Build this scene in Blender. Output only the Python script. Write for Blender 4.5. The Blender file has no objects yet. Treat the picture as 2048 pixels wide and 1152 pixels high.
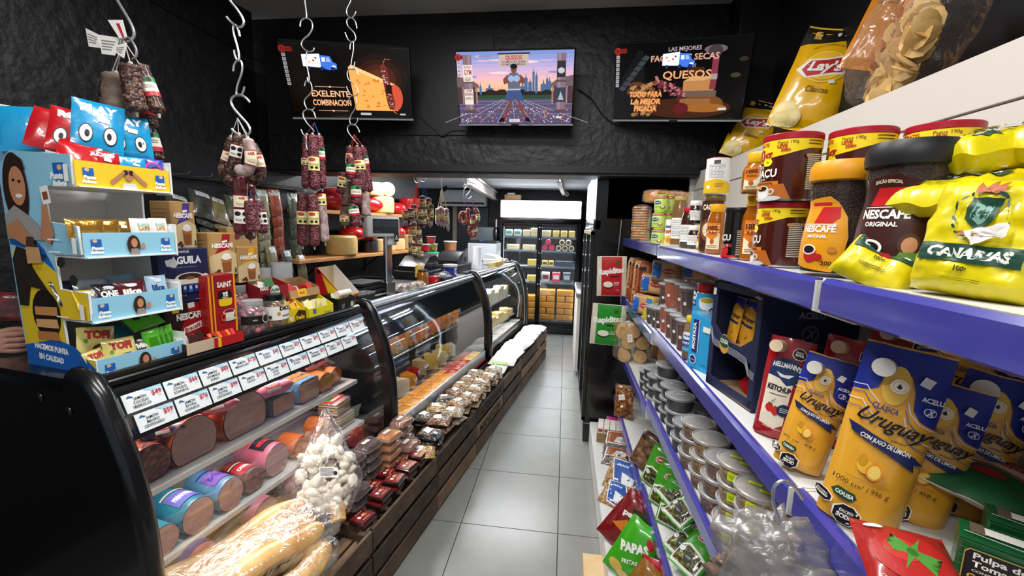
import bpy, bmesh, math, random
from mathutils import Vector, Matrix, Euler, noise
random.seed(11)
SC = bpy.context.scene
COL = SC.collection
pi = math.pi; rad = math.radians
U = random.uniform

# ---------------- camera ----------------
F, YAW, PITCH, ROLL, EYE = 853.69, -.1206, .1444, .0266, 1.70
_fw = Vector((math.sin(YAW)*math.cos(PITCH), math.cos(YAW)*math.cos(PITCH), -math.sin(PITCH)))
_rt = Vector((math.cos(YAW), -math.sin(YAW), 0)); _up = _rt.cross(_fw)
_r = _rt*math.cos(ROLL)+_up*math.sin(ROLL); _u = -_rt*math.sin(ROLL)+_up*math.cos(ROLL)
cam = bpy.data.cameras.new('camera'); cam.sensor_width = 36; cam.lens = F/2048*36; cam.clip_start = .02
co = bpy.data.objects.new('camera', cam); COL.objects.link(co)
co.matrix_world = Matrix(((_r.x,_u.x,-_fw.x,0),(_r.y,_u.y,-_fw.y,0),(_r.z,_u.z,-_fw.z,EYE),(0,0,0,1)))
SC.camera = co

# ---------------- world, lights, exposure ----------------
W = bpy.data.worlds.new('daylight'); SC.world = W; W.use_nodes = True
W.node_tree.nodes['Background'].inputs[0].default_value = (.80, .88, 1, 1)
W.node_tree.nodes['Background'].inputs[1].default_value = .35
SC.view_settings.view_transform = 'Standard'; SC.view_settings.look = 'None'
SC.view_settings.exposure = .25; SC.view_settings.gamma = 1; SC.view_settings.use_curve_mapping = False
SC.cycles.transparent_max_bounces = 20
SC.cycles.max_bounces = 8; SC.cycles.sample_clamp_indirect = 4
def area(name, loc, sx, sy, power, col=(1,.98,.95), rot=(0,0,0)):
    l = bpy.data.lights.new(name, 'AREA'); l.shape = 'RECTANGLE'; l.size = sx; l.size_y = sy; l.energy = power; l.color = col
    o = bpy.data.objects.new(name, l); o.location = loc; o.rotation_euler = rot; COL.objects.link(o); return o
area('ceiling_light', (-.45, .55, 3.08), 1.2, .16, 30)
area('ceiling_light', (-.45, 1.75, 3.08), 1.2, .16, 30)
area('ceiling_light', (-.45, -1.0, 3.08), 1.2, .16, 34)
area('back_room_light', (-.7, 5.2, 2.29), 1.4, .3, 55, (.93,.96,1))
area('back_room_light', (-1.5, 4.0, 2.29), .8, .3, 22, (.93,.96,1))

# ---------------- pixel <-> room (for surveying positions on real planes) ----------------
def _ray(u, v): return _r*((u-1024)/F)-_u*((v-576)/F)+_fw
def at(u, v, ax, val):
    d = _ray(u, v); i = 'xyz'.index(ax); t = (val-(0,0,EYE)[i])/d[i]
    return Vector((0,0,EYE))+d*t
TH = math.atan(.155)
LD = Vector((math.sin(TH), math.cos(TH), 0)); LN = Vector((math.cos(TH), -math.sin(TH), 0))
LO = Vector((-.691,2.277,0)); LO = LO-LD*LO.dot(LD)
def L(n, s, z=0): return LO+LN*n+LD*s+Vector((0,0,z))      # counter frame -> room
def atl(u, v, ax, val):                                      # returns (n,s,z)
    d = _ray(u, v); A = {'n':LN,'s':LD,'z':Vector((0,0,1))}[ax]; c = Vector((0,0,EYE))-LO
    t = (val-c.dot(A))/d.dot(A); p = c+d*t
    return p.dot(LN), p.dot(LD), p.z
LR = -TH     # rotation of the counter frame: local x -> LN, local y -> LD

# ---------------- materials ----------------
_M = {}
def srgb(c):
    if isinstance(c, str):
        c = c.lstrip('#'); c = [int(c[i:i+2],16)/255 for i in (0,2,4)]
        c = [x/12.92 if x <= .04045 else ((x+.055)/1.055)**2.4 for x in c]
    return (*c[:3], 1)
def mat(name, col='808080', r=.5, m=0, sp=.5, n=None, v=None, b=None, em=None, coat=0, tr=0, ior=1.45, al=1, sss=0):
    """n=(scale,col2,lo,hi[,col3]) noise colour, v=(scale,col2,col3) voronoi cells, b=(scale,strength) bump"""
    if name in _M: return _M[name]
    M = bpy.data.materials.new(name); M.use_nodes = True; nt = M.node_tree; P = nt.nodes['Principled BSDF']
    I = P.inputs
    I['Base Color'].default_value = srgb(col); I['Roughness'].default_value = r; I['Metallic'].default_value = m
    I['Specular IOR Level'].default_value = sp; I['Coat Weight'].default_value = coat; I['Coat Roughness'].default_value = .08
    I['Transmission Weight'].default_value = tr; I['IOR'].default_value = ior; I['Alpha'].default_value = al
    if sss: I['Subsurface Weight'].default_value = sss; I['Subsurface Scale'].default_value = .01
    if em: I['Emission Color'].default_value = srgb(em[0]); I['Emission Strength'].default_value = em[1]
    tc = None
    if n or v or b:
        tc = nt.nodes.new('ShaderNodeTexCoord')
    if n:
        N = nt.nodes.new('ShaderNodeTexNoise'); N.inputs['Scale'].default_value = n[0]; N.inputs['Detail'].default_value = 6; N.inputs['Roughness'].default_value = .65
        R = nt.nodes.new('ShaderNodeValToRGB'); e = R.color_ramp.elements
        e[0].position = n[2]; e[0].color = srgb(col); e[1].position = n[3]; e[1].color = srgb(n[1])
        if len(n) > 4: x = e.new(min(.99,n[3]+.12)); x.color = srgb(n[4])
        nt.links.new(tc.outputs['Object'], N.inputs['Vector']); nt.links.new(N.outputs['Fac'], R.inputs['Fac']); nt.links.new(R.outputs['Color'], I['Base Color'])
    if v:
        N = nt.nodes.new('ShaderNodeTexVoronoi'); N.inputs['Scale'].default_value = v[0]
        R = nt.nodes.new('ShaderNodeValToRGB'); e = R.color_ramp.elements
        e[0].position = .15; e[0].color = srgb(col); e[1].position = .62; e[1].color = srgb(v[1]); x = e.new(.9); x.color = srgb(v[2])
        sp_ = nt.nodes.new('ShaderNodeSeparateColor'); D = nt.nodes.new('ShaderNodeMix'); D.data_type = 'RGBA'; D.blend_type = 'MULTIPLY'; D.inputs['Factor'].default_value = .75
        R2 = nt.nodes.new('ShaderNodeValToRGB'); R2.color_ramp.elements[0].position = .25; R2.color_ramp.elements[0].color = (1,1,1,1); R2.color_ramp.elements[1].position = .7; R2.color_ramp.elements[1].color = (.25,.2,.17,1)
        nt.links.new(tc.outputs['Object'], N.inputs['Vector']); nt.links.new(N.outputs['Color'], sp_.inputs[0]); nt.links.new(sp_.outputs[0], R.inputs['Fac'])
        nt.links.new(N.outputs['Distance'], R2.inputs['Fac']); nt.links.new(R.outputs['Color'], D.inputs['A']); nt.links.new(R2.outputs['Color'], D.inputs['B'])
        nt.links.new(D.outputs['Result'], I['Base Color'])
        B = nt.nodes.new('ShaderNodeBump'); B.inputs['Strength'].default_value = .7; B.inputs['Distance'].default_value = -.006
        nt.links.new(N.outputs['Distance'], B.inputs['Height']); nt.links.new(B.outputs['Normal'], I['Normal'])
    if b:
        N = nt.nodes.new('ShaderNodeTexNoise'); N.inputs['Scale'].default_value = b[0]; N.inputs['Detail'].default_value = 4
        B = nt.nodes.new('ShaderNodeBump'); B.inputs['Strength'].default_value = b[1]; B.inputs['Distance'].default_value = .01
        nt.links.new(tc.outputs['Object'], N.inputs['Vector']); nt.links.new(N.outputs['Fac'], B.inputs['Height'])
        nt.links.new(B.outputs['Normal'], I['Coat Normal'] if coat and not v else I['Normal'])
        if coat: nt.links.new(B.outputs['Normal'], I['Normal'])
    _M[name] = M; return M
def film(name, tint='ffffff', op=.06, gl=.12, r=.08, b=None, diff='e8e8e8', fr=.28):
    """thin clear sheet: transparent + a little haze + fresnel gloss"""
    if name in _M: return _M[name]
    M = bpy.data.materials.new(name); M.use_nodes = True; nt = M.node_tree; nt.nodes.remove(nt.nodes['Principled BSDF'])
    out = nt.nodes['Material Output']; new = nt.nodes.new
    T = new('ShaderNodeBsdfTransparent'); T.inputs[0].default_value = srgb(tint)
    Dn = new('ShaderNodeBsdfDiffuse'); Dn.inputs[0].default_value = srgb(diff)
    G = new('ShaderNodeBsdfGlossy'); G.inputs['Roughness'].default_value = r; G.inputs[0].default_value = (1,1,1,1)
    m1 = new('ShaderNodeMixShader'); m1.inputs[0].default_value = op
    LW = new('ShaderNodeLayerWeight'); LW.inputs['Blend'].default_value = .35
    MM = new('ShaderNodeMath'); MM.operation = 'MULTIPLY_ADD'; MM.inputs[1].default_value = fr; MM.inputs[2].default_value = gl; MM.use_clamp = True
    m2 = new('ShaderNodeMixShader'); K = nt.links.new
    K(T.outputs[0], m1.inputs[1]); K(Dn.outputs[0], m1.inputs[2]); K(LW.outputs['Fresnel'], MM.inputs[0]); K(MM.outputs[0], m2.inputs[0])
    K(m1.outputs[0], m2.inputs[1]); K(G.outputs[0], m2.inputs[2]); K(m2.outputs[0], out.inputs[0])
    if b:
        tc = new('ShaderNodeTexCoord'); N = new('ShaderNodeTexNoise'); N.inputs['Scale'].default_value = b[0]; N.inputs['Detail'].default_value = 3; N.inputs['Distortion'].default_value = 1.2
        B = new('ShaderNodeBump'); B.inputs['Strength'].default_value = b[1]; B.inputs['Distance'].default_value = .02
        K(tc.outputs['Object'], N.inputs['Vector']); K(N.outputs['Fac'], B.inputs['Height'])
        K(B.outputs['Normal'], G.inputs['Normal']); K(B.outputs['Normal'], LW.inputs['Normal'])
    _M[name] = M; return M
def c_(hexcol, r=.45, coat=0):      # plain printed colour
    return mat('ink_'+hexcol+('_gloss' if coat else '')+str(int(r*100)), hexcol, r=r, coat=coat)

# ---------------- mesh collector ----------------
class MB:
    def __init__(s): s.v=[]; s.f=[]; s.mi=[]; s.mats=[]; s.X=None
    def mid(s, m):
        if isinstance(m, str): m = c_(m)
        if m not in s.mats: s.mats.append(m)
        return s.mats.index(m)
    def add(s, vs, fs, m):
        k = len(s.v); X = s.X
        s.v += [tuple(X @ Vector(p)) for p in vs] if X is not None else [tuple(p) for p in vs]
        i = s.mid(m)
        for f in fs: s.f.append(tuple(a+k for a in f)); s.mi.append(i)
        return s
    def box(s, c, d, m, rz=0, bev=0, R=None):
        hx,hy,hz = d[0]/2,d[1]/2,d[2]/2
        if bev:
            bm = bmesh.new(); bmesh.ops.create_cube(bm, size=1)
            for q in bm.verts: q.co = Vector((q.co.x*d[0], q.co.y*d[1], q.co.z*d[2]))
            bmesh.ops.bevel(bm, geom=bm.edges[:], offset=min(bev, .45*min(d)), segments=1 if bev<.0075 else 3, profile=.5, affect='EDGES')
            bm.verts.index_update(); vs=[q.co.copy() for q in bm.verts]; fs=[[q.index for q in f.verts] for f in bm.faces]; bm.free()
        else:
            vs=[Vector((x*hx,y*hy,z*hz)) for z in (-1,1) for y in (-1,1) for x in (-1,1)]
            fs=[(0,2,3,1),(4,5,7,6),(0,1,5,4),(2,6,7,3),(0,4,6,2),(1,3,7,5)]
        T = Matrix.Translation(c) @ (R.to_4x4() if R is not None else Matrix.Rotation(rz,4,'Z'))
        return s.add([T@q for q in vs], fs, m)
    def prism(s, poly, h, m, axis='y', o=0, m2=None):
        """poly of 2D points extruded by h along axis, starting at o"""
        def P(a,b,t): return {'y':(a,t,b),'x':(t,a,b),'z':(a,b,t)}[axis]
        n=len(poly); vs=[P(a,b,o) for a,b in poly]+[P(a,b,o+h) for a,b in poly]
        s.add(vs, [tuple(range(n)), tuple(range(2*n-1,n-1,-1))], m2 or m)
        return s.add(vs, [(i,(i+1)%n,n+(i+1)%n,n+i) for i in range(n)], m)
    def lathe(s, prof, m, n=24, c=(0,0,0), sx=1, sy=1, caps=False):
        """prof: [(r,z) or (r,z,mat)]"""
        vs=[]; 
        for p in prof:
            for k in range(n):
                a=2*pi*k/n; vs.append((c[0]+p[0]*sx*math.cos(a), c[1]+p[0]*sy*math.sin(a), c[2]+p[1]))
        k0=len(s.v); s.add(vs, [], m)
        for i in range(len(prof)-1):
            mm = s.mid(prof[i][2] if len(prof[i])>2 else m)
            for k in range(n):
                k2=(k+1)%n; s.f.append((k0+i*n+k,k0+i*n+k2,k0+(i+1)*n+k2,k0+(i+1)*n+k)); s.mi.append(mm)
        if caps: s.f.append(tuple(k0+k for k in range(n))[::-1]); s.mi.append(s.mid(m)); s.f.append(tuple(k0+(len(prof)-1)*n+k for k in range(n))); s.mi.append(s.mid(m))
        return s
    def tube(s, pts, r, m, n=8, closed=False, caps=True):
        pts=[Vector(p) for p in pts]; N=len(pts); rr=r if callable(r) else (lambda t: r)
        vs=[]; up=None
        for i,p in enumerate(pts):
            a=pts[(i-1)%N] if (closed or i>0) else p; b=pts[(i+1)%N] if (closed or i<N-1) else p
            t=(b-a).normalized() if (b-a).length>1e-9 else Vector((0,0,1))
            if up is None:
                up=Vector((0,0,1)) if abs(t.z)<.9 else Vector((1,0,0))
            x=t.cross(up).normalized(); y=x.cross(t).normalized(); up=y
            q=rr(i/max(1,N-1))
            for k in range(n):
                an=2*pi*k/n; vs.append(p+x*(q*math.cos(an))+y*(q*math.sin(an)))
        fs=[]
        M_=N if closed else N-1
        for i in range(M_):
            j=(i+1)%N
            for k in range(n): k2=(k+1)%n; fs.append((i*n+k,i*n+k2,j*n+k2,j*n+k))
        if not closed and caps: fs+= [tuple(range(n))[::-1], tuple((N-1)*n+k for k in range(n))]
        return s.add(vs, fs, m)
    def ell(s, c, rd, m, nu=12, nv=8, R=None, jit=0, seed=0):
        vs=[]; fs=[]
        for j in range(nv+1):
            b=pi*j/nv
            for i in range(nu):
                a=2*pi*i/nu; d=Vector((math.sin(b)*math.cos(a), math.sin(b)*math.sin(a), math.cos(b)))
                q=1+(jit*noise.noise(d*1.7+Vector((seed*3.1,0,0))) if jit else 0)
                p=Vector((d.x*rd[0]*q,d.y*rd[1]*q,d.z*rd[2]*q))
                if R is not None: p=R@p
                vs.append(p+Vector(c))
        for j in range(nv):
            for i in range(nu):
                i2=(i+1)%nu; fs.append((j*nu+i,(j+1)*nu+i,(j+1)*nu+i2,j*nu+i2))
        return s.add(vs, fs, m)
    def grid(s, fn, nu, nv, m, close_u=False):
        vs=[fn(i/nu,j/nv) for j in range(nv+1) for i in range(nu+1)]; w=nu+1
        mm = m if callable(m) and not isinstance(m, bpy.types.Material) else None
        if mm is None: return s.add(vs, [(j*w+i,j*w+i+1,(j+1)*w+i+1,(j+1)*w+i) for j in range(nv) for i in range(nu)], m)
        k0=len(s.v); s.add(vs,[],mm(0,0))
        for j in range(nv):
            for i in range(nu):
                s.f.append((k0+j*w+i,k0+j*w+i+1,k0+(j+1)*w+i+1,k0+(j+1)*w+i)); s.mi.append(s.mid(mm((i+.5)/nu,(j+.5)/nv)))
        return s
    def mesh(s, name, ang=35):
        me=bpy.data.meshes.new(name); me.from_pydata(s.v,[],s.f)
        for m in s.mats: me.materials.append(m)
        me.polygons.foreach_set('material_index', s.mi)
        me.polygons.foreach_set('use_smooth', [True]*len(s.f)); me.update()
        if ang<180: me.set_sharp_from_angle(angle=rad(ang))
        return me
    def build(s, name, parent=None, ang=35, kind=None):
        o=bpy.data.objects.new(name, s.mesh(name,ang)); COL.objects.link(o); o.parent=parent
        if kind: o['kind']=kind
        return o
def link(name, me, parent, loc=(0,0,0), rot=(0,0,0)):
    o=bpy.data.objects.new(name, me); COL.objects.link(o); o.parent=parent; o.location=loc; o.rotation_euler=rot; return o
def tag(o, label, cat, group=None, kind=None):
    o['label']=label; o['category']=cat
    if group: o['group']=group
    if kind: o['kind']=kind
    return o
def thing(name, label, cat, loc=(0,0,0), rz=0, group=None, rot=None):
    o=bpy.data.objects.new(name, None); COL.objects.link(o); o.empty_display_size=.05
    o.location=loc; o.rotation_euler=rot or (0,0,rz); return tag(o,label,cat,group)
def struct(name, mb, parent=None, ang=35):
    o=mb.build(name,parent,ang); 
    if parent is None: o['kind']='structure'
    return o
def dup(root, loc=None, rz=None, label=None, group=None, rot=None, sc=None):
    kids={}
    for o in root.children_recursive: kids.setdefault(o.parent,[]).append(o)
    def cp(o,par):
        c=o.copy(); COL.objects.link(c); c.parent=par
        for k in kids.get(o,[]): cp(k,c)
        return c
    c=cp(root,root.parent)
    if loc is not None: c.location=loc
    if rot is not None: c.rotation_euler=rot
    elif rz is not None: c.rotation_euler=(0,0,rz)
    if sc: c.scale=(sc,sc,sc) if not isinstance(sc,tuple) else sc
    if label: c['label']=label
    if group: c['group']=group
    return c

# ---------------- flat print (labels, lettering) ----------------
_tc={}
def textmesh(s, bold=0):
    k=(s,bold)
    if k not in _tc:
        cu=bpy.data.curves.new('t','FONT'); cu.body=s; cu.size=1; cu.resolution_u=2; cu.offset=bold; cu.align_x='CENTER'
        o=bpy.data.objects.new('t',cu); me=bpy.data.meshes.new_from_object(o)
        _tc[k]=([(q.co.x,q.co.y) for q in me.vertices],[tuple(p.vertices) for p in me.polygons])
        bpy.data.objects.remove(o); bpy.data.curves.remove(cu); bpy.data.meshes.remove(me)
    return _tc[k]
class Print:
    def __init__(s): s.L=[]; s.z=0
    def poly(s, pts, m, z=None):
        s.z+=1; s.L.append((list(pts),[tuple(range(len(pts)))],m,s.z)); return s
    def rect(s,x,y,w,h,m,rot=0):
        c,q=math.cos(rot),math.sin(rot)
        return s.poly([(x+a*w/2*c-b*h/2*q, y+a*w/2*q+b*h/2*c) for a,b in ((-1,-1),(1,-1),(1,1),(-1,1))],m)
    def ell(s,x,y,rx,ry,m,n=20,rot=0,a0=0,a1=2*pi):
        c,q=math.cos(rot),math.sin(rot); full=a1-a0>6.2; N=n if full else n+1
        P=[(rx*math.cos(a0+(a1-a0)*i/n),ry*math.sin(a0+(a1-a0)*i/n)) for i in range(N)]
        return s.poly([(x+a*c-b*q,y+a*q+b*c) for a,b in P],m)
    def line(s,pts,w,m):
        vs=[];fs=[]
        for i,(x,y) in enumerate(pts):
            a=pts[max(0,i-1)]; b=pts[min(len(pts)-1,i+1)]; dx,dy=b[0]-a[0],b[1]-a[1]; l=math.hypot(dx,dy) or 1
            vs+=[(x-dy/l*w/2,y+dx/l*w/2),(x+dy/l*w/2,y-dx/l*w/2)]
        fs=[(2*i,2*i+1,2*i+3,2*i+2) for i in range(len(pts)-1)]
        s.z+=1; s.L.append((vs,fs,m,s.z)); return s
    def text(s,t,x,y,h,m,bold=.0,rot=0,wd=None,shear=0,al='c',arc=0,sx=1):
        """h = capital height; wd = total width to fit"""
        V,Fc=textmesh(t,bold)
        if not V: return s
        x0=min(a for a,b in V); x1=max(a for a,b in V); k=h/.70; kx=k*sx
        if wd: kx=wd/(x1-x0)
        cx={'c':(x0+x1)/2,'l':x0,'r':x1}[al]; c,q=math.cos(rot),math.sin(rot); P=[]
        for a,b in V:
            X=(a-cx)*kx+shear*b*k; Y=b*k
            if arc: Y+=arc*(1-(2*X/((x1-x0)*kx))**2)
            P.append((x+X*c-Y*q,y+X*q+Y*c))
        s.z+=1; s.L.append((P,Fc,m,s.z)); return s
    def lines(s,x,y,w,h,n,m,t=.35,seed=0):
        """n rows of small unreadable print"""
        R=random.Random(seed)
        vs=[];fs=[]
        for i in range(n):
            yy=y+h/2-(i+.5)*h/n; ww=w*R.uniform(.7,1); k=len(vs); tt=h/n*t
            vs+=[(x-w/2,yy-tt/2),(x-w/2+ww,yy-tt/2),(x-w/2+ww,yy+tt/2),(x-w/2,yy+tt/2)]; fs.append((k,k+1,k+2,k+3))
        s.z+=1; s.L.append((vs,fs,m,s.z)); return s
    def apply(s, name, parent, surf, maxlen=None, off=.0004, step=.00025):
        mb=MB()
        for V,Fc,m,z in s.L:
            if maxlen:
                bm=bmesh.new(); bv=[bm.verts.new((a,b,0)) for a,b in V]
                for f in Fc:
                    try: bm.faces.new([bv[i] for i in f])
                    except ValueError: pass
                bmesh.ops.triangulate(bm, faces=bm.faces[:])
                for _ in range(7):
                    E=[e for e in bm.edges if e.calc_length()>maxlen]
                    if not E: break
                    bmesh.ops.subdivide_edges(bm, edges=E, cuts=1); 
                    bmesh.ops.triangulate(bm, faces=[f for f in bm.faces if len(f.verts)>3])
                bm.verts.index_update(); V=[(q.co.x,q.co.y) for q in bm.verts]; Fc=[tuple(q.index for q in f.verts) for f in bm.faces]; bm.free()
            mb.add([surf(a,b,off+step*z) for a,b in V], Fc, m)
        # several mats
        return mb.build(name,parent,ang=180)
def flat(o=(0,0,0), ux=(1,0,0), uy=(0,0,1)):
    o=Vector(o);ux=Vector(ux).normalized();uy=Vector(uy).normalized();n=ux.cross(uy)
    return lambda a,b,t: o+ux*a+uy*b+n*t
def cyl(rf, a0=0):      # wraps round a can; x measured along the front, y is height
    rr=rf if callable(rf) else (lambda z: rf)
    return lambda a,b,t: Vector(((rr(b)+t)*math.sin(a/rr(b)+a0), -(rr(b)+t)*math.cos(a/rr(b)+a0), b))
def sheet(fn, w, h):    # fn(u,v)->Vector front surface, x in [-w/2,w/2], y in [0,h]
    def S(a,b,t):
        u=min(1,max(0,a/w+.5)); v=min(1,max(0,b/h)); p=fn(u,v); e=.01
        du=fn(min(1,u+e),v)-fn(max(0,u-e),v); dv=fn(u,min(1,v+e))-fn(u,max(0,v-e)); n=du.cross(dv)
        n=n.normalized() if n.length>1e-12 else Vector((0,-1,0))
        return p+n*t
    return S
def bilinear(g, nu, nv):
    def fn(u,v):
        x=u*nu; y=v*nv; i=min(nu-1,int(x)); j=min(nv-1,int(y)); a=x-i; b=y-j
        return (g[j][i]*(1-a)+g[j][i+1]*a)*(1-b)+(g[j+1][i]*(1-a)+g[j+1][i+1]*a)*b
    return fn
def bag(parent, w, h, d, m, seed=0, style='pillow', wr=.5, seal=.04, name='pouch', nu=18, nv=26, mback=None, lean=0, pinch=.08, ret=False, zig=True):
    """crinkled bag, base centre at origin, front towards -Y; returns surface of its front"""
    def prof(u,v):
        e=max(0,1-abs(2*u-1)**2.6)**.6
        if style=='pillow': t=max(0,1-abs(2*v-1)**2.4)**.6 if seal<v<1-seal else 0; 
        elif style=='stand': t=(1-max(0,(v-.12)/.88)**1.9)*(1 if v>.05 else .75+5*v) if v<1-seal else 0
        elif style=='brick': t=max(0,1-abs(2*v-1)**7)**.5; e=max(0,1-abs(2*u-1)**7)**.5
        return e*t
    def pos(u,v,sg):
        t=prof(u,v); q=Vector((u*5+seed*7.3,v*6+seed*3.7,sg*2.1+seed))
        wz=noise.noise(q)*.11+noise.noise(q*2.3)*.07+abs(noise.noise(q*1.4+Vector((9,9,9))))*-.10
        edge=min(v,1-v)
        wz+=math.sin(u*38+6*noise.noise(Vector((u*3,seed,0))))*.05*math.exp(-edge*9)
        y=sg*(d/2*t+ d*wr*wz*(.25+.75*min(1,t*1.5))) 
        vp=t if style!='stand' else t*.7
        x=(u-.5)*w*(1-pinch*vp)+noise.noise(Vector((v*4,seed*2.2,sg*0.1)))*.012*w
        z=v*h+noise.noise(Vector((u*4,seed*5.1,3)))*.008*h
        if zig and (v==0 or v==1) : z+=.0
        if t==0: y=d*.25*wr*noise.noise(Vector((u*3+seed,v*2,0)))
        y+=lean*v*v
        return Vector((x,y,z))
    mb=MB(); G=[]
    for sg in (-1,1):
        g=[[pos(i/nu,j/nv,sg) for i in range(nu+1)] for j in range(nv+1)]; G.append(g)
    for j in range(nv+1):
        for i in (0,nu):
            mid=(G[0][j][i]+G[1][j][i])/2; G[0][j][i]=mid; G[1][j][i]=mid
        if style!='stand' or j==nv:
            if j in (0,nv):
                for i in range(nu+1): mid=(G[0][j][i]+G[1][j][i])/2; G[0][j][i]=mid; G[1][j][i]=mid
    w1=nu+1
    for k,g in enumerate(G):
        vs=[g[j][i] for j in range(nv+1) for i in range(nu+1)]
        fs=[(j*w1+i,j*w1+i+1,(j+1)*w1+i+1,(j+1)*w1+i) for j in range(nv) for i in range(nu)]
        if k: fs=[f[::-1] for f in fs]
        mb.add(vs,fs,m if k==0 else (mback or m))
    if style=='stand':
        vs=[G[0][0][i] for i in range(nu+1)]+[G[1][0][i] for i in range(nu+1)]
        mb.add(vs,[(i,nu+1+i,nu+2+i,i+1) for i in range(nu)],m)
    S=sheet(bilinear(G[0],nu,nv),w,h); Sb=sheet(bilinear(G[1],nu,nv),w,h)
    o=mb.build(name,parent,ang=60)
    return (S,Sb) if ret else S
# ---------------- common materials ----------------
BLACKWALL=mat('black_rough_paint','0e0f11',r=.5,b=(16,1.0),n=(9,'181a1d',.35,.75))
BLACKSMOOTH=mat('black_smooth_paint','0d0e10',r=.45,b=(7,.12))
CEIL=mat('grey_ceiling_paint','b0aeab',r=.9,b=(12,.15),n=(3,'bcbab7',.3,.7))
BLK=mat('black_plastic','0a0b0d',r=.28,coat=.3); BLKM=mat('black_matte','101113',r=.6)
WHT=mat('white_laminate','d8d3cb',r=.4); WHM=mat('white_steel','d9dad8',r=.35,n=(4,'cfcfcc',.3,.7))
STEEL=mat('brushed_steel','b9bbbd',r=.28,m=1,b=(60,.03)); CHROME=mat('chrome','d8d8d8',r=.12,m=1); HOOK=mat('galvanised_wire','c9cbcd',r=.3,m=.9)
ALU=mat('satin_aluminium','b7bbc0',r=.35,m=.6)
VIOLET=mat('violet_blue_price_strip','3a3a94',r=.22,coat=.6,n=(2.5,'44449f',.3,.8))
FLOORT=[mat('grey_porcelain_tile_%s'%k,a,r=.26,sp=.5,n=(5,b_,.3,.75),b=(22,.02)) for k,a,b_ in (('a','7b7c77','868782'),('b','757672','80817c'),('c','80817c','8b8c87'))]
GROUT=mat('tile_grout','3a3a38',r=.9)
WOOD=mat('weathered_crate_wood','43342a',r=.75,n=(9,'75604d',.28,.78),b=(40,.2)); WOOD2=mat('pale_crate_wood','6b5340',r=.75,n=(9,'957a5e',.3,.75),b=(40,.2)); WOOD3=mat('dark_crate_wood','352a23',r=.8,n=(12,'5f4d40',.3,.8),b=(40,.2))
PINE=mat('varnished_pine_plank','a86f38',r=.4,n=(7,'c98f50',.3,.75))
PINEL=mat('light_pine','c9a877',r=.5,n=(11,'dcc091',.3,.7))
GLASS=film('clear_glass','f4f8fa',op=.01,gl=.03,r=.02); CASEGLASS=film('curved_case_glass','f2f7f9',op=.008,gl=.022,r=.03,fr=.16)
ACRYL=film('clear_plastic','ffffff',op=.07,gl=.04,r=.12,fr=.22); WRAP=film('crinkled_wrap','ffffff',op=.05,gl=.06,r=.16,b=(22,.7)); LID=film('frosted_lid','f2f4f5',op=.38,gl=.05,r=.3,diff='d9dcde',fr=.15)
PAPER='f1efe9'

# ---------------- floor ----------------
T0=.5533; tx0=-.9464*T0; ty0=3.9595*T0
fl=MB(); fl.box((-.4,2.6,-.02),(5.2,11.4,.03),GROUT); FL=struct('floor',fl)
tl={}
for i in range(-3,4):
    for j in range(-9,11):
        cx=tx0+(i+.5)*T0; cy=ty0+(j+.5)*T0
        if cx>1.1 or cy<-.8 or cy>7.7: continue
        k=(i*5+j*3)%3
        if k not in tl:
            q=MB(); q.box((0,0,-.006),(T0-.005,T0-.005,.012),FLOORT[k]); tl[k]=q.mesh('floor_tile')
        link('floor_tile',tl[k],FL,(cx,cy,0),(0,0,pi/2*((i+j)%4)))
# ---------------- walls ----------------
def wall(name, pts, z0, z1, m, t=.1):
    q=MB(); a,b=[Vector((p[0],p[1],0)) for p in pts]; d=(b-a).normalized(); n=Vector((-d.y,d.x,0))
    q.add([a,b,b+n*t,a+n*t]+[Vector((p.x,p.y,z1)) for p in (a,b,b+n*t,a+n*t)],[(0,1,5,4),(1,2,6,5),(2,3,7,6),(3,0,4,7),(4,5,6,7),(0,3,2,1)],m)
    for i in range(4): q.v[i]=(q.v[i][0],q.v[i][1],z0)
    return struct(name,q)
HY=3.1
wall('wall_left',(L(-1.67,-2.2),L(-1.67,2.62)),0,3.2,BLACKWALL)
wall('wall_left_back',(L(-1.67,2.5),L(-1.67,5.0)),0,2.75,BLACKSMOOTH)
wall('wall_right',((1.3,HY),(1.3,-1.6)),0,3.2,BLACKSMOOTH,t=-.1)
wall('wall_right_back',((1.3,7.4),(1.3,HY)),0,2.75,BLACKSMOOTH,t=-.1)
wall('wall_back',((-3.2,7.35),(1.4,7.35)),0,2.75,BLACKWALL)
wall('wall_back_left',(L(-1.67,4.95),L(-2.5,5.0)),0,2.75,BLACKSMOOTH)
q=MB(); q.box((-.72,HY+.13,2.62),(4.1,.26,1.12),BLACKWALL); struct('wall_header',q)
q=MB(); q.box((-.72,HY-.006,2.1),(3.5,.02,.045),BLACKSMOOTH); struct('trim_1',q)
q=MB(); q.box((-1.4,HY-.004,2.68),(1.7,.014,.7),BLACKSMOOTH); struct('trim_2',q)
q=MB(); q.box((-.65,.7,3.18),(5.2,5.0,.08),CEIL); struct('ceiling',q)
q=MB(); q.box((-1.0,5.3,2.34),(5.0,4.1,.06),mat('white_ceiling','d9dce2',r=.8)); struct('ceiling_back',q)
# black panel edges on the right wall, conduit line and cables on the left
q=MB(); q.box((1.14,HY-.11,1.6),(.32,.20,3.2),BLACKSMOOTH,bev=.004); struct('trim_3',q)
q=MB(); q.box((1.27,1.45,2.6),(.06,.5,1.1),BLACKWALL,bev=.004); struct('trim_5',q)
q=MB(); a=Vector(L(-1.66,1.2,2.97)); b=Vector(L(-1.66,2.7,2.83)); q.tube([a,b],.006,BLKM,6); struct('trim_4',q)
for (y0,x0,z0,x1,z1,tilt) in ((4.6,-1.9,2.66,.0,2.66,0),):
    pass
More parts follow.
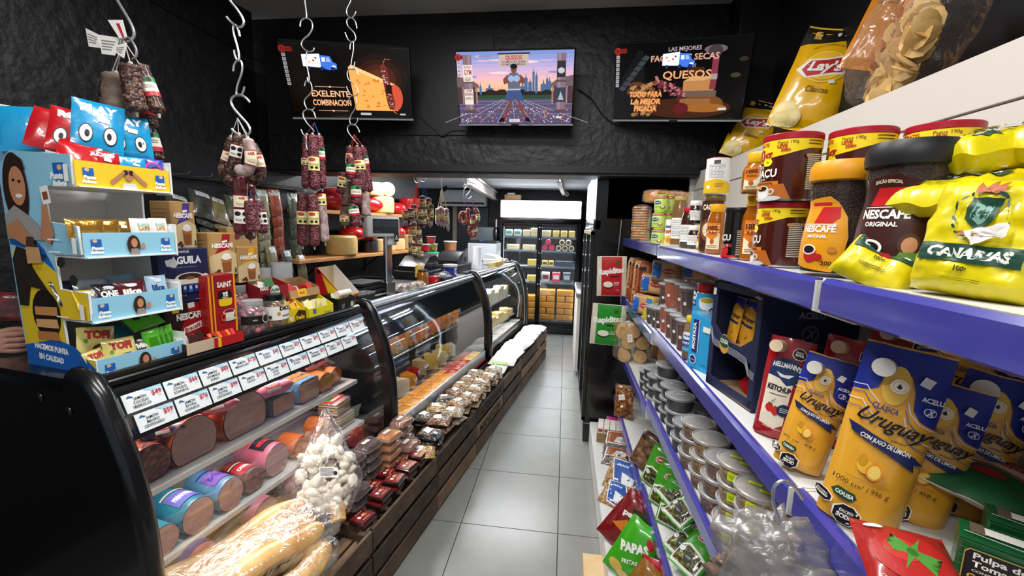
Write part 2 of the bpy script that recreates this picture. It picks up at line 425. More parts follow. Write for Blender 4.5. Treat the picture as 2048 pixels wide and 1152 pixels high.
# steel beams under the back ceiling
def beam(p,qq,w,h,m,label):
    t=thing('ceiling_beam',label,'beam',p); a=Vector(qq)-Vector(p); l=a.length; rz=math.atan2(a.y,a.x); rt=Matrix.Rotation(rz,3,'Z')
    g=MB(); g.box(rt@Vector((l/2,0,0)),(l,w,.012),m,rz=rz); g.box(rt@Vector((l/2,0,-h)),(l,w,.012),m,rz=rz); g.build('flange',t)
    g=MB(); g.box(rt@Vector((l/2,0,-h/2)),(l,.012,h),m,rz=rz); g.build('web',t); return t
BEAMM=mat('pale_painted_steel','a9a39d',r=.5,b=(30,.1))
_a=at(940,352,'z',2.60); _b=at(985,382,'z',2.60)
beam(at(935,345,'y',4.4),at(992,378,'y',7.0),.07,.12,BEAMM,'dusty grey steel beam running to the back above the split air conditioner')
beam(at(1118,350,'y',5.0),at(1128,382,'y',7.0),.05,.08,BEAMM,'short pale steel beam above the lit back cooler')

# ---------------- televisions ----------------
SCREEN=mat('black_screen','050607',r=.08,coat=.4)
def em(h,s=1.0): return mat('screen_light_%s_%d'%(h,int(s*10)),'000000',r=.2,em=(h,s))
def tv(loc,yaw,tilt,roll,w,h,label,paint):
    t=thing('television',label,'television',loc)
    r=Vector((math.cos(yaw),math.sin(yaw),0)); nr=Vector((math.sin(yaw),-math.cos(yaw),0)); up=Vector((0,0,1))*math.cos(tilt)+nr*math.sin(tilt)
    r2=r*math.cos(roll)+up*math.sin(roll); u2=-r*math.sin(roll)+up*math.cos(roll); n=r2.cross(u2)
    t.rotation_euler=Matrix((r2,-n,u2)).transposed().to_euler()
    q=MB(); q.box((0,.03,0),(w,.05,h),BLK,bev=.006); q.box((0,.07,-.02),(w*.6,.05,h*.6),BLKM,bev=.01); q.build('housing',t)
    q=MB(); q.box((0,.0,.004),(w-.014,.008,h-.022),SCREEN); q.build('screen',t)
    q=MB(); q.box((0,.0,-h/2+.004),(w,.014,.009),ALU); q.box((0,-.002,-h/2+.002),(.05,.014,.012),BLK); q.build('lower_bezel',t)
    q=MB(); q.box((0,.13,0),(.12,.1,.12),BLKM); q.build('wall_mount',t)
    P=Print(); paint(P,w-.02,h-.03); P.apply('picture',t,flat((0,-.004,.004)),step=.00006)
    P=Print()    # shop stickers on the bezel corner
    P.rect(-w/2+.045,h/2-.04,.062,.024,c_('b5211c')); P.ell(-w/2+.022,h/2-.04,.02,.02,c_('c0281f')); P.text('R',-w/2+.022,h/2-.048,.017,c_('1a0a0a')); P.text('SMART',-w/2+.056,h/2-.045,.010,c_('16090a'))
    for i in range(8): P.rect(-w/2+.024,h/2-.072-i*.0225,.02,.018,c_('d7dbe0')); P.rect(-w/2+.024,h/2-.072-i*.0225,.010,.006,c_('6b7178'))
    P.apply('energy_sticker',t,flat((0,-.0052,0)))
    return t
def truck(P,x,y,s):
    W=em('e8f2ff',1.1); Bl=em('3f6fd8',1.1); Dk=em('1d3f96',.9)
    P.poly([(x-s,y-.25*s),(x-s,y+.42*s),(x+.05*s,y+.5*s),(x+.1*s,y-.3*s)],W)
    for a,b,c in ((-.75,.2,'ff6a3a'),(-.6,.0,'ffb04a'),(-.35,.1,'d05020'),(-.2,.25,'7a5030')): P.ell(x+a*s,y+b*s,.07*s,.06*s,em(c,.9),10)
    P.poly([(x+.05*s,y-.3*s),(x+.05*s,y+.42*s),(x+.65*s,y+.38*s),(x+.8*s,y+.05*s),(x+1.0*s,y-.05*s),(x+1.0*s,y-.35*s),(x+.5*s,y-.42*s)],Bl)
    P.poly([(x+.15*s,y+.05*s),(x+.15*s,y+.3*s),(x+.35*s,y+.3*s),(x+.35*s,y+.05*s)],W)
    P.poly([(x+.42*s,y+.05*s),(x+.42*s,y+.3*s),(x+.58*s,y+.3*s),(x+.68*s,y+.05*s)],em('9fb8e8',1))
    P.rect(x+.82*s,y-.2*s,.22*s,.1*s,W); 
    for a in (-.7,.1,.75): P.ell(x+a*s,y-.36*s,.13*s,.13*s,em('10204a',.6),12); P.ell(x+a*s,y-.36*s,.06*s,.06*s,Dk,10)
def paint_cheese(P,w,h):
    bg=em('0a0605',.5); P.rect(0,0,w,h,bg)
    for k,c in ((.24,'1a0a05'),(.19,'2e1208'),(.14,'47200f'),(.09,'5f2c16')): P.ell(w*.24,h*.08,k*w,k*w*.8,em(c,.9),24)
    truck(P,-w*.22,h*.27,w*.13)
    O=em('ffa552',1.1); OD=em('e07a2a',1)
    P.poly([(w*.02,-h*.40),(-w*.005,h*.22),(w*.02,h*.26),(w*.36,-h*.02),(w*.40,-h*.2),(w*.38,-h*.40)],O)
    P.poly([(w*.02,h*.26),(w*.0,h*.22),(w*.36,-h*.05),(w*.37,.0)],em('ffc27d',1.1)); P.ell(w*.36,-h*.2,w*.07,h*.2,em('d8553a',.9))
    R=random.Random(3)
    for i in range(26):
        x=R.uniform(.05,.30)*w; y=R.uniform(-.36,.10)*h
        if y<(.24-.75*x/w*1.1)*h: P.ell(x,y,R.uniform(.005,.016)*w,R.uniform(.005,.012)*w,OD,10)
    P.poly([(w*.255,h*.26),(w*.285,h*.30),(w*.31,h*.24),(w*.36,-h*.3),(w*.345,-h*.38),(w*.31,-h*.38),(w*.295,-h*.3)],em('7a2f28',.8))
    for i in range(40):
        k=R.uniform(0,1); P.ell(w*(.283+.045*k+R.uniform(-.018,.018)),h*(.2-.55*k),.006*w*R.uniform(.5,1.2),.004*w,em('e9c9bd',.9),6)
    P.rect(w*.315,-h*.07,w*.05,h*.13,em('2a0d0c',.6),rot=-.08); P.line([(w*.285,h*.3),(w*.30,h*.36),(w*.34,h*.35)],.004,em('b8744f',.9)); P.line([(w*.335,-h*.38),(w*.35,-h*.42),(w*.37,-h*.44)],.004,em('e08a4f',.9))
    G=em('ffb98a',1)
    P.text('EXELENTE',-w*.17,-h*.2,h*.085,G,bold=.02); P.text('COMBINACION',-w*.17,-h*.33,h*.085,G,bold=.02,wd=w*.31)
    for y in (-.06,-.41): P.rect(-w*.17,h*y,w*.24,.002,G); P.ell(-w*.17,h*y,.008,.005,G,8)
    P.rect(w*.1,-h*.45,w*.09,h*.035,em('c8c8c8',.8)); P.rect(w*.42,-h*.45,w*.05,h*.025,em('c8c8c8',.8))
def paint_plaza(P,w,h):
    n=14; sky=['7f92cf','8e9bd4','a2a3d6','b9a9d6','cdb0d2','e0b4c8','eeb8bd','f4bda9','f0bf9b','e6b590']
    for i,c in enumerate(sky): P.rect(0,h*(.5-.055*(i+.5)),w,h*.056,em(c,.95))
    R=random.Random(5)
    for i in range(16): P.ell(R.uniform(-.5,.5)*w*.8,R.uniform(.08,.45)*h,R.uniform(.04,.13)*w,R.uniform(.008,.02)*h,em(R.choice(['f7d7da','dfb3cf','f3c7b6','8d93c4']),.9),12)
    for x,a,ww in ((-.30,.03,.012),(.10,.14,.018),(.135,.08,.02),(.165,.22,.012),(.19,.17,.014),(.25,.05,.03),(.3,.09,.02),(.28,.12,.012),(.07,.02,.03),(-.22,.0,.04)):
        P.rect(w*x,h*(-.09+(a+.09)/2),w*ww*1.6,h*(a+.09),em('5a78a8',.7)); P.poly([(w*(x-ww*.3),h*a),(w*(x+ww*.3),h*a),(w*x,h*(a+.07))],em('5a78a8',.7))
    for i in range(24): x=R.uniform(-.28,.30); P.ell(w*x,h*(-.08+R.uniform(-.03,.03)),w*.035,h*.045,em(R.choice(['1c2b1f','2b2a20','37261f']),.7),10)
    P.rect(0,-h*.135,w,h*.07,em('3d5c45',.6)); P.rect(0,-h*.34,w,h*.36,em('6e6386',.6)); 
    for i in range(9): P.line([(w*(-.02+.02*(i-4)),-h*.16),(w*.16*(i-4),-h*.5)],.003,em('b5b7cc',.7))
    for y in (-.19,-.23,-.29,-.37): P.rect(0,h*y,w,.002,em('a9a6c4',.7))
    for i in range(260):
        y=R.uniform(-.5,-.27); P.rect(w*R.uniform(-.49,.49),h*y,.008*w*R.uniform(.5,1.4),.006*w,em(R.choice(['ff5a4a','3c6cff','ffd24a','ffffff','ff8ab0','d8323a']),.9),rot=R.uniform(0,3))
    for sx in (-1,1):
        P.poly([(sx*w*.5,h*.17),(sx*w*.38,h*.13),(sx*w*.31,h*.05),(sx*w*.31,h*.0),(sx*w*.5,h*.02)],em('7f6a6f',.7))
        P.rect(sx*w*.42,-h*.1,w*.16,h*.24,em('5b4048',.7))
        for k in range(4): P.rect(sx*w*(.33+.04*k),-h*.1,w*.014,h*.24,em('b58d86',.7))
        P.rect(sx*w*.40,.06*h,w*.075,h*.8,em('8f7481',.8)); P.rect(sx*w*.385,.06*h,w*.02,h*.8,em('a98c97',.8)); P.rect(sx*w*.4,-h*.33,w*.105,h*.05,em('6c5560',.7)); P.rect(sx*w*.4,h*.09,w*.095,h*.03,em('6c5560',.7))
    P.rect(-w*.4,h*.21,w*.082,h*.23,em('e9ded2',.95)); P.text('GYM',-w*.4,h*.19,h*.07,em('b0303a',.9),bold=.03,wd=w*.065); P.lines(-w*.4,h*.13,w*.06,h*.06,3,em('8b4048',.8))
    P.text("BOXEO",-w*.4,h*.28,h*.03,em('b0303a',.9),bold=.02,wd=w*.06)
    P.rect(-w*.4,-h*.12,w*.078,h*.22,em('e9ded2',.95)); P.text('BOXING',-w*.4,-h*.10,h*.04,em('6a3038',.9),bold=.03,wd=w*.066); P.text('SUPPLY',-w*.4,-h*.16,h*.035,em('6a3038',.9),bold=.02,wd=w*.066); P.text('GYM',-w*.4,-h*.05,h*.035,em('b0303a',.9),bold=.02,wd=w*.05)
    P.rect(w*.4,h*.25,w*.07,h*.22,em('2e3038',.8)); P.ell(w*.4,h*.23,w*.028,h*.04,em('c9c9c9',.9)); P.rect(w*.4,-h*.1,w*.075,h*.2,em('3c4654',.8)); P.poly([(w*.375,-h*.17),(w*.4,-h*.05),(w*.425,-h*.17)],em('aeb8bf',.9))
    P.rect(0,h*.38,w*.25,h*.17,em('c9b3aa',.9)); P.rect(0,h*.465,w*.27,h*.02,em('2c2426',.5)); P.text('QUESOS',0,h*.385,h*.055,em('b3222e',1),bold=.03,wd=w*.14); P.text('EL CAMION AZUL DE AREA',0,h*.345,h*.026,em('353040',.9),wd=w*.2,bold=.02); P.text('EL CAMION DE CAMPEONES',0,h*.31,h*.024,em('353040',.9),wd=w*.2,bold=.02)
    # a plain athlete in training clothes
    sk=em('8a4a3c',.8); sk2=em('6e382f',.8); 
    P.poly([(-.035*w,-.13*h),(-.10*w,-.42*h),(-.125*w,-.44*h),(-.12*w,-.48*h),(-.085*w,-.48*h),(-.03*w,-.22*h),(0,-.14*h)],sk)
    P.poly([(.04*w,-.13*h),(.10*w,-.42*h),(.13*w,-.44*h),(.13*w,-.48*h),(.09*w,-.47*h),(.035*w,-.22*h),(.005*w,-.14*h)],sk)
    P.poly([(-.125*w,-.43*h),(-.145*w,-.48*h),(-.09*w,-.49*h),(-.09*w,-.42*h)],em('1a1a22',.6)); P.poly([(.10*w,-.42*h),(.095*w,-.47*h),(.15*w,-.49*h),(.125*w,-.42*h)],em('1a1a22',.6))
    P.poly([(-.055*w,-.02*h),(.055*w,-.02*h),(.085*w,-.19*h),(.01*w,-.17*h),(0,-.12*h),(-.012*w,-.17*h),(-.085*w,-.17*h)],em('44598f',.8)); P.rect(0,-.015*h,.11*w,.03*h,em('c7cfe0',.8))
    P.poly([(-.05*w,-.01*h),(-.06*w,.16*h),(-.03*w,.21*h),(.03*w,.21*h),(.06*w,.16*h),(.05*w,-.01*h)],em('6b6f80',.8)); 
    for sx in (-1,1):
        P.poly([(sx*.055*w,.19*h),(sx*.095*w,.12*h),(sx*.085*w,.05*h),(sx*.03*w,.09*h),(sx*.035*w,.12*h),(sx*.055*w,.1*h)],sk); 
        P.ell(sx*.024*w,.13*h,.027*w,.045*h,em('9fb4dc',.9),14)
    P.rect(0,.23*h,.03*w,.05*h,sk2); P.ell(0,.26*h,.026*w,.055*h,sk,16); P.ell(0,.295*h,.031*w,.035*h,em('171113',.5),14)
    P.rect(0,-.465*h,w*.09,h*.045,em('e8e8e8',.9)); P.lines(0,-.465*h,w*.07,h*.03,2,em('333333',.8)); P.rect(w*.39,-.42*h,w*.05,h*.025,em('e8e8e8',.9))
def paint_boards(P,w,h):
    P.rect(0,0,w,h,em('070505',.5)); P.poly([(-w*.5,-h*.1),(-w*.32,h*.42),(-w*.28,h*.42),(-w*.22,-h*.5),(-w*.5,-h*.5)],em('17191c',.6))
    for i in range(7): P.poly([(-w*(.47-.03*i),h*(-.08+.065*i)),(-w*(.44-.03*i),h*(-.03+.065*i)),(-w*(.40-.03*i),h*(-.06+.065*i)),(-w*(.43-.03*i),h*(-.115+.065*i))],em('4a4f55',.6))
    for a,b,rx,ry,c in ((.08,-.36,.34,.14,'4a2412'),(.2,-.3,.16,.12,'8a5226'),(.22,-.36,.17,.06,'b5702f')): P.ell(w*a,h*b,w*rx,h*ry,em(c,.7),20)
    P.rect(w*.13,h*.0,w*.13,h*.34,em('4a2c1a',.6)); P.poly([(w*.05,-h*.2),(w*.05,h*.0),(w*.12,h*.06),(w*.28,h*.04),(w*.28,-h*.2)],em('c98a50',.8)); P.poly([(w*.05,h*.0),(w*.12,h*.06),(w*.28,h*.04),(w*.2,-h*.0)],em('e0ad70',.8))
    P.rect(w*.17,-h*.17,w*.26,h*.08,em('7a6358',.7)); P.rect(w*.15,-h*.27,w*.23,h*.07,em('a5713d',.7))
    R=random.Random(8)
    for i in range(110):
        k=R.uniform(0,1); P.ell(w*(-.17+.22*k+R.uniform(-.03,.03)),h*(.02-.2*k+R.uniform(-.06,.06)),w*.012,w*.009,em(R.choice(['8d3a44','6a2732','c07d83','4c1a26']),.8),7)
    for i in range(80): P.ell(w*(R.uniform(-.38,-.2)+R.uniform(0,.06)),h*R.uniform(-.45,.0),w*.022,w*.016,em(R.choice(['b07a48','8e5b34','6b4024','c99460']),.7),7)
    P.rect(w*.27,h*.1,w*.045,h*.42,em('8a3a4c',.8)); P.ell(w*.27,h*.3,w*.022,h*.05,em('b04a5c',.8)); P.rect(w*.27,h*.05,w*.05,h*.07,em('b9a9a6',.7)); P.ell(w*.26,h*.385,w*.08,h*.05,em('85767f',.6)); P.ell(w*.26,h*.36,w*.05,h*.08,em('5b4a54',.5))
    G=em('d9a58c',.95); P.text('LAS MEJORES',w*.04,h*.39,h*.05,em('b9a9b2',.9),bold=.01,wd=w*.24); P.text('FACTURAS SECAS',w*.04,h*.27,h*.075,G,bold=.02,wd=w*.5); P.text('ES',w*.12,h*.18,h*.04,G); P.text('QUESOS',w*.07,h*.04,h*.10,em('e0a06c',1),bold=.02,wd=w*.36)
    truck(P,w*.0,h*.27,w*.12)
    O=em('e89a58',1)
    for t,y,x,ww in (('TODO PARA',-.19,-.24,.27),('LA MEJOR',-.29,-.235,.25),('PICADA',-.39,-.235,.19)): P.text(t,w*x,h*y,h*.07,O,bold=.05,wd=w*ww,shear=.1)
    P.ell(w*.46,h*.25,w*.03,h*.03,em('3a302c',.6)); P.ell(w*.42,h*.06,w*.035,h*.03,em('4a4a38',.6)); P.ell(w*.05,-h*.36,w*.06,h*.08,em('6e1c26',.7)); P.rect(w*.36,-h*.37,w*.06,h*.03,em('d8d8d8',.9))
TVS=[]
W_=.76; H_=.76*.585
tv((-.365,2.87,2.572),-.02,.34,-.006,W_,H_,'centre television on the black header showing a boxer on a plaza under a cheese banner',paint_plaza)
tv((-1.398,2.72,2.568),.43,.53,.085,W_,H_,'left television on the black header showing an orange cheese wedge and a salami',paint_cheese)
tv((.617,2.785,2.572),-.408,.44,-.099,W_,H_,'right television on the black header showing cheese and cold meat platters',paint_boards)
for o in [o for o in bpy.data.objects if o.name.startswith('wall_mount')]:
    o.data=o.data.copy(); g=MB(); w=o.parent.matrix_basis.inverted(); z=o.parent.location
    g.tube([w@(z+Vector((0,.06,0))),w@Vector((z.x,HY,z.z+.03))],.022,BLKM,8); g.box(w@Vector((z.x,HY-.012,z.z+.03)),(.2,.02,.2),BLKM,R=w.to_3x3()); o.data=g.mesh('wall_mount')
def cable(pts,r,label,name='power_cable'):
    g=MB(); P=[]
    pts=[Vector(p) for p in pts]
    for i in range(len(pts)-1):
        a=pts[max(0,i-1)];b=pts[i];c=pts[i+1];d=pts[min(len(pts)-1,i+2)]
        for k in range(6):
            t=k/6; P.append(.5*((2*b)+(c-a)*t+(2*a-5*b+4*c-d)*t*t+(3*b-3*c+d-a)*t**3))
    P.append(pts[-1]); g.tube(P,r,BLKM,6); return tag(g.build(name),label,'cable')
cable([at(u,v,'y',HY-.012) for u,v in ((1155,178),(1180,195),(1195,215),(1208,232),(1226,246),(1250,252))],.005,'black cable drooping on the header between the centre and right televisions')
cable([at(u,v,'y',HY-.012) for u,v in ((835,228),(850,243),(872,262),(885,272),(905,262),(930,262))],.005,'black cable looping on the header between the left and centre televisions')

# ---------------- right gondola: three bays ----------------
XF=.43; XB=.88
BAYS=[(2.03,3.24),(.768,2.018),(-.55,.756)]
SZ=[(1.633,1.218,.845,.43),(1.625,1.247,.893,.462),(1.627,1.256,.912,.49)]; BASEZ=.19
bl=['far','middle','near']
for k,(y0,y1) in enumerate(BAYS):
    t=thing('gondola_shelving',['far bay of white gondola shelving beside the black cooler side','middle bay of white gondola shelving with violet price strips','nearest bay of white gondola shelving with violet price strips'][k],'shelving',(XB,(y0+y1)/2,0),0,'bays of the right hand gondola')
    l=y1-y0; o=lambda x,z:(x-XB,0,z)
    for z0,z1 in ((.15,.55),(.55,.95),(.95,1.35),(1.35,1.72),(1.72,1.975),(1.979,2.10)):
        g=MB(); g.box((.012,0,(z0+z1)/2),(.02,l-.004,z1-z0-.003),WHT); g.build('back_panel',t)
    for s in (-1,1):
        g=MB(); g.box((.0,s*(l/2-.012),1.05),(.05,.022,2.06),WHM); g.build('upright',t)
    for z in SZ[k]:
        g=MB(); g.box(((XF-XB)/2+.006,0,z-.017),(XB-XF-.012,l-.006,.03),WHM,bev=.002)
        sh=g.build('shelf',t)
        g=MB(); g.prism([(XF-XB-.004,z-.055),(XF-XB-.011,z-.050),(XF-XB-.011,z-.006),(XF-XB-.004,z+.002),(XF-XB+.004,z+.002),(XF-XB+.004,z-.055)],l-.012,VIOLET,axis='y',o=-l/2+.006); g.build('price_strip',sh)
        for s in (-1,1):
            g=MB(); g.prism([(XF-XB-.008,z-.054),(XF-XB-.008,z-.002),(XB-XF-.5,z-.002),(XB-XF-.5,z-.05),(XF-XB+.06,z-.075)],.005,WHM,axis='y',o=s*(l/2-.004)-.0025); g.build('shelf_bracket',sh)
    g=MB(); g.box(((.26-XB)/2,0,BASEZ-.015),(XB-.26,l-.004,.03),WHM,bev=.003); g.build('base_shelf',t)
    g=MB(); g.box((.262-XB,0,BASEZ/2+.005),(.018,l-.004,BASEZ-.012),WHM,bev=.004); g.build('kick_plate',t)
# ---------------- wooden crates ----------------
CN=.285; CH=.365
def crate(s0,label,near=0,text=None,i=0):
    R=random.Random(i+40)
    ln=.642; t=thing('wooden_crate',label,'crate',L(-CN/2,s0+.325),LR,'weathered fruit crates along the counter')
    for s in (-1,1):
        for x in (-1,1):
            g=MB(); g.box((x*(CN/2-.022),s*(ln/2-.022),CH/2),(.036,.036,CH-.004),R.choice([WOOD,WOOD3]),bev=.002); g.build('corner_post',t)
    zz=[(.010,.108),(.132,.232),(.258,CH)]
    for x in (-1,1):
        for z0,z1 in zz:
            g=MB(); j=R.uniform(-.003,.003); m=R.choice([WOOD,WOOD,WOOD3,WOOD2]); g.box((x*(CN/2+.003),j,(z0+z1)/2),(.014,ln-.006,z1-z0+R.uniform(-.008,0)),m,bev=.002,R=Euler((R.uniform(-.006,.006),0,0)).to_matrix()); sl=g.build('slat',t)
            if text and x==1 and z1>.12 and z0>.1:
                P=Print(); P.text(text if z0<.2 else text[::-1],0,(z0+z1)/2-.03,.06,mat('burnt_stencil','20150f',r=.9),bold=.02,wd=ln*.8); P.apply('stencil',sl,flat((CN/2+.0105,0,0),(0,1,0),(0,0,1)))
    for s in (-1,1):
        for z0,z1 in zz:
            g=MB(); g.box((0,s*(ln/2+.000),(z0+z1)/2),(CN-.012,.012,z1-z0),R.choice([WOOD,WOOD3,WOOD2]),bev=.002); g.build('slat',t)
    for k in range(4):
        g=MB(); g.box((-CN/2+.04+k*(CN-.08)/3,0,.30),(.055,ln-.03,.01),R.choice([WOOD,WOOD2])); g.build('inner_slat',t)
    return t
cl=['nearest wooden crate in the row, under the chocolate boxes','second wooden crate, under the clear tubs and dark boxes','third wooden crate, under the packets of dark dried fruit','fourth wooden crate with burnt lettering under the nut packets','fifth wooden crate, under the green and white flour bag','sixth wooden crate, under the folded white cloth bags','last wooden crate in the row, nearest the back cooler']
for i in range(7): crate(.83+.65*i,cl[i],text='MANDIZZA' if i==3 else None,i=i)
g=MB(); 
bx=thing('wooden_box','pale plywood box lying on the floor beside the crisp packets','box',(.14,1.40,0),0)
# placed at the frame bottom, pale pine
p0=at(1165,1105,'z',.06); p1=at(1224,1104,'z',.06)
bx.location=(0,0,0); g=MB(); g.box(((p0.x+p1.x)/2+.0,p0.y-.13,.03),(p1.x-p0.x,.26,.06),PINEL,bev=.003); g.build('body',bx)
# ---------------- refrigerated display cases ----------------
PROF=[(-.52,1.222),(-.455,1.212),(-.42,1.18),(-.385,1.10),(-.345,1.0),(-.315,.88),(-.300,.76),(-.295,.64),(-.294,.52)]
RIGHT=PROF+[(-.294,.40),(-.298,.2),(-.31,.0)]
def case(s0,s1,label,k):
    t=thing('display_case',label,'display case',L(-.7,(s0+s1)/2),LR,'curved glass refrigerated counters')
    ln=s1-s0; X=lambda n:n+.7
    # end panels
    for e,(sa,th) in enumerate(((s0,.055),(s1-.02,.055))):
        if e==1 and k<2: continue
        o=sa-(s0+s1)/2-(0 if e==0 else .035)
        poly=[(X(n)+.012,z+.012 if z>1.2 else z) for n,z in RIGHT]+[(X(-1.15),0),(X(-1.15),1.2),(X(-.9),1.235)]
        g=MB(); g.prism(poly,th,BLK,axis='y',o=o); 
        ep=g.build('end_panel',t,ang=50)
        rim=[(X(n)+.014,z+.012 if z>1.2 else z) for n,z in RIGHT]
        g=MB(); g.tube([(a,o+th/2,b) for a,b in rim],.028 if 0 else .03,BLK,10); g.build('rim',ep,ang=60)
        g=MB(); g.tube([(a-.012,o+th+.004 if e==0 else o-.002,b) for a,b in rim[1:-1]],.004,STEEL,6); g.build('edge_trim',ep)
        if k==0 and e==0:
            for nn,zz in ((-.62,1.165),(-.50,1.14)):
                g=MB(); g.ell((X(nn),o-.003,zz),(.014,.006,.014),BLK,12,6); g.build('screw_cap',ep)
    # curved glass
    nf=len(PROF)-1
    def gp(u,v):
        x=v*nf; i=min(nf-1,int(x)); f=x-i; a,b=PROF[i],PROF[i+1]
        return Vector((X(a[0]*(1-f)+b[0]*f),(u-.5)*(ln-.06)+.02,a[1]*(1-f)+b[1]*f))
    g=MB(); g.grid(gp,1,24,CASEGLASS); g.build('curved_glass',t,ang=80)
    # dark printed band at the glass top
    g=MB(); zb=(1.035,1.0,1.12)[k]
    def bp(u,v):
        z=1.205-(1.205-zb)*v
        for i in range(nf):
            if PROF[i][1]>=z>=PROF[i+1][1]:
                f=(PROF[i][1]-z)/(PROF[i][1]-PROF[i+1][1]); n=PROF[i][0]*(1-f)+PROF[i+1][0]*f; break
        return Vector((X(n)-.006,(u-.5)*(ln-.06)+.02,z))
    g.grid(bp,1,10,mat('black_glass_band','07090c',r=.06,coat=1)); g.build('dark_band',t,ang=80)
    # top deck, frame
    g=MB(); g.box((X(-.79),0,1.205),(.56,ln,.034),mat('dark_top_deck','1b1d20',r=.3,coat=.3) if k==0 else STEEL,bev=.004); g.build('top_deck',t)
    g=MB(); g.tube([(X(-.455),-ln/2+.03,1.222),(X(-.455),ln/2,1.222)],.013,BLK if k==0 else STEEL,8); g.box((X(-.44),0.01,1.208),(.03,ln-.02,.02),BLK if k==0 else ALU,bev=.004); g.build('top_rail',t)
    g=MB(); g.box((X(-.31),0.01,.455 if k else .40),(.04,ln-.06,.09),ALU if k==1 else BLK,bev=.012); g.build('bumper_rail',t)
    if k==1:
        g=MB(); g.box((X(-.292),.01,.405),(.012,ln-.06,.012),c_('a3123a')); g.build('red_trim',t)
    g=MB(); g.box((X(-.73),.0,.20),(.82,ln-.02,.40),BLKM,bev=.01); g.build('base',t)
    g=MB(); g.box((X(-1.1),0,.8),(.03,ln-.02,.82),BLKM if k<2 else WHM); g.box((X(-.98),0,.52),(.02,ln-.02,.2),BLKM); g.build('back_wall',t)
    # shelves
    for n,z,w in ((-.46 if k==0 else -.49,.80,.42),(-.42 if k!=2 else -.43,.56,.46)):
        if k==1 and z<.7: n,z,w=-.40,.52,.5
        if k==1 and z<.7: continue
        g=MB(); g.box((X(n)-w/2,.01,z-.009),(w,ln-.07,.012),WHM if k==0 else CASEGLASS if k==1 else WHM); sh=g.build('shelf',t)
        g=MB(); g.box((X(n)+.002,.01,z-.012),(.008,ln-.07,.024 if k==0 else .014),WHT if k==0 else STEEL,bev=.002); g.build('front_lip',sh)
        for q in (-.3,.3):
            g=MB(); g.box((X(n)-.06,q*ln,z-.03),(.03,.01,.045),WHM); g.build('bracket',sh)
    g=MB(); g.box((X(-.66),0.01,.425),(.66,ln-.06,.03),mat('case_floor','3a2f2c',r=.4) if k<2 else WHM); g.build('deck',t)
    # lighting tube under the deck: a real lamp
    g=MB(); g.box((X(-.60),.01,1.178),(.05,ln-.12,.014),em(('ffd9cf','ffe2b8','ffffff')[k],3.5)); g.build('lamp_tube',t)
    return t
CASES=[(.775,2.06),(2.10,3.83),(3.87,5.40)]
cn=['near refrigerated case with price cards and hams behind curved glass','middle refrigerated case of cheese portions behind curved glass','far refrigerated case of fresh cheeses with a steel top edge']
for k,(a,b) in enumerate(CASES):
    case(a,b,cn[k],k)
    l=area('case_lamp',L(-.60,(a+b)/2,1.165),.05,b-a-.15,(7,6,14)[k],((1,.80,.76),(1,.86,.66),(1,.97,.93))[k],(0,0,LR))
    area('case_lamp',L(-.50,(a+b)/2,.775),.03,b-a-.2,(1.2,1.0,2.5)[k],((1,.80,.76),(1,.86,.66),(1,.97,.93))[k],(0,0,LR))

# ---------------- coolers ----------------
COOL=mat('cooler_black','0b0c0e',r=.22,coat=.4); LITSIGN=em('f4f8ff',5.0)
def cooler(loc,rz,w,d,h,label,doors,signh=.22,sign=LITSIGN,shelfz=(.45,.78,1.05,1.33,1.6),lp=14,name='glass_door_cooler',top=True):
    t=thing(name,label,'cooler',loc,rz)
    g=MB(); z0=.16; g.box((0,d/2-.01,z0/2),(w,d,z0),COOL,bev=.008); g.build('base',t)
    for s in (-1,1): g=MB(); g.box((s*(w/2-.02),d/2,(h+z0)/2),(.04,d,h-z0),COOL,bev=.004); g.build('side_panel',t)
    g=MB(); g.box((0,d-.02,h/2),(w-.08,.03,h-.1),mat('cooler_inner','2a2d31',r=.5)); g.build('back_panel',t)
    g=MB(); g.box((0,d/2+.04,h-signh/2-.005),(w,d-.08,signh-.01),COOL,bev=.004); g.build('top_box',t)
    g=MB(); g.box((0,.006,h-signh/2),(w-.02,.03,signh-.012),sign,bev=.006); g.build('light_sign',t)
    g=MB(); g.box((0,.02,h-signh-.045),(w,.06,.085),COOL,bev=.01); g.build('grille',t)
    zt=h-signh-.09; dw=(w-.06)/doors
    for i in range(doors):
        x=-w/2+.03+dw*(i+.5); D=thing('door','','',(0,0,0)); 
        bpy.data.objects.remove(D)
        g=MB(); fr=.035
        g.box((x-dw/2+fr/2,-.005,(zt+z0)/2),(fr,.04,zt-z0-.01),COOL,bev=.004); g.box((x+dw/2-fr/2-.002,-.005,(zt+z0)/2),(fr,.04,zt-z0-.01),COOL,bev=.004)
        g.box((x,-.005,zt-fr/2),(dw-.004,.04,fr),COOL,bev=.004); g.box((x,-.005,z0+fr/2+.005),(dw-.004,.04,fr),COOL,bev=.004); dr=g.build('door',t)
        g=MB(); g.box((x,-.004,(zt+z0)/2),(dw-2*fr+.01,.006,zt-z0-2*fr),GLASS); g.build('pane',dr)
        for z in shelfz:
            g=MB(); g.box((x,d/2,z-.01),(dw-.03,d-.16,.012),WHM); sf=g.build('shelf',t)
            g=MB(); g.box((x,.085,z-.008),(dw-.03,.01,.022),mat('shelf_edge_clear','9fb2c6',r=.2)); g.build('price_edge',sf)
    for s in (-1,1):
        g=MB(); g.box((s*(w/2-.055),.05,(zt+z0)/2),(.014,.02,zt-z0-.12),em('eaf2ff',3)); g.build('lamp_tube',t)
    R_=Matrix.Rotation(rz,3,'Z')
    for z in shelfz[1:]+(zt-.02,):
        area('cooler_lamp',Vector(loc)+R_@Vector((0,.12,z-.03)),w-.2,.03,lp/len(shelfz),(.93,.96,1),(rad(-18),0,rz))
    return t
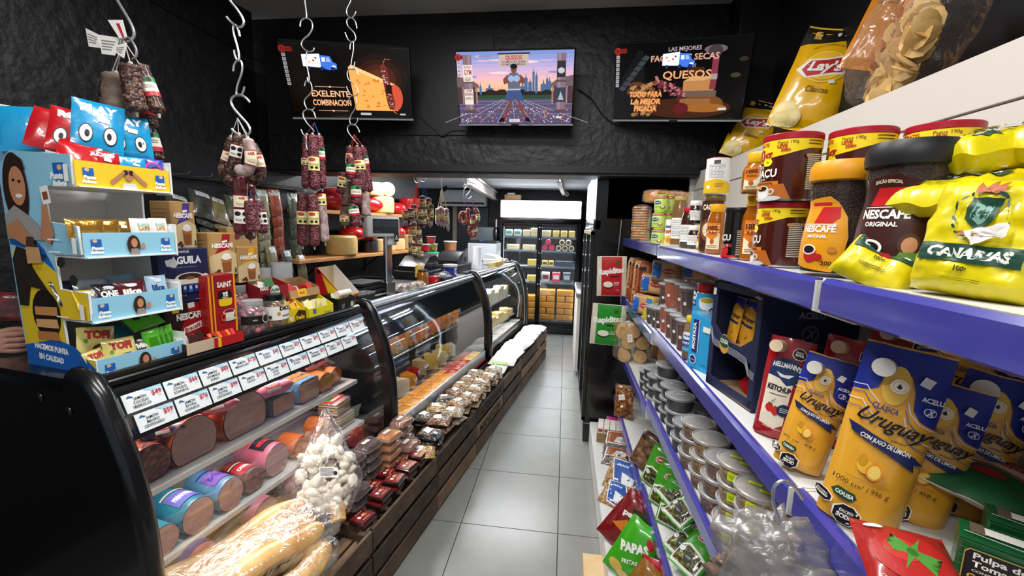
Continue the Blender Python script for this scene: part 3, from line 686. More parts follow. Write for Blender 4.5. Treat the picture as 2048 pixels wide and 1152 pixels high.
BC=cooler((-.40,6.7,0),0,1.26,.6,2.10,'wide two door cooler with a lit white header against the back wall',2,signh=.27,shelfz=(.20,.815,1.07,1.315,1.535),lp=22)
RC=cooler((.215,3.93,0),-pi/2,1.32,.74,2.13,'tall black glass door cooler with a lit sign on the right of the aisle',2,signh=.36,sign=em('dfe9ff',2.2),lp=10)
g=MB(); fz=thing('chest_freezer','low white chest freezer with a steel rim beyond the right cooler','freezer',(.5,5.25,0))
g.box((.0,0,.49),(.68,.95,.86),WHT,bev=.012); g.build('body',fz); g=MB(); g.box((0,0,.95),(.70,.97,.06),STEEL,bev=.01); g.build('rim',fz); g=MB(); g.box((0,0,.985),(.6,.86,.012),GLASS); g.build('glass_lid',fz); g=MB(); g.box((0,0,.03),(.6,.85,.06),BLKM); g.build('plinth',fz)
# ================= goods on the right hand gondola =================
def put(u,v,z,r=0):
    p=at(u,v,'z',z); d=Vector((p.x,p.y,0)).normalized()*r; return Vector((p.x+d.x,p.y+d.y,z))
def face(p,e=0): return math.atan2(-p[0],p[1])+e
ORD=['nearest','second','third','fourth','fifth','sixth','seventh','eighth','ninth','tenth','eleventh','twelfth']
LVL=['bottom','second from the bottom','third from the bottom','fourth from the bottom','fifth from the bottom']
YEL='f2c311'; 
# --- cocoa brown coffee cans ---
def coffee_can(label,loc,rz,dark=False,r=.05,h=.143):
    t=thing('coffee_can',label,'can',loc,rz,'coffee cans on the top shelf')
    body=mat('can_brown_print','4a1a12',r=.22,coat=.5) if not dark else mat('can_black_print','15110f',r=.22,coat=.5)
    g=MB(); g.lathe([(r*.99,0),(r,.003),(r,h-.012)],body,40); g.lathe([(0,0),(r*.97,.0),(r*1.0,.0),(r*1.01,.004)],STEEL,40); g.build('body',t)
    g=MB(); lm=mat('lid_red','a5142a',r=.35) if not dark else mat('lid_black','191716',r=.35)
    g.lathe([(r*1.01,h-.014),(r*1.03,h-.013),(r*1.03,h-.002),(r*1.0,h),(r*.93,h),(r*.92,h-.003),(0,h-.003)],lm,40); g.build('lid',t)
    S=cyl(r,-.35); P=Print(); w='f4f0e6'
    if not dark:
        P.poly([(-r*1.3,h-.014),(-r*1.3,h-.045),(-r*.5,h-.053),(r*.3,h-.046),(r*1.1,h-.034),(r*2.4,h-.030),(r*2.4,h-.014)],'f3d51b')
        P.text('GRATIS',-.037,h-.025,.0075,'b3261c',bold=.03); P.text('10g',-.036,h-.056,.026,'f0e61a',bold=.09,wd=.058); P.text('10g',-.036,h-.056,.026,'b3261c',bold=.03,wd=.055)
        P.text('Pague 190g',.02,h-.023,.006,'55300f'); P.text('LEVE',.01,h-.031,.0065,'b3261c',bold=.04); P.text('200g',.017,h-.039,.0065,'b3261c',bold=.04)
        P.lines(.075,h-.022,.036,.012,2,'55300f')
    P.text('CAFÉ',-.037,h-.072,.0065,w); P.text('GUAÇU',-.03,h-.091,.0165,w,bold=.03,wd=.07); P.text('EM PÓ',-.027,h-.098,.004,w)
    P.rect(-.027,h-.105,.074,.0085,'d97a1e' if not dark else '8d1d36'); P.text('TRADICIONAL' if not dark else 'EXTRA FORTE',-.027,h-.1075,.005,'3b1c10' if not dark else w,bold=.02,wd=.055)
    if not dark:
        P.poly([(-.055,.004),(-.055,.03),(.02,.036),(.034,.004)],'b8641c'); P.ell(-.012,.006,.03,.006,'cfcfcb'); P.ell(-.022,.019,.017,.015,'e9e9e6'); P.ell(-.024,.027,.016,.007,'dcdcd8'); P.ell(-.024,.027,.013,.0055,'2c120a'); P.poly([(-.036,.028),(-.03,.034),(-.022,.032),(-.027,.025)],'e49a2c')
        P.ell(-.002,.02,.007,.007,'d8d8d5'); P.ell(-.002,.02,.004,.004,'b8641c')
        P.lines(.075,h*.42,.037,h*.52,19,'c8a85a' if 0 else 'e0d6c4',t=.45,seed=2); P.ell(.058,h-.05,.005,.0035,'c98a50')
    else:
        P.ell(-.02,.022,.022,.02,'c22523'); P.ell(-.022,.035,.019,.009,'8f1518'); P.ell(-.022,.034,.016,.007,'9a6a3c'); P.poly([(-.04,.004),(-.04,.01),(.02,.01),(.02,.004)],'c22523'); P.lines(.03,.045,.02,.07,14,'d8d0c4',t=.4)
    for i in range(4): P.ell(.045,.02+.018*i,.0045,.0045,w,8) if dark==False and False else None
    P.apply('label',t,S,maxlen=.012); return t
_z=SZ[1][0]
b0=Vector((.487,1.055,_z)); 
coffee_can('brown coffee can in the lower row, beside the black coffee can',b0,face(b0,-.5))
b1=b0+Vector((.095,-.02,0)); coffee_can('brown coffee can in the lower row, hidden behind the amber coffee jar',b1,face(b1,-.5))
b2=Vector((.49,1.05,_z+.144)); coffee_can('brown coffee can stacked on top with a full view of its cup picture',b2,face(b2,-.15),r=.056)
b3=Vector((.60,1.00,_z+.144)); coffee_can('brown coffee can stacked in the middle of the upper row',b3,face(b3,-.25),r=.056)
b4=Vector((.715,.955,_z+.144)); coffee_can('brown coffee can at the right end of the upper row, above the yerba bags',b4,face(b4,.1),r=.056)
b6=Vector((.60,.99,_z)); coffee_can('brown coffee can under the middle can of the upper row',b6,face(b6,.1)); b7=Vector((.715,.955,_z)); coffee_can('brown coffee can under the right can of the upper row',b7,face(b7,.1))
b5=put(1468,518,_z,.032); coffee_can('slim black coffee can with a red cup beside the honey jars',b5,face(b5,-.2),dark=True,r=.034,h=.142)
# --- instant coffee glass jars ---
COFF=mat('instant_coffee_granules','3a1c0e',r=.7,v=(380,'5e3018','2a1209'))
def glass_jar(label,loc,rz,capm,lab,h=.195,r=.052,k=1):
    t=thing('instant_coffee_jar',label,'jar',loc,rz,'instant coffee jars')
    pr=[(r*.86,.0),(r*.98,.006),(r*1.0,.03),(r*.99,.055),(r*.93,.085),(r*.86,.105),(r*.83,.118),(r*.87,.135),(r*.92,.150),(r*.88,.163),(r*.8,.167)]
    s=h/.195; pr=[(a,b*s) for a,b in pr]
    g=MB(); g.lathe([(0,.002)]+pr,film('jar_glass','f6f8f6',op=.01,gl=.02,r=.05,fr=.12),36); g.build('glass',t)
    g=MB(); g.lathe([(0,.008)]+[(a-.003,b) for a,b in pr[1:-1]]+[(0,.158*s)],COFF,36); g.build('coffee',t)
    g=MB(); g.lathe([(r*.86,.160*s),(r*.96,.163*s),(r*.99,.172*s),(r*.97,.186*s),(r*.88,h),(0,h+.001)],capm,36); g.build('cap',t)
    P=Print(); w='f6f1ea'
    def rf(z):
        for i in range(len(pr)-1):
            if pr[i][1]<=z<=pr[i+1][1]: f=(z-pr[i][1])/(pr[i+1][1]-pr[i][1]); return pr[i][0]*(1-f)+pr[i+1][0]*f
        return r
    if lab=='amber':
        P.poly([(-.058,.018),(-.05,.128*s),(0,.135*s),(.012,.125*s),(.028,.10*s),(.034,.07),(.03,.03),(.016,.008),(-.03,.012)],'e39a12')
        P.rect(-.014,.122*s,.034,.006,'c1272d'); P.poly([(-.022,.09*s),(-.010,.117*s),(.016,.117*s),(.018,.10*s),(.008,.09*s)],'c4161c')
        P.rect(-.012,.088*s,.055,.0012,w); P.text('NESCAFÉ',-.013,.075*s,.0115,w,bold=.04,wd=.056); P.text('MATINAL',-.013,.065*s,.0055,w,bold=.03,wd=.034)
        P.ell(-.02,.036,.013,.012,'b81c22'); P.ell(-.023,.047,.013,.0095,w); P.ell(-.023,.047,.0105,.007,'1c0b07'); P.ell(.014,.048,.007,.006,'c77f18',10); P.text('200 g',.012,.020,.0075,'2a1608',bold=.02); P.ell(-.004,.034,.006,.006,'b81c22',10)
    else:
        P.poly([(-.06,.014),(-.058,.115*s),(-.03,.145*s),(.0,.15*s),(.03,.14*s),(.05,.11*s),(.052,.05),(.035,.008),(-.04,.006)],'3a130e')
        P.text('EDIÇÃO ESPECIAL',-.008,.137*s,.0045,'e9d9b8',bold=.03,wd=.034,arc=.002); P.poly([(-.03,.108*s),(-.018,.132*s),(.018,.132*s),(.018,.118*s),(.01,.108*s)],'c4161c'); P.rect(-.008,.106*s,.06,.0012,w)
        P.text('NESCAFÉ',-.008,.091*s,.0125,w,bold=.04,wd=.062); P.text('ORIGINAL',-.010,.080*s,.0065,w,bold=.03,wd=.042); P.poly([(-.05,.05),(-.04,.07),(-.02,.07),(-.035,.05)],'b81c22')
        P.rect(-.044,.055,.02,.011,'d9cbb4'); P.text('EXTRA FORTE',-.044,.053,.0032,'3a130e',wd=.017); P.ell(-.016,.040,.02,.013,'b81c22'); P.ell(-.018,.055,.0165,.0125,w); P.ell(-.018,.055,.013,.009,'130806'); P.ell(.004,.040,.007,.008,'b81c22',10)
        P.ell(.026,.062,.012,.016,'4a2a1c'); P.ell(.027,.06,.0085,.012,'c48a66'); P.poly([(.012,.034),(.018,.05),(.036,.05),(.044,.036)],'5e8a3a'); P.lines(-.01,.016,.05,.006,1,'c9a17a')
    P.apply('label',t,cyl(rf),maxlen=.012,off=.0006); return t
j1=Vector((.500,.865,_z)); glass_jar('instant coffee jar with an amber cap and yellow label',j1,face(j1,-.35),mat('amber_cap','e39a14',r=.4),'amber',h=.205,r=.056)
j2=put(1712,566,SZ[2][0],.056); j2=Vector((.515,.735,SZ[2][0])); glass_jar('larger instant coffee jar with a black cap and dark brown label',j2,face(j2,-.3),mat('black_cap','1b1b1d',r=.45),'brown',h=.212,r=.058)
# --- honey jars and spreads ---
def jar(label,loc,rz,r,h,fill,capcol,lab=None,sq=1,name='honey_jar',cat='jar',group='jars on the top shelf',caph=.022,clear=True):
    t=thing(name,label,cat,loc,rz,group); hb=h-caph
    pr=[(r*.9,0),(r,.005),(r,hb*.70),(r*.93,hb*.85),(r*.72,hb),(r*.72,hb+.004)]
    fm=mat('fill_'+fill,fill,r=.18,coat=.8) if clear else mat('fillp_'+fill,fill,r=.35)
    g=MB(); g.lathe([(0,.0)]+pr,fm,28,sy=sq); g.build('body',t)
    cm=mat('cap_'+capcol,capcol,r=.35)
    g=MB(); g.lathe([(r*.76,hb-.001),(r*.80,hb+.002),(r*.80,h-.003),(r*.76,h),(0,h)],cm,28,sy=sq)
    for i in range(0): pass
    g.build('cap',t)
    if lab:
        P=Print(); lab(P,r,h); P.apply('label',t,(lambda a,b,q: Vector(((r+q)*math.sin(a/r),-(r+q)*math.cos(a/r)*sq,b))),maxlen=.012)
    return t
def lab_miel(P,r,h):
    a=min(.036,r*1.3); b=h*.52; y=h*.36
    P.rect(0,y,a*1.25,b,'efe3c2'); P.poly([(-a*.62,y+b*.5),(-a*.62,y),(0,y-b*.18),(a*.62,y+b*.1),(a*.62,y+b*.5)],'dd7a1c'); P.text('MIEL',0,y+b*.24,b*.15,'5c2708',bold=.05,wd=a*1.0); P.text('PURA',0,y+b*.06,b*.11,'8a3c0c',bold=.04,wd=a*.7)
    P.ell(0,y-b*.22,a*.18,b*.1,'b05c14',10); P.lines(0,y-b*.40,a*.9,b*.12,2,'7b4a1e')
def lab_white(P,r,h):
    P.rect(0,h*.36,r*1.9,h*.42,'ecebe6'); P.lines(.0,h*.36,r*1.5,h*.34,9,'8a8a88',t=.4,seed=4)
def lab_green(P,r,h):
    P.rect(0,h*.84,r*2.6,h*.12,'c33'+'045'); P.text('1 DE REGALO',0,h*.815,h*.055,'ffffff',bold=.03,wd=r*1.7); P.ell(-r*.4,h*.52,r*.55,h*.1,'1f4f86',14); P.text('DULCE',-r*.4,h*.49,h*.06,'f4f0e6',bold=.04,wd=r*.8); P.ell(r*.35,h*.25,r*.35,h*.1,'9a6a38',12); P.ell(r*.35,h*.28,r*.2,h*.07,'e8dcae',10); P.text('de leche',-r*.35,h*.25,h*.06,'5a4a20')
def lab_choc(P,r,h):
    P.rect(0,h*.5,r*1.9,h*.8,'3a1a10'); P.ell(0,h*.4,r*.8,h*.2,'7a4a2a',16); P.ell(0,h*.4,r*.55,h*.13,'e6d8c0',14); P.text('CACAO',0,h*.75,h*.09,'e9dcc4',bold=.04,wd=r*1.3)
def lab_mondo(P,r,h):
    P.rect(0,h*.5,r*2,h*.95,'f2efe6'); P.poly([(-r,h*.02),(-r,h*.3),(0,h*.38),(r,h*.3),(r,h*.02)],'e8b51c'); P.text('mondo',0,h*.66,h*.12,'2d2c74',bold=.05,wd=r*1.5); P.text('RAPIS',0,h*.46,h*.12,'c22a1c',bold=.06,wd=r*1.4); P.ell(0,h*.2,r*.5,h*.1,'c98a30',12)
def lab_tin(P,r,h):
    P.rect(0,h*.66,r*2.2,h*.62,'e6e6e2'); P.lines(.002,h*.62,r*1.4,h*.36,10,'8d8f90',t=.4,seed=6); P.rect(0,h*.86,r*.5,h*.1,'4b4b4b'); P.poly([(-r*1.4,h*.04),(-r*1.4,h*.34),(0,h*.42),(r*1.4,h*.3),(r*1.4,h*.04)],'e2b81a'); P.ell(-r*.6,h*.2,r*.18,h*.05,'f4f4f0',10); P.lines(r*.3,h*.25,r*.7,h*.12,3,'8a6a10')
HON='9a5208'
def J(u,v,*a,rr=.03,e=-.35,z=_z,**k):
    p=put(u,v,z,rr); return jar(a[0],p,face(p,e),*a[1:],**k)
J(1428,508,'tall square jar of dark honey with a white and orange label',.030,.165,HON,'e9a91a',lab_miel,caph=.026,rr=.03)
J(1403,500,'short jar of honey with a yellow lid in front of the tall honey',.022,.095,'8a4a0c','edb41c',lab_miel,rr=.022)
J(1418,503,'small jar of honey wedged between two other honey jars',.022,.095,'a55c10','edb41c',lab_miel,rr=.05)
p=Vector((.515,1.24,_z)); jar('honey jar standing behind the slim black coffee can',p,face(p,-.3),.04,.172,HON,'edb41c',lab_miel,caph=.028)
p=Vector((.560,1.36,_z)); jar('honey jar of the back row beside the tin of cocoa',p,face(p,-.3),.04,.180,'7f4208','edb41c',lab_miel,caph=.028)
p=Vector((.50,1.215,_z+.174)); jar('big squat honey jar stacked beside the upper coffee cans',p,face(p,-.5),.045,.105,'9a5a10','eeb31c',lab_miel,caph=.026)
p=Vector((.62,1.20,_z)); jar('honey jar hidden behind the coffee cans with a yellow cap',p,face(p,-.3),.04,.172,HON,'edb41c',lab_miel,caph=.028)
for k,(dx,dy,dz,lb) in enumerate(((0,0,0,'chocolate spread jar with a white cap on the shelf'),(0,.02,.105,'chocolate spread jar with a white cap stacked on another spread jar'),)):
    p=put(1388,497,_z,.03)+Vector((dx,dy,dz)); jar(lb,p,face(p,-.3),.031,.098,'2e140c','eceae6',lab_white,name='spread_jar',caph=.02)
p=put(1414,500,_z,.10); jar('chocolate spread jar with a dark label behind the spread jars',p,face(p,-.3),.034,.17,'35160c','2a1a14',lab_choc,name='spread_jar',caph=.02)
p=put(1372,497,_z,.09); jar('chocolate spread jar with a red cap behind the white capped one',p,face(p,-.3),.03,.175,'3a1b10','b5202c',lab_white,name='spread_jar',caph=.02)
p=put(1362,492,_z,.035); jar('dark brown cocoa carton tin beside the breakfast can',p,face(p,-.2),.030,.13,'38180f','38180f',lab_choc,name='cocoa_tin',cat='tin',caph=.006,clear=False)
p=put(1337,491,_z,.02); jar('small round breakfast can with a red top and yellow base',p,face(p,-.2),.022,.13,'efece4','b01c2a',lab_mondo,name='cereal_can',cat='can',caph=.008,clear=False)
p=put(1354,493,_z,.10); jar('tall jar with a pale label and gold lid behind the cocoa tin',p,face(p,-.2),.036,.235,'7b5a34','b9a24a',lab_white,name='spread_jar',caph=.018)
for i,(u,v,zz,lb,rr) in enumerate(((1400,500,.20,'white and yellow tin with a red lid, nearer of the two on top',.14),(1380,498,.20,'white and yellow tin with a red lid, farther of the two on top',.10))):
    p=Vector((.60,1.44,_z+.182)) if i==0 else Vector((.515,1.60,_z+.2)); 
    if i==0: p=Vector((.575,1.37,_z+.182))
    jar(lb,p,face(p,-.1),.040,.125,'e8e8e4','b3202e',lab_tin,name='powder_tin',cat='tin',caph=.008,clear=False)
p=Vector((.515,1.60,_z)); jar('dark jar under the farther white and yellow tin',p,face(p,-.3),.042,.198,'4a2412','6b5426',lab_choc,name='spread_jar',caph=.02)
# green tubs
def tub_g(label,loc):
    t=jar(label,loc,face(loc,-.25),.036,.083,'b9d469','a9d21e',lab_green,name='caramel_tub',cat='tub',group='pale green caramel tubs',caph=.008,clear=False); return t
gy=[(1318,488,0,'nearest green caramel tub in the bottom row'),(1290,483,0,'farther green caramel tub in the bottom row')]
q0=put(1316,490,_z,.036); q1=put(1286,484,_z,.036); q2=put(1326,491,_z,.12)
for p,lb in ((q0,'green caramel tub at the front right of the bottom row'),(q1,'green caramel tub at the front left of the bottom row'),(q0+Vector((.01,.03,.167)),'green caramel tub at the top front of the pile'),(q1+Vector((0,.0,.083)),'green caramel tub in the middle of the left pile'),(q0+Vector((.0,.01,.083)),'green caramel tub in the middle of the right pile'),(q2,'green caramel tub at the bottom of the back pile'),(q2+Vector((0,0,.083)),'green caramel tub in the middle of the back pile'),(q2+Vector((.01,.02,.167)),'green caramel tub at the top of the back pile')): tub_g(lb,p)
# toast packs
BREAD=mat('toast_bread','c07a2c',r=.6,n=(30,'d79a4a',.35,.7,'8a4a18'),coat=.5,b=(40,.3))
def toast_pack(label,loc,rot,w=.13,h=.10,l=.21,n=13,name='toast_pack'):
    t=thing(name,label,'bread pack',loc,rot=rot,group='toast packs at the far end of the top shelf')
    g=MB()
    for i in range(n): g.box((U(-.003,.003),-l/2+l*(i+.5)/n,h/2),(w*.88,l/n*.72,h*.9),BREAD,bev=.006)
    g.build('toast_slice',t,kind='stuff')
    bagw(t,w,h,l); return t
def bagw(t,w,h,l,m=None,name='wrapper',amp=.006):
    g=MB(); m=m or WRAP; N=18;K=20
    def f(u,v):
        a=2*pi*u; y=(v-.5)*l*1.12; e=1 if .08<v<.92 else (.9 if .03<v<.97 else .35)
        x=math.copysign(abs(math.cos(a))**.35,math.cos(a))*w/2*e*1.02; z=math.copysign(abs(math.sin(a))**.35,math.sin(a))*h/2*e*1.02+h/2+.002
        q=noise.noise(Vector((x*40+l,y*40,z*40)))*amp
        return Vector((x+q,y+q,max(.001,z+q)))
    g.grid(f,N,K,m); return g.build(name,t,ang=180)
p=put(1272,481,_z,.05)
toast_pack('upright pack of toast at the far end of the top shelf',Vector((.475,2.76,_z+.002)),(pi/2,0,-.35),w=.10,h=.12,l=.2)
bpy.data.objects['toast_pack'].location.z+=.11
toast_pack('pack of toast lying on the green tubs and the upright pack',Vector((.56,2.55,_z+.222)),(0,0,-1.0),w=.12,h=.07,l=.26)
toast_pack('pack of toast standing under the lying pack',Vector((.60,2.62,_z+.112)),(pi/2,0,-.4),w=.11,h=.12,l=.2)

# --- yerba bags ---
YB=mat('yellow_foil_paper','dccb0a',r=.38,coat=.35,b=(9,.35),n=(4,'d2c200',.3,.8)); YG='20483a'
def yerba(label,loc,rot,seed,w=.135,h=.215,d=.075,crest=True):
    t=thing('yerba_bag',label,'bag',loc,rot=rot,group='yellow yerba mate bags')
    S=bag(t,w,h,d,YB,seed=seed,style='brick',wr=.75,seal=.05,name='bag',pinch=.05,nu=24,nv=30)
    P=Print()
    P.rect(0,h*.33,w*.80,h*.15,YG); P.text('CANARIAS',0,h*.295,h*.075,'f2f0e4',bold=.05,wd=w*.66,shear=.12); P.text('100g',0,h*.19,h*.035,'26311c',bold=.03); P.text('ORIGINAL',0,h*.445,h*.022,'3a4a20')
    P.lines(0,h*.12,w*.4,h*.03,2,'6a6a10')
    cx,cy=0,h*.66
    P.poly([(cx-.014,cy+.02),(cx+.014,cy+.02),(cx+.014,cy-.006),(cx,cy-.02),(cx-.014,cy-.006)],YG); P.poly([(cx-.009,cy+.012),(cx+.009,cy+.012),(cx+.009,cy-.004),(cx,cy-.013),(cx-.009,cy-.004)],'7fae9c')
    for i in range(3): P.poly([(cx-.008+.006*i,cy-.004),(cx-.004+.006*i,cy-.004),(cx-.006+.006*i,cy+.006)],YG)
    P.poly([(cx-.012,cy+.025),(cx-.013,cy+.037),(cx-.006,cy+.031),(cx,cy+.039),(cx+.006,cy+.031),(cx+.013,cy+.037),(cx+.012,cy+.025)],'a8501c')
    for s in (-1,1):
        for i in range(8): a=-1.2+i*.32; P.ell(cx+s*.026*math.cos(a),cy-.002+.028*math.sin(a),.0042,.0018,YG,8,rot=s*(a+1.2))
    P.poly([(cx-.016,cy-.026),(cx,cy-.031),(cx+.016,cy-.026),(cx+.014,cy-.022),(cx,cy-.026),(cx-.014,cy-.022)],'8a4a1c')
    P.rect(.012,h*.49,.034,.017,'ece6dd',rot=.5); P.lines(.012,h*.49,.02,.008,2,'b9a9a2')
    P.apply('print',t,S,maxlen=.007,off=.0016)
    return t
Z2=SZ[2][0]
y1=Vector((.500,.590,Z2)); yerba('large yellow yerba bag facing the aisle at the shelf edge',y1,(rad(-12),rad(4),face(y1,-.42)),3,w=.122,h=.145,d=.075)
y2=Vector((.450,.705,Z2)); yerba('smaller yellow yerba bag leaning in front of the black capped jar',y2,(rad(-38),rad(22),face(y2,-.25)),5,w=.10,h=.165,d=.05)
y3=Vector((.66,.54,Z2)); yerba('yellow yerba bag at the right edge behind the large one',y3,(rad(-6),0,face(y3,.05)),8,w=.13,h=.16,d=.07)
y9=Vector((.63,.68,Z2)); yerba('yellow yerba bag standing behind the large one and carrying the pile',y9,(0,0,face(y9,.0)),9,w=.13,h=.15,d=.08)
y10=Vector((.75,.64,Z2)); yerba('yellow yerba bag at the back right carrying the pile',y10,(0,0,face(y10,.0)),12,w=.13,h=.15,d=.08)
for i,(u,v,yy,a,lb,ww,hh) in enumerate([(1850,405,.66,.30,'yellow yerba bag lying lowest of the pile',.12,.19),(1875,322,.70,.10,'yellow yerba bag lying on top of the pile at its left',.10,.12),(1990,300,.68,.05,'yellow yerba bag lying on top of the pile at its right',.12,.19),(1950,365,.74,.1,'yellow yerba bag lying second in the pile',.12,.19)]):
    p=at(u,v,'y',yy); yerba(lb,p,(rad(-80),rad(0),-pi/2+a),20+i,w=ww,h=hh,d=.055)
# --- crisp bags above the white panel ---
LY=mat('yellow_crisp_foil','f0b90a',r=.25,coat=.6,b=(7,.25),n=(3,'e3a905',.3,.8))
def crisps(label,loc,rot,seed,w,h,d):
    t=thing('crisp_bag',label,'crisp bag',loc,rot=rot,group='yellow crisp bags on top of the shelving')
    S=bag(t,w,h,d,LY,seed=seed,style='pillow',wr=.35,seal=.05,name='bag',pinch=.10)
    P=Print()
    P.poly([(-w*.5,h*1.0),(-w*.5,h*.80),(-w*.1,h*.83),(w*.2,h*.87),(w*.5,h*.86),(w*.5,h*1.0)],'17130f'); P.rect(0,h*.99,w*.98,h*.014,'f0c51a')
    P.ell(-w*.3,h*.91,w*.06,h*.045,'e9c46a',10); P.poly([(-w*.36,h*.86),(-w*.24,h*.86),(-w*.28,h*.93),(-w*.33,h*.93)],'c79a3a'); P.text('0',w*.0,h*.905,h*.04,'f0efe9',bold=.08); P.lines(w*.26,h*.92,w*.36,h*.035,2,'e6e6e2',t=.5)
    P.text('HECHO CON PAPA AL 100% NATURAL',w*.02,h*.755,h*.018,'5b3a08',wd=w*.62,arc=h*.05)
    P.ell(0,h*.60,w*.34,h*.15,'f8d13c',28); P.ell(0,h*.60,w*.31,h*.135,'d99a10',28); P.ell(0,h*.605,w*.295,h*.125,'f2bf1e',28)
    P.poly([(-w*.42,h*.55),(-w*.28,h*.66),(0,h*.68),(w*.25,h*.73),(w*.40,h*.70),(w*.32,h*.56),(0,h*.51),(-w*.24,h*.48)],'f5efe4')
    P.poly([(-w*.34,h*.555),(-w*.25,h*.645),(0,h*.665),(w*.25,h*.71),(w*.35,h*.69),(w*.29,h*.575),(0,h*.53),(-w*.22,h*.495)],'b81c24')
    P.text("Lay's",0,h*.565,h*.085,'f7f3ea',bold=.04,wd=w*.50,rot=.10,shear=.25)
    P.text('Clásicas',w*.02,h*.36,h*.052,'6b4a0c',bold=.01,wd=w*.36); 
    for a,b,r_ in ((-.30,.16,.17),(-.18,.10,.16),(-.33,.07,.14)): P.ell(w*a,h*b,w*r_,h*r_*.55,'efd88a',20,rot=.3); P.ell(w*a,h*b,w*(r_-.03),h*(r_-.03)*.5,'f6e3a2',20,rot=.3)
    P.rect(w*.2,h*.47,w*.09,h*.03,'ecebe6',rot=.3)
    P.apply('print',t,S,maxlen=.02,off=.001); return t
ZP=2.10
lb1=at(1592,262,'x',1.06); crisps('large yellow crisp bag standing upright on top of the white panel',lb1,(rad(-6),rad(17),face(lb1,0)),4,.27,.46,.09)
lb2=at(1478,318,'x',1.04); crisps('smaller yellow crisp bag leaning left, nearer the right television',lb2,(rad(-8),rad(20),face(lb2,0)),6,.25,.36,.08)
# big clear bag of snack discs
CRISP=mat('pale_fried_wafer','d2a862',r=.6,n=(25,'e2c184',.35,.7)); ORW=mat('orange_fried_sticks','b5651c',r=.6,n=(40,'d58a34',.35,.7))
def tubebag(t,path,rad_,m,name='clear_bag',n=20,amp=.012,seed=0):
    pts=[Vector(p) for p in path]; g=MB(); K=len(pts)
    ax=(pts[-1]-pts[0]).normalized(); x=ax.cross(Vector((0,0,1))).normalized() if abs(ax.z)<.95 else ax.cross(Vector((1,0,0))).normalized(); y=ax.cross(x)
    def f(u,v):
        q=v*(K-1); i=min(K-2,int(q)); fr=q-i; c=pts[i].lerp(pts[i+1],fr); r=rad_[i]*(1-fr)+rad_[i+1]*fr; a=2*pi*u
        rx,ry=(r if not isinstance(r,tuple) else r)if 0 else (r,r*.8)
        p=c+x*(rx*math.cos(a))+y*(ry*math.sin(a)); p+=(p-c)*noise.noise(p*14+Vector((seed,0,0)))*amp*20; return p
    g.grid(f,n,K*4,m); return g.build(name,t,ang=180)
t=thing('snack_bag','big clear bag of pale round wafers leaning at the top right','snack bag',(0,0,0),0)
pA=at(1745,205,'x',1.00); pB=at(1865,5,'x',.94); ax=(pB-pA)
t.location=pA; R=random.Random(4)
g=MB(); axn=ax.normalized(); sx_=axn.cross(Vector((1,-.6,0))).normalized()
for i in range(260):
    k=R.uniform(.12,.98); rr=.10+.035*math.sin(k*pi); c=ax*k+sx_*R.uniform(-rr,rr)+Vector((-.6,-.8,0))*R.uniform(-.03,.07)
    e=Euler((R.uniform(-.7,.7)+1.2,R.uniform(-.6,.6),R.uniform(0,3))).to_matrix(); g.ell(c,(.036,.036,.005),CRISP if sx_.dot(c-ax*k)<.03 or R.random()<.4 else ORW,10,4,R=e,jit=.2,seed=i)
g.build('wafer',t,kind='stuff')
tubebag(t,[ax*-.04,ax*.08,ax*.3,ax*.55,ax*.8,ax*1.0,ax*1.15,ax*1.3],[.03,.085,.125,.135,.135,.125,.10,.06],WRAP,amp=.006,seed=2)
g=MB(); g.tube([ax*-.04,ax*-.12+Vector((.0,-.01,0)),ax*-.16],lambda q:.012+.02*q,WRAP,10); g.build('tied_tail',t)
lb3=Vector((.93,1.45,2.30)); t=thing('snack_bag','orange snack packet half hidden behind the big clear bag','snack bag',at(1720,140,'x',1.12),rot=(rad(-6),rad(18),-.55)); 
S=bag(t,.15,.36,.05,mat('orange_foil','d98612',r=.3,coat=.5,b=(8,.3)),seed=9,style='pillow',name='bag'); P=Print(); P.text('mixtura',.0,.27,.03,'2a1608',bold=.05,wd=.11); P.lines(0,.24,.1,.02,2,'3a2008'); P.apply('print',t,S,maxlen=.02,off=.001)
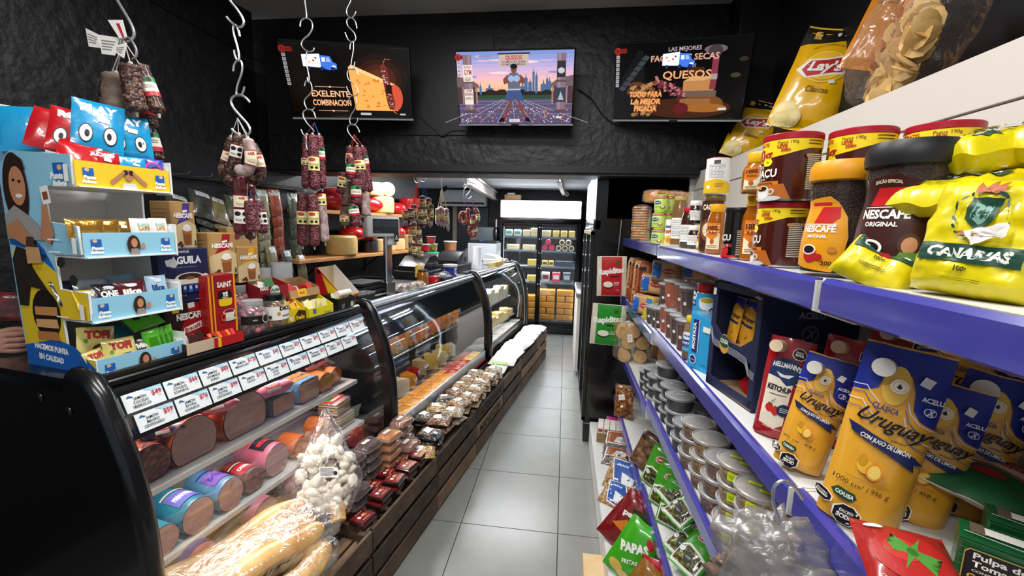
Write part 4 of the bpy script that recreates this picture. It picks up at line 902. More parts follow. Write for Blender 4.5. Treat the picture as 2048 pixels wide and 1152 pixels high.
# ================= second shelf: pouches, sauces, cups =================
Zs=[a[1] for a in SZ]; 
MAYO=mat('mayonnaise_yellow_foil','dd9c22',r=.3,coat=.5,b=(5,.2),n=(3,'e6ae40',.3,.8))
NAV='1b2b8c'
def octa(P,x,y,r,txt=('EXCESO','SODIO')):
    for k,c in ((1.0,'f4f1ea'),(.9,'121212')): P.poly([(x+r*k*math.cos(pi/8+i*pi/4),y+r*k*math.sin(pi/8+i*pi/4)) for i in range(8)],c)
    P.text(txt[0],x,y+r*.12,r*.26,'f4f1ea',bold=.02,wd=r*1.0); P.text(txt[1],x,y-r*.3,r*.3,'f4f1ea',bold=.05,wd=r*1.2)
def mayo(label,loc,rz,seed,w,h,d,txt='1000 cm³ / 996 g',lean=0,rot=None,capr=.016):
    t=thing('mayonnaise_pouch',label,'pouch',loc,rz,'yellow and blue spouted mayonnaise pouches',rot)
    S=bag(t,w,h,d,MAYO,seed=seed,style='stand',wr=.18,seal=.03,name='pouch',pinch=.03,lean=lean,nu=20,nv=30)
    P=Print()
    P.poly([(-w*.5,h*.99),(-w*.5,h*.73),(-w*.34,h*.745),(-w*.24,h*.77),(-w*.2,h*.84),(-w*.06,h*.885),(w*.10,h*.86),(w*.17,h*.79),(w*.2,h*.70),(w*.30,h*.655),(w*.5,h*.625),(w*.5,h*.99)],NAV)
    P.ell(-w*.05,h*.80,w*.16,h*.10,'f3c34c',24)
    for i in range(4):
        o=-.011*i*h/.28
        P.line([(-w*.5,h*.755+o),(-w*.36,h*.765+o),(-w*.30,h*.735+o),(-w*.18,h*.70+o)],h*.0045,'e9e6ea' if i%2==0 else '5a62a8')
        P.line([(w*.12,h*.735+o),(w*.18,h*.68+o),(w*.3,h*.64+o),(w*.5,h*.615+o)],h*.0045,'e9e6ea' if i%2==0 else '5a62a8')
    P.ell(-w*.02,h*.80,w*.105,w*.105,'fbf2dc'); P.ell(-w*.02,h*.80,w*.075,w*.075,'e9b84a'); P.ell(-w*.02,h*.80,w*.068,w*.068,'fbf2dc'); P.poly([(-w*.02,h*.80+w*.045),(-w*.05,h*.80-w*.015),(-w*.02,h*.80-w*.04),(w*.01,h*.80-w*.015)],'1a1a2a')
    P.text('CLÁSICA',-w*.1,h*.665,h*.026,'2a3478',bold=.02,wd=w*.30,rot=-.12)
    P.text('Uruguay',0,h*.575,h*.072,'101025',bold=.015,wd=w*.78,rot=-.16,shear=.35); P.line([(w*.05,h*.53),(w*.2,h*.525),(w*.36,h*.555)],h*.004,'101025')
    P.poly([(-w*.42,h*.565),(-w*.30,h*.555),(w*.34,h*.475),(w*.44,h*.44),(w*.34,h*.44),(w*.36,h*.40),(w*.2,h*.435),(-w*.36,h*.515)],'1a2458'); P.text('CON JUGO DE LIMÓN',0,h*.488,h*.022,'f1eee4',bold=.03,wd=w*.56,rot=-.19)
    P.ell(w*-.13,h*.36,w*.09,h*.038,'e9b52c'); P.ell(w*-.02,h*.345,w*.09,h*.045,'e58f18'); P.ell(w*-.02,h*.345,w*.07,h*.035,'f5d465'); P.ell(-w*.17,h*.39,w*.05,h*.03,'c98f1c')
    P.rect(-w*.05,h*.285,w*.5,h*.002,'7a5a20'); P.text(txt,-w*.1,h*.235,h*.026,'3a2a20',wd=w*.6,rot=-.03)
    P.poly([(-w*.38,h*.175),(-w*.32,h*.205),(-w*.14,h*.20),(-w*.10,h*.175),(-w*.16,h*.15),(-w*.34,h*.15)],'1d4a3a'); P.text('COUSA',-w*.24,h*.167,h*.02,'f1eee4',bold=.04,wd=w*.2)
    octa(P,-w*.16,h*.075,w*.17); octa(P,-w*.43,h*.12,w*.10)
    P.text('ACELU',w*.33,h*.76,h*.022,'e8e8f0',bold=.04,wd=w*.2); P.ell(w*.33,h*.715,w*.06,w*.06,'e8e8f0'); P.ell(w*.33,h*.715,w*.05,w*.05,NAV); P.line([(w*.30,h*.70),(w*.36,h*.73)],h*.005,'e8e8f0'); P.line([(w*.32,h*.732),(w*.345,h*.70)],h*.005,'e8e8f0')
    P.rect(w*.24,h*.85,w*.11,w*.13,'efeeea',rot=-.3)
    P.apply('print',t,S,maxlen=w*.09,off=.0012)
    c=S(-w*.20,h*.88,0); g=MB(); g.tube([c+Vector((0,.004,0)),c+Vector((-.004,-.010,.002))],capr*.75,WHT,16); g.tube([c+Vector((-.003,-.008,.001)),c+Vector((-.008,-.030,.004))],capr,WHT,18); g.build('spout_cap',t)
    g=MB(); g.ell(S(w*.0,h*.80,0),(.0001,.0001,.0001),WHT,4,2) 
    return t
def face2(p,e=0): return face(p,e)
m1=Vector((.470,.675,Zs[2])); mayo('largest spouted mayonnaise pouch in front, yellow with a blue top',m1,0,1,.100,.285,.065,capr=.0135,rot=(rad(-3),rad(7),face(m1,.10)))
m2=Vector((.462,.83,Zs[2])); mayo('smaller spouted mayonnaise pouch between the ketchup and the largest pouch',m2,0,2,.080,.222,.05,'470 cm³ / 498 g',capr=.012,rot=(rad(-6),rad(9),face(m2,-.05)))
m3=Vector((.565,.705,Zs[2])); mayo('mayonnaise pouch just behind the largest one, partly hidden',m3,0,3,.09,.225,.06,'470 cm³ / 498 g',rot=(rad(-5),rad(8),face(m3,.1)))
m4=Vector((.650,.735,Zs[2])); mayo('mayonnaise pouch in shade, leaning in the second row',m4,0,4,.09,.235,.06,'470 cm³ / 498 g',rot=(rad(-4),rad(10),face(m4,.15)))
m5=Vector((.745,.86,Zs[2])); mayo('tall mayonnaise pouch in the dark at the back of the shelf',m5,0,5,.14,.30,.07,rot=(rad(-3),rad(2),face(m5,.1)))
m6=Vector((.720,.635,Zs[2])); mayo('mayonnaise pouch at the right edge above the tomato cartons',m6,0,6,.11,.27,.07,rot=(rad(-4),rad(3),face(m6,.1)))
KET=mat('ketchup_red_foil','a3121c',r=.28,coat=.5,b=(5,.2))
def ketchup(label,loc,rot,seed,w,h,d):
    t=thing('ketchup_pouch',label,'pouch',loc,rot=rot,group='red spouted ketchup pouches')
    S=bag(t,w,h,d,KET,seed=seed,style='stand',wr=.18,seal=.03,name='pouch',pinch=.03,nu=20,nv=30)
    P=Print(); P.poly([(-w*.36,h*.13),(-w*.36,h*.62),(w*.22,h*.62),(w*.18,h*.15),(0,h*.10)],'e6dccb')
    P.poly([(-w*.36,h*.62),(-w*.34,h*.76),(-w*.18,h*.80),(w*.1,h*.80),(w*.36,h*.745),(w*.34,h*.58),(w*.08,h*.54),(-.1*w,h*.60)],'16305e')
    P.text("HELLMANN'S",0,h*.70,h*.045,'f0eee8',bold=.04,wd=w*.62,rot=-.06,arc=h*.012); P.poly([(-w*.2,h*.66),(0,h*.64),(w*.2,h*.65),(w*.1,h*.61),(-w*.1,h*.62)],'dfe6ee')
    P.text('KETCHUP',-w*.06,h*.475,h*.05,'20202a',bold=.05,wd=w*.52,rot=-.08); P.lines(-w*.05,h*.44,w*.4,h*.02,1,'55505a')
    for a,b in ((-.18,.30),(-.04,.28)): P.ell(w*a,h*b,w*.09,h*.042,'c4201c',16); P.ell(w*a,h*(b+.04),w*.05,h*.01,'3a6a24',8)
    P.line([(-w*.16,h*.36),(-w*.08,h*.40)],h*.006,'3a6a24'); P.ell(w*.14,h*.30,w*.15,h*.06,'14264e',18); P.lines(w*.14,h*.30,w*.18,h*.05,3,'c9d0de'); octa(P,w*.2,h*.86,w*.16,('EXCESO','AZUCAR'))
    P.text('Sabor casero',-.05*w,h*.10,h*.025,'e9c9b4',wd=w*.4,rot=-.1)
    P.apply('print',t,S,maxlen=w*.09,off=.0012)
    c=S(-w*.24,h*.90,0); g=MB(); g.tube([c+Vector((0,.004,0)),c+Vector((-.006,-.028,.004))],.0135,mat('cream_cap','e9d3b4',r=.4),18); g.build('spout_cap',t); return t
k1=Vector((.485,.975,Zs[2]-.008)); ketchup('ketchup pouch with a dark blue label beside the smaller mayonnaise',k1,(rad(-4),rad(4),face(k1,-.15)),11,.085,.225,.05)
k2=Vector((.595,.955,Zs[2]-.008)); ketchup('ketchup pouch behind, only its red top showing',k2,(rad(-4),rad(6),face(k2,-.05)),12,.11,.235,.06)
k3=Vector((.72,1.0,Zs[2]-.008)); ketchup('ketchup pouch in the dark at the back of the shelf',k3,(rad(-4),rad(6),face(k3,-.05)),13,.13,.26,.06)
# blue counter box holding mayonnaise sachets
BOX=mat('navy_carton','1c2648',r=.55); KR=mat('brown_cardboard','8a6a4a',r=.8,n=(14,'9a7a58',.3,.7))
t=thing('display_carton','navy cardboard counter box of mayonnaise and ketchup sachets','carton',(0,0,0)); bz=Zs[1]
c0=at(1432,735,'z',bz+.0); 
t.location=Vector((.465,1.205,bz)); t.rotation_euler=(0,0,-1.38); cw,cd,chh=.30,.26,.31
g=MB()
for poly in ([(-.11,.0),(-.11,chh),(-.09,chh),(-.09,.03),(-.07,.01)],[(.11,0),(.11,chh),(.09,chh),(.09,.03),(.07,.01)]): g.prism(poly,.004,BOX,axis='y',o=0,m2=BOX)
g.box((0,.002,.012),(.22,.004,.03),BOX); g.prism([(-.09,.185),(-.04,.15),(.04,.15),(.09,.185),(.09,.12),(-.09,.12)],.004,BOX,axis='y',o=0); g.box((0,.002,chh-.01),(.22,.004,.02),BOX)
g.build('front',t)
for s in (-1,1): g=MB(); g.box((s*.11,cd/2,chh/2),(.004,cd,chh),BOX); g.build('side',t)
g=MB(); g.box((0,cd,chh/2),(.22,.004,chh),KR); g.build('back',t); g=MB(); g.box((0,cd/2,.003),(.216,cd,.004),KR); g.box((0,cd/2,.135),(.212,cd-.01,.004),KR); g.build('tray',t)
P=Print(); P.text('COUSA',-.02,.145,.012,'e9e6da',bold=.04); 
P=Print()
for i in range(5): P.line([(-.109,.175-.004*i),(-.10,.17-.004*i),(-.09,.145-.004*i),(-.07,.14-.004*i),(.03,.135-.004*i),(.07,.13-.004*i),(.085,.105-.004*i),(.109,.10-.004*i)],.0012,'c9cbd8')
P.ell(-.03,.140,.024,.028,'c99a4a',18); P.ell(-.03,.147,.024,.018,'1d4a3a',18); P.text('COUSA',-.03,.142,.011,'f0ede2',bold=.04,wd=.038); P.rect(-.10,.28,.015,.02,'e9e6e0')
P.text('ACELU',.098,.29,.006,'d9dae2',bold=.03); P.apply('front_print',t,flat((0,-.0008,0)))
P=Print(); P.text('ACELU',.0,.245,.016,'7d84a0',bold=.04,wd=.07); P.ell(0,.205,.022,.022,'7d84a0'); P.ell(0,.205,.0195,.0195,'1c2648'); P.line([(-.01,.195),(.012,.215)],.003,'7d84a0'); P.line([(-.004,.218),(.006,.196)],.003,'7d84a0')
for i,s_ in enumerate(('Conservar','Est. N°','S137','M.S.P. Est.','M.S.P. Reg.','438/12s. Reg.','MGAP/DCIG/DIA','Ind. MGAP/DCIG')): P.text(s_,-.04,.168-.014*i,.0075,'aeb2c4',al='l'); P.rect(.045,.171-.014*i,.06,.003,'5d6480')
P.apply('side_print',t,flat((.1125,cd/2,0),(0,1,0)),off=.0006)
def sachet(label,loc,rot,seed,m,name,w=.055,h=.11,group=None,P=None):
    t=thing(name,label,'sachet',loc,rot=rot,group=group); S=bag(t,w,h,.016,m,seed=seed,style='pillow',wr=.3,seal=.06,name='sachet',nu=8,nv=12)
    if P: P(t,S,w,h)
    return t
def pm(t,S,w,h):
    P=Print(); P.poly([(-w*.48,h*.98),(-w*.48,h*.80),(0,h*.88),(w*.48,h*.76),(w*.48,h*.98)],NAV); P.text('Uruguay',0,h*.56,h*.09,'14142a',bold=.02,wd=w*.8,rot=-.15,shear=.3); P.rect(0,h*.46,w*.8,h*.05,'1a2458',rot=-.15); P.ell(0,h*.25,w*.16,h*.06,'e58f18',12); P.apply('print',t,S,maxlen=.012,off=.001)
Rz=Matrix.Rotation(-1.38,3,'Z'); T0_=Vector((.465,1.205,bz))
for i in range(5):
    p=T0_+Rz@Vector((-.07+.035*i,.04+.012*(i%2),.139)); sachet(['leftmost','second','middle','fourth','rightmost'][i]+' yellow mayonnaise sachet standing in the navy counter box',p,(rad(-8),rad(U(-5,5)),-1.38),30+i,MAYO,'mayonnaise_sachet',.05,.13,'yellow sachets in the navy counter box',pm)
for i in range(3):
    p=T0_+Rz@Vector((.0+.035*i,.05+.02*i,.012)); sachet(['leftmost','middle','rightmost'][i]+' red ketchup sachet in the lower tray of the navy box',p,(rad(-35),rad(20),-1.38),40+i,KET,'ketchup_sachet',.07,.12,'red sachets in the navy counter box')
# mustard: blue doy box, jar, bottle
CY='2a9fd8'
t=thing('mustard_carton','bright blue cardboard carton of mustard sachets at the shelf edge','carton',Vector((.452,1.415,Zs[1])),-1.15)
g=MB(); g.prism([(-.055,0),(.055,0),(.055,.17),(-.055,.185)],.10,mat('cyan_carton',CY,r=.45),axis='y',o=0); g.build('box',t)
g=MB(); g.box((0,.05,.186),(.112,.1,.004),WRAP); g.build('open_flap',t)
P=Print(); P.rect(-.026,.11,.026,.11,'1d2f70'); P.rect(-.012,.11,.003,.11,'e9eef4'); P.text('MOSTAZA',-.026,.11,.012,'f0f2f6',bold=.05,rot=pi/2,wd=.09); P.ell(-.03,.03,.016,.016,'eef2f6'); P.ell(-.03,.03,.013,.013,'1d2f70'); P.text('Schneck',-.03,.027,.005,'f0f2f6'); P.rect(.025,.14,.035,.018,'f2f0ea'); P.text('net 60 g',.02,.02,.006,'10243a'); P.apply('print',t,flat((0,-.0006,0)))
def lab_must(P,r,h):
    P.rect(0,h*.42,r*3.0,h*.62,CY); P.ell(-r*.9,h*.64,r*.45,h*.13,'f0f2f6',18); P.text('Schneck',-r*.9,h*.62,h*.07,'1d3f90',bold=.04,wd=r*.75); P.poly([(-r*1.4,h*.5),(-r*1.4,h*.36),(-r*.5,h*.34),(-r*.5,h*.5)],'1d2f80'); P.text('MOSTAZA',-r*.95,h*.40,h*.06,'f0f2f6',bold=.04,wd=r*.8)
    P.ell(r*.35,h*.44,r*.55,h*.2,'e9edf0',20); P.ell(r*.35,h*.53,r*.55,h*.09,'f4f6f7',20); P.ell(r*.35,h*.54,r*.45,h*.07,'c9a820',18); P.ell(r*.2,h*.22,r*.3,h*.05,'5a8a2a',10); octa(P,r*.75,h*.25,r*.28)
def lab_bot(P,r,h):
    P.rect(0,h*.42,r*2.4,h*.42,'5ab4e0'); P.rect(0,h*.38,r*2.4,h*.18,'1d2f80'); P.ell(0,h*.56,r*.9,h*.09,'f0f2f6',18); P.text('Schneck',0,h*.54,h*.055,'1d3f90',bold=.04,wd=r*1.4); P.text('MOSTAZA',0,h*.37,h*.05,'f0f2f6',bold=.04,wd=r*1.5); P.text('con miel',0,h*.31,h*.03,'d8dff0')
p=Vector((.462,1.545,Zs[1])); jar('mustard bottle with a yellow cap and blue label under the mustard jar',p,face(p,-.5),.030,.155,'8a6b4e','edc21c',lab_bot,name='mustard_jar',group='mustard jars',caph=.02)
p=Vector((.500,1.535,Zs[1]+.156)); jar('wide mustard jar with a red lid stacked on the mustard bottle',p,face(p,-.4),.046,.118,'9c8455','b01c26',lab_must,name='mustard_jar',group='mustard jars',caph=.028)
p=Vector((.56,1.53,Zs[1])); jar('mustard bottle behind, supporting the wide mustard jar',p,face(p,-.4),.030,.155,'8a6b4e','edc21c',lab_bot,name='mustard_jar',group='mustard jars',caph=.02)
# clear cups of sauces and jams
def cup(label,loc,rz,r,h,fill,level=.86,st=True,name='sauce_cup',group='lidded clear cups of preserves',lidm=None,cat='cup'):
    t=thing(name,label,cat,loc,rz,group); rb=r*.80; f=lambda z: rb+(r-rb)*z/h
    g=MB(); g.lathe([(0,.001),(rb*.96,.001),(rb,.004),(r*.985,h-.004)],ACRYL,24); g.build('cup',t)
    g=MB(); zl=h*level; g.lathe([(0,.003),(rb*.95,.003),(f(zl)*.965,zl),(0,zl+.001)],mat('preserve_'+fill,fill,r=.15,coat=.7),24); g.build('contents',t)
    g=MB(); g.lathe([(r*1.0,h-.006),(r*1.07,h-.005),(r*1.07,h),(r*.98,h+.003),(r*.94,h-.001),(0,h-.001)],lidm or LID,28); g.build('lid',t)
    if st: P=Print(); P.rect(-r*.2,h*.45,.012,.012,'ecebe6',rot=.1); P.apply('price_sticker',t,cyl(lambda z:f(z)),off=.0008)
    return t
FILL=[('5a1010','dark red jam'),('300c0a','very dark plum jam'),('6b3006','amber syrup'),('b0480a','bright orange sauce'),('35130a','brown caramel'),('2c100a','brown caramel')]
ys=[1.66,1.755,1.85,1.95,2.055,2.16]
for i,y in enumerate(ys):
    f=FILL[i]; z=Zs[1] if y<2.02 else Zs[0]; p=Vector((.475,y,z)); cup('tall lidded cup of %s, %s in the bottom row from the camera'%(f[1],ORD[i]),p,face(p,-.4),.041 if i<5 else .034,.118 if i<5 else .10,f[0])
for i,y in enumerate((1.715,1.82,1.92,2.04)):
    f=[FILL[1],('7a3a08','amber syrup'),FILL[3],FILL[4]][i]; z=(Zs[1] if y<2.02 else Zs[0])+.122; p=Vector(((.50,.505,.485,.49)[i],y,z)); cup('tall lidded cup of %s, %s in the upper row from the camera'%(f[1],ORD[i]),p,face(p,-.4),.046,.115,f[0])
for i,(x,y,z,f) in enumerate(((.60,1.80,0,2),(.60,1.92,0,1),(.60,2.0,0,4),(.59,1.80,.122,2),(.60,1.93,.122,3),(.465,2.25,-.02,5),(.475,2.32,-.02,5))):
    z=(Zs[1] if y<2.02 else Zs[0]+.02)+z; p=Vector((x,y,z)); cup('lidded cup of %s, %s in the row behind the front cups'%(FILL[f][1],ORD[i]),p,face(p,-.4),.043 if i<5 else .032,.115 if i<5 else .09,FILL[f][0],name='sauce_cup')
# biscuit/rusk packs, long packs, sliced bread at the far end
RUSK=mat('golden_rusk','c99b5c',r=.7,n=(30,'dcb87e',.35,.7),b=(40,.3)); BLUW=mat('blue_printed_wrap','1c5fae',r=.25,coat=.6,b=(12,.4)); TANW=mat('tan_clear_pack','b98c58',r=.35,coat=.5,n=(16,'cfa873',.3,.7),b=(14,.4)); ORP=mat('rust_orange_pack','8a4420',r=.35,coat=.6,n=(12,'b56a35',.35,.7),b=(14,.4))
def pack(label,loc,rot,w,h,d,m,seed,name='cracker_pack',cat='packet',group=None,pr=None,style='brick',wr=.3,nu=12,nv=16):
    t=thing(name,label,cat,loc,rot=rot,group=group); S=bag(t,w,h,d,m,seed=seed,style=style,wr=wr,seal=.05,name='wrapper',nu=nu,nv=nv,pinch=.04)
    if pr: P=Print(); pr(P,w,h); P.apply('print',t,S,maxlen=.025,off=.001)
    return t
def pr_rusk(P,w,h): P.rect(-w*.28,h*.5,w*.4,h*.9,'1c5fae'); P.ell(w*.18,h*.5,w*.2,h*.12,'b01f2a',16); P.text('Criollitas',w*.18,h*.48,h*.06,'f4f0ea',bold=.03,wd=w*.3); P.text('7',-w*.3,h*.7,h*.1,'e9eef4')
gy_='blue and tan cracker packs at the far end'
for i,(x,y,z,rz,lb) in enumerate(((.47,2.46,0,-.9,'blue and tan cracker pack standing lowest at the front'),(.52,2.50,.115,-.7,'blue and tan cracker pack lying above the lowest'),(.56,2.42,.20,-.6,'blue and tan cracker pack high under the shelf'),(.64,2.36,0,-.8,'blue and tan cracker pack behind the preserves'),(.66,2.40,.12,-.7,'blue and tan cracker pack in the middle of the back pile'),(.70,2.34,.22,-.6,'blue and tan cracker pack at the top of the back pile'))):
    pack(lb,Vector((x,y,Zs[0]+z)),(rad(-4),0,rz),.17,.115,.10,TANW,60+i,group=gy_,pr=pr_rusk)
for i in range(4):
    p=Vector((.475+.0*i,2.60+.13*i,Zs[0])); 
    def prp(P,w,h): P.rect(0,h*.14,w*.9,h*.26,'8a3c1a'); P.text('Suprema',0,h*.6,w*.3,'7a1e1c',bold=.03,rot=pi/2); P.rect(0,h*.86,w*.5,h*.08,'25221f')
    pack('upright clear packet of long biscuits, %s from the crackers'%ORD[i],p,(rad(-3),0,-.8),.10,.29,.07,TANW if i%2 else ORP,70+i,name='biscuit_packet',group='upright packets of long biscuits',pr=prp)
pack('open sachet with a yellow front standing before the preserves',Vector((.445,2.33,Zs[0])),(rad(-6),rad(8),-.9),.05,.13,.01,mat('yellow_blue_sachet','c9b53a',r=.3,coat=.5),77,name='soup_sachet',style='pillow',pr=lambda P,w,h:(P.rect(0,h*.7,w*.8,h*.4,'3a78b0'),P.ell(0,h*.55,w*.3,h*.12,'d89a3a',12)))
# brown carton at the back
t=thing('brown_carton','plain brown carton at the back of the shelf behind the mustard','carton',Vector((.74,1.72,Zs[1])),-pi/2); g=MB(); g.box((0,0,.15),(.26,.2,.30),KR,bev=.003); g.build('box',t); g=MB(); g.box((0,0,.302),(.03,.2,.002),mat('packing_tape','b09468',r=.3)); g.build('tape',t)

# tomato pulp packs bottom right
TOM=mat('tomato_red_print','8f1a1a',r=.25,coat=.6,b=(8,.3),n=(5,'b02a22',.35,.75)); GRN=mat('deep_green_carton','14562c',r=.3,coat=.4)
t=thing('tomato_pulp_pouch','glossy tomato pulp pouch with a big tomato and green star leaves','pouch',Vector((.425,.475,Zs[2]+.02)),rot=(rad(-76),rad(0),-.30),group=None)
S=bag(t,.10,.125,.04,TOM,seed=15,style='pillow',wr=.25,seal=.04,name='pouch'); P=Print(); w,h=.10,.125
P.ell(0,h*.52,w*.42,h*.3,'a8201c',28); P.ell(-w*.1,h*.58,w*.2,h*.14,'b8302a',20)
st=[]; 
for i in range(12): a=i*pi/6; r_=(.30 if i%2==0 else .07); st.append((w*(.0+r_*math.cos(a)),h*(.56)+w*r_*math.sin(a)))
P.poly(st,'4a8a34'); P.ell(0,h*.56,w*.06,w*.06,'2f6a24',12); P.text('Cont. Neto',-w*.3,h*.2,h*.03,'e9d9d0',rot=-.5); P.rect(w*.1,h*.12,w*.2,h*.06,'b9c4d0',rot=.2); P.ell(-w*.3,h*.85,w*.1,h*.03,'d9dde0'); P.apply('print',t,S,maxlen=.015,off=.001)
def carton(label,loc,rz,m,txt,rot=None,w=.07,d=.05,h=.12,cap='CONCENTRADO'):
    t=thing('tomato_carton',label,'carton',loc,rz,'small cartons of tomato pulp',rot); g=MB(); g.box((0,0,h/2),(w,d,h),m,bev=.003); g.build('box',t)
    g=MB(); g.prism([(-d/2,h),(d/2,h),(0,h+.004)],w,m,axis='x',o=-w/2); g.build('top_fold',t)
    P=Print(); 
    for i in range(7): P.rect(0,h*(.1+.13*i),w*.96,.0007,'3f8a4a' if m==GRN else 'c9503a')
    P.poly([(-w*.36,h*.9),(-w*.42,h*.84),(-w*.42,h*.42),(w*.42,h*.42),(w*.42,h*.84),(w*.36,h*.9)],'c9a85a'); P.poly([(-w*.35,h*.885),(-w*.405,h*.83),(-w*.405,h*.43),(w*.405,h*.43),(w*.405,h*.83),(w*.35,h*.885)],'14120f')
    P.text('Pulpa de',-w*.0,h*.77,h*.085,'f1eee6',bold=.03,wd=w*.62); P.text('Tomates',0,h*.65,h*.085,'f1eee6',bold=.03,wd=w*.62); P.text(cap,0,h*.575,h*.035,'e9e2d2',bold=.02,wd=w*.6); P.text('GOURMET',0,h*.46,h*.075,'d9a23a',bold=.05,wd=w*.7)
    P.ell(0,h*.2,w*.3,h*.12,'b0241c',18); P.ell(0,h*.27,w*.12,h*.03,'3f8a34',10); P.apply('print',t,flat((0,-d/2-.0003,0)))
    P=Print(); P.rect(w*.05,0,w*.5,d*.35,'efece2'); P.rect(-w*.28,0,w*.18,d*.5,'6a5a4a'); P.line([(-w*.45,-d*.3),(w*.4,-d*.4)],.0015,'d9d9cc'); P.apply('top_print',t,flat((0,0,h+.002),(1,0,0),(0,1,0)),off=.0025); return t
carton('green tomato pulp carton nearest the red pouch',Vector((.535,.535,Zs[2])),-.65,GRN,'',h=.085)
carton('green tomato pulp carton right of the nearest green one',Vector((.60,.575,Zs[2])),-.65,GRN,'',h=.085)
carton('green tomato pulp carton at the right edge, half out of view',Vector((.665,.615,Zs[2])),-.65,GRN,'',h=.085)
carton('red tomato pulp carton in front of the green ones',Vector((.56,.475,Zs[2])),-.65,TOM,'',h=.06)
carton('red tomato pulp carton at the bottom right corner',Vector((.625,.515,Zs[2])),-.65,TOM,'',h=.065)
t=thing('tomato_pulp_pouch','white and green tomato pulp pouch lying behind the cartons','pouch',Vector((.585,.63,Zs[2]+.075)),rot=(rad(-84),rad(4),-1.0))
S=bag(t,.14,.16,.04,mat('white_foil_pouch','d9cfc4',r=.35,coat=.4,b=(9,.3)),seed=17,style='pillow',name='pouch'); P=Print(); w,h=.14,.16
P.poly([(-w*.48,h*.02),(-w*.48,h*.45),(-w*.1,h*.55),(w*.48,h*.42),(w*.48,h*.02)],'165a30'); P.line([(-w*.48,h*.48),(-w*.1,h*.58),(w*.48,h*.45)],.004,'b01f24'); P.text('Pulpa de',.01,h*.78,h*.07,'b01f24',bold=.05,wd=w*.6); P.text('Tomate',.01,h*.66,h*.07,'b01f24',bold=.05,wd=w*.5); P.ell(-w*.05,h*.4,w*.14,h*.06,'a8201c',18); P.text('MC',-w*.3,h*.3,h*.07,'e9e9e2',bold=.05)
P.apply('print',t,S,maxlen=.015,off=.001)
# steel S-hook on the shelf edge with a grey carrier bag
def hook(pts,r,label,name='wire_hook',m=HOOK,group=None):
    P=[]; pts=[Vector(p) for p in pts]
    for i in range(len(pts)-1):
        a=pts[max(0,i-1)];b=pts[i];c=pts[i+1];d=pts[min(len(pts)-1,i+2)]
        for k in range(5):
            t=k/5; P.append(.5*((2*b)+(c-a)*t+(2*a-5*b+4*c-d)*t*t+(3*b-3*c+d-a)*t**3))
    P.append(pts[-1]); g=MB(); g.tube(P,r,m,8); return tag(g.build(name),label,'hook',group)
yk=.655; hook([at(u,v,'y',yk) for u,v in ((1605,998),(1590,975),(1568,962),(1550,972),(1546,995),(1552,1025),(1565,1055),(1578,1080),(1585,1100),(1580,1115),(1566,1120))],.0028,'bent steel wire hook hooked over the violet shelf edge')
t=thing('carrier_bag','crumpled grey translucent carrier bag hanging at the shelf edge','bag',Vector((0,0,0)))
GB=film('grey_translucent_film','ececec',op=.30,gl=.05,r=.3,b=(9,.5),diff='b0aba8')
for q,(u,v,sx,sz,sd) in enumerate(((1540,1110,.085,.11,1),(1590,1150,.09,.09,2),(1480,1140,.05,.04,4))):
    c=at(u,v,'y',.66 if q<2 else .70); g=MB(); N=28; 
    def f(u_,v_,c=c,sx=sx,sz=sz,sd=sd):
        a=2*pi*u_; b=pi*v_; d=Vector((math.sin(b)*math.cos(a),math.sin(b)*math.sin(a),math.cos(b))); k=1+.35*noise.noise(d*2.3+Vector((sd*4,0,0)))+.2*noise.noise(d*6+Vector((sd,0,0)))-.25*abs(noise.noise(d*4+Vector((0,sd,0))))
        k*=1-.45*max(0,d.z)**2; return c+Vector((d.x*sx*k,d.y*sx*.6*k,d.z*sz*k))
    g.grid(f,N,N,GB if q<2 else mat('dark_taupe_film','6e5a50',r=.3,coat=.5,b=(14,.5))); g.build('crumpled_film',t,ang=180)
# ================= lower shelves: nut tubs, olives, bags =================
NUTC={'black dried prunes':('0c0a0c','241e22','161214'),'pale cashew nuts':('c79a62','e6c491','a8763f'),'brown almonds':('7a4422','a9693a','5a2e16'),'mixed nuts and raisins':('a8742c','d9a650','3c2014'),'shelled walnuts':('8a6038','b98a58','6a4424')}
def nutmat(k): a=NUTC[k]; return mat('nuts_'+k.replace(' ','_'),a[0],r=.5,v=(62 if 'prune' in k else 95,a[1],a[2]),coat=.3)
def tub(label,loc,kind,r=.055,h=.055,st=0,k=0):
    t=thing('nut_tub',label,'tub',loc,face(loc,-.3),'round clear tubs of nuts and prunes')
    g=MB(); g.lathe([(0,.001),(r*.80,.001),(r*.84,.004),(r*.95,h-.006)],ACRYL,22); g.build('tub',t)
    g=MB(); g.lathe([(0,.003),(r*.81,.003),(r*.92,h*.80),(r*.5,h*.86),(0,h*.84)],nutmat(kind),22); g.build('contents',t)
    g=MB(); g.lathe([(r*.96,h-.010),(r*1.02,h-.009),(r*1.03,h-.001),(r*.97,h+.001),(r*.92,h-.003),(0,h-.003)],LID,26); g.build('lid',t)
    P=Print()
    if st==1: P.rect(-.014,.008,.028,.011,'d6f01a',rot=.1); P.rect(.016,-.010,.028,.011,'d6f01a',rot=.1); P.lines(-.014,.008,.02,.004,1,'7d9010'); P.lines(.016,-.01,.02,.004,1,'7d9010')
    elif st==2: P.rect(0,.004,.024,.007,'efeeea',rot=.2)
    elif st==3: P.rect(-.012,0,.008,.006,'efeeea'); P.rect(.012,.004,.008,.006,'efeeea')
    if st: P.apply('lid_sticker',t,flat((0,0,h-.001),(1,0,0),(0,1,0)),off=.001)
    if st==1 or k: P=Print(); P.rect(.0,h*.5,.022,h*.42,'d6f01a',rot=.05); P.lines(0,h*.5,.016,h*.2,2,'7d9010'); P.apply('price_sticker',t,cyl(r*.93),off=.001)
    return t
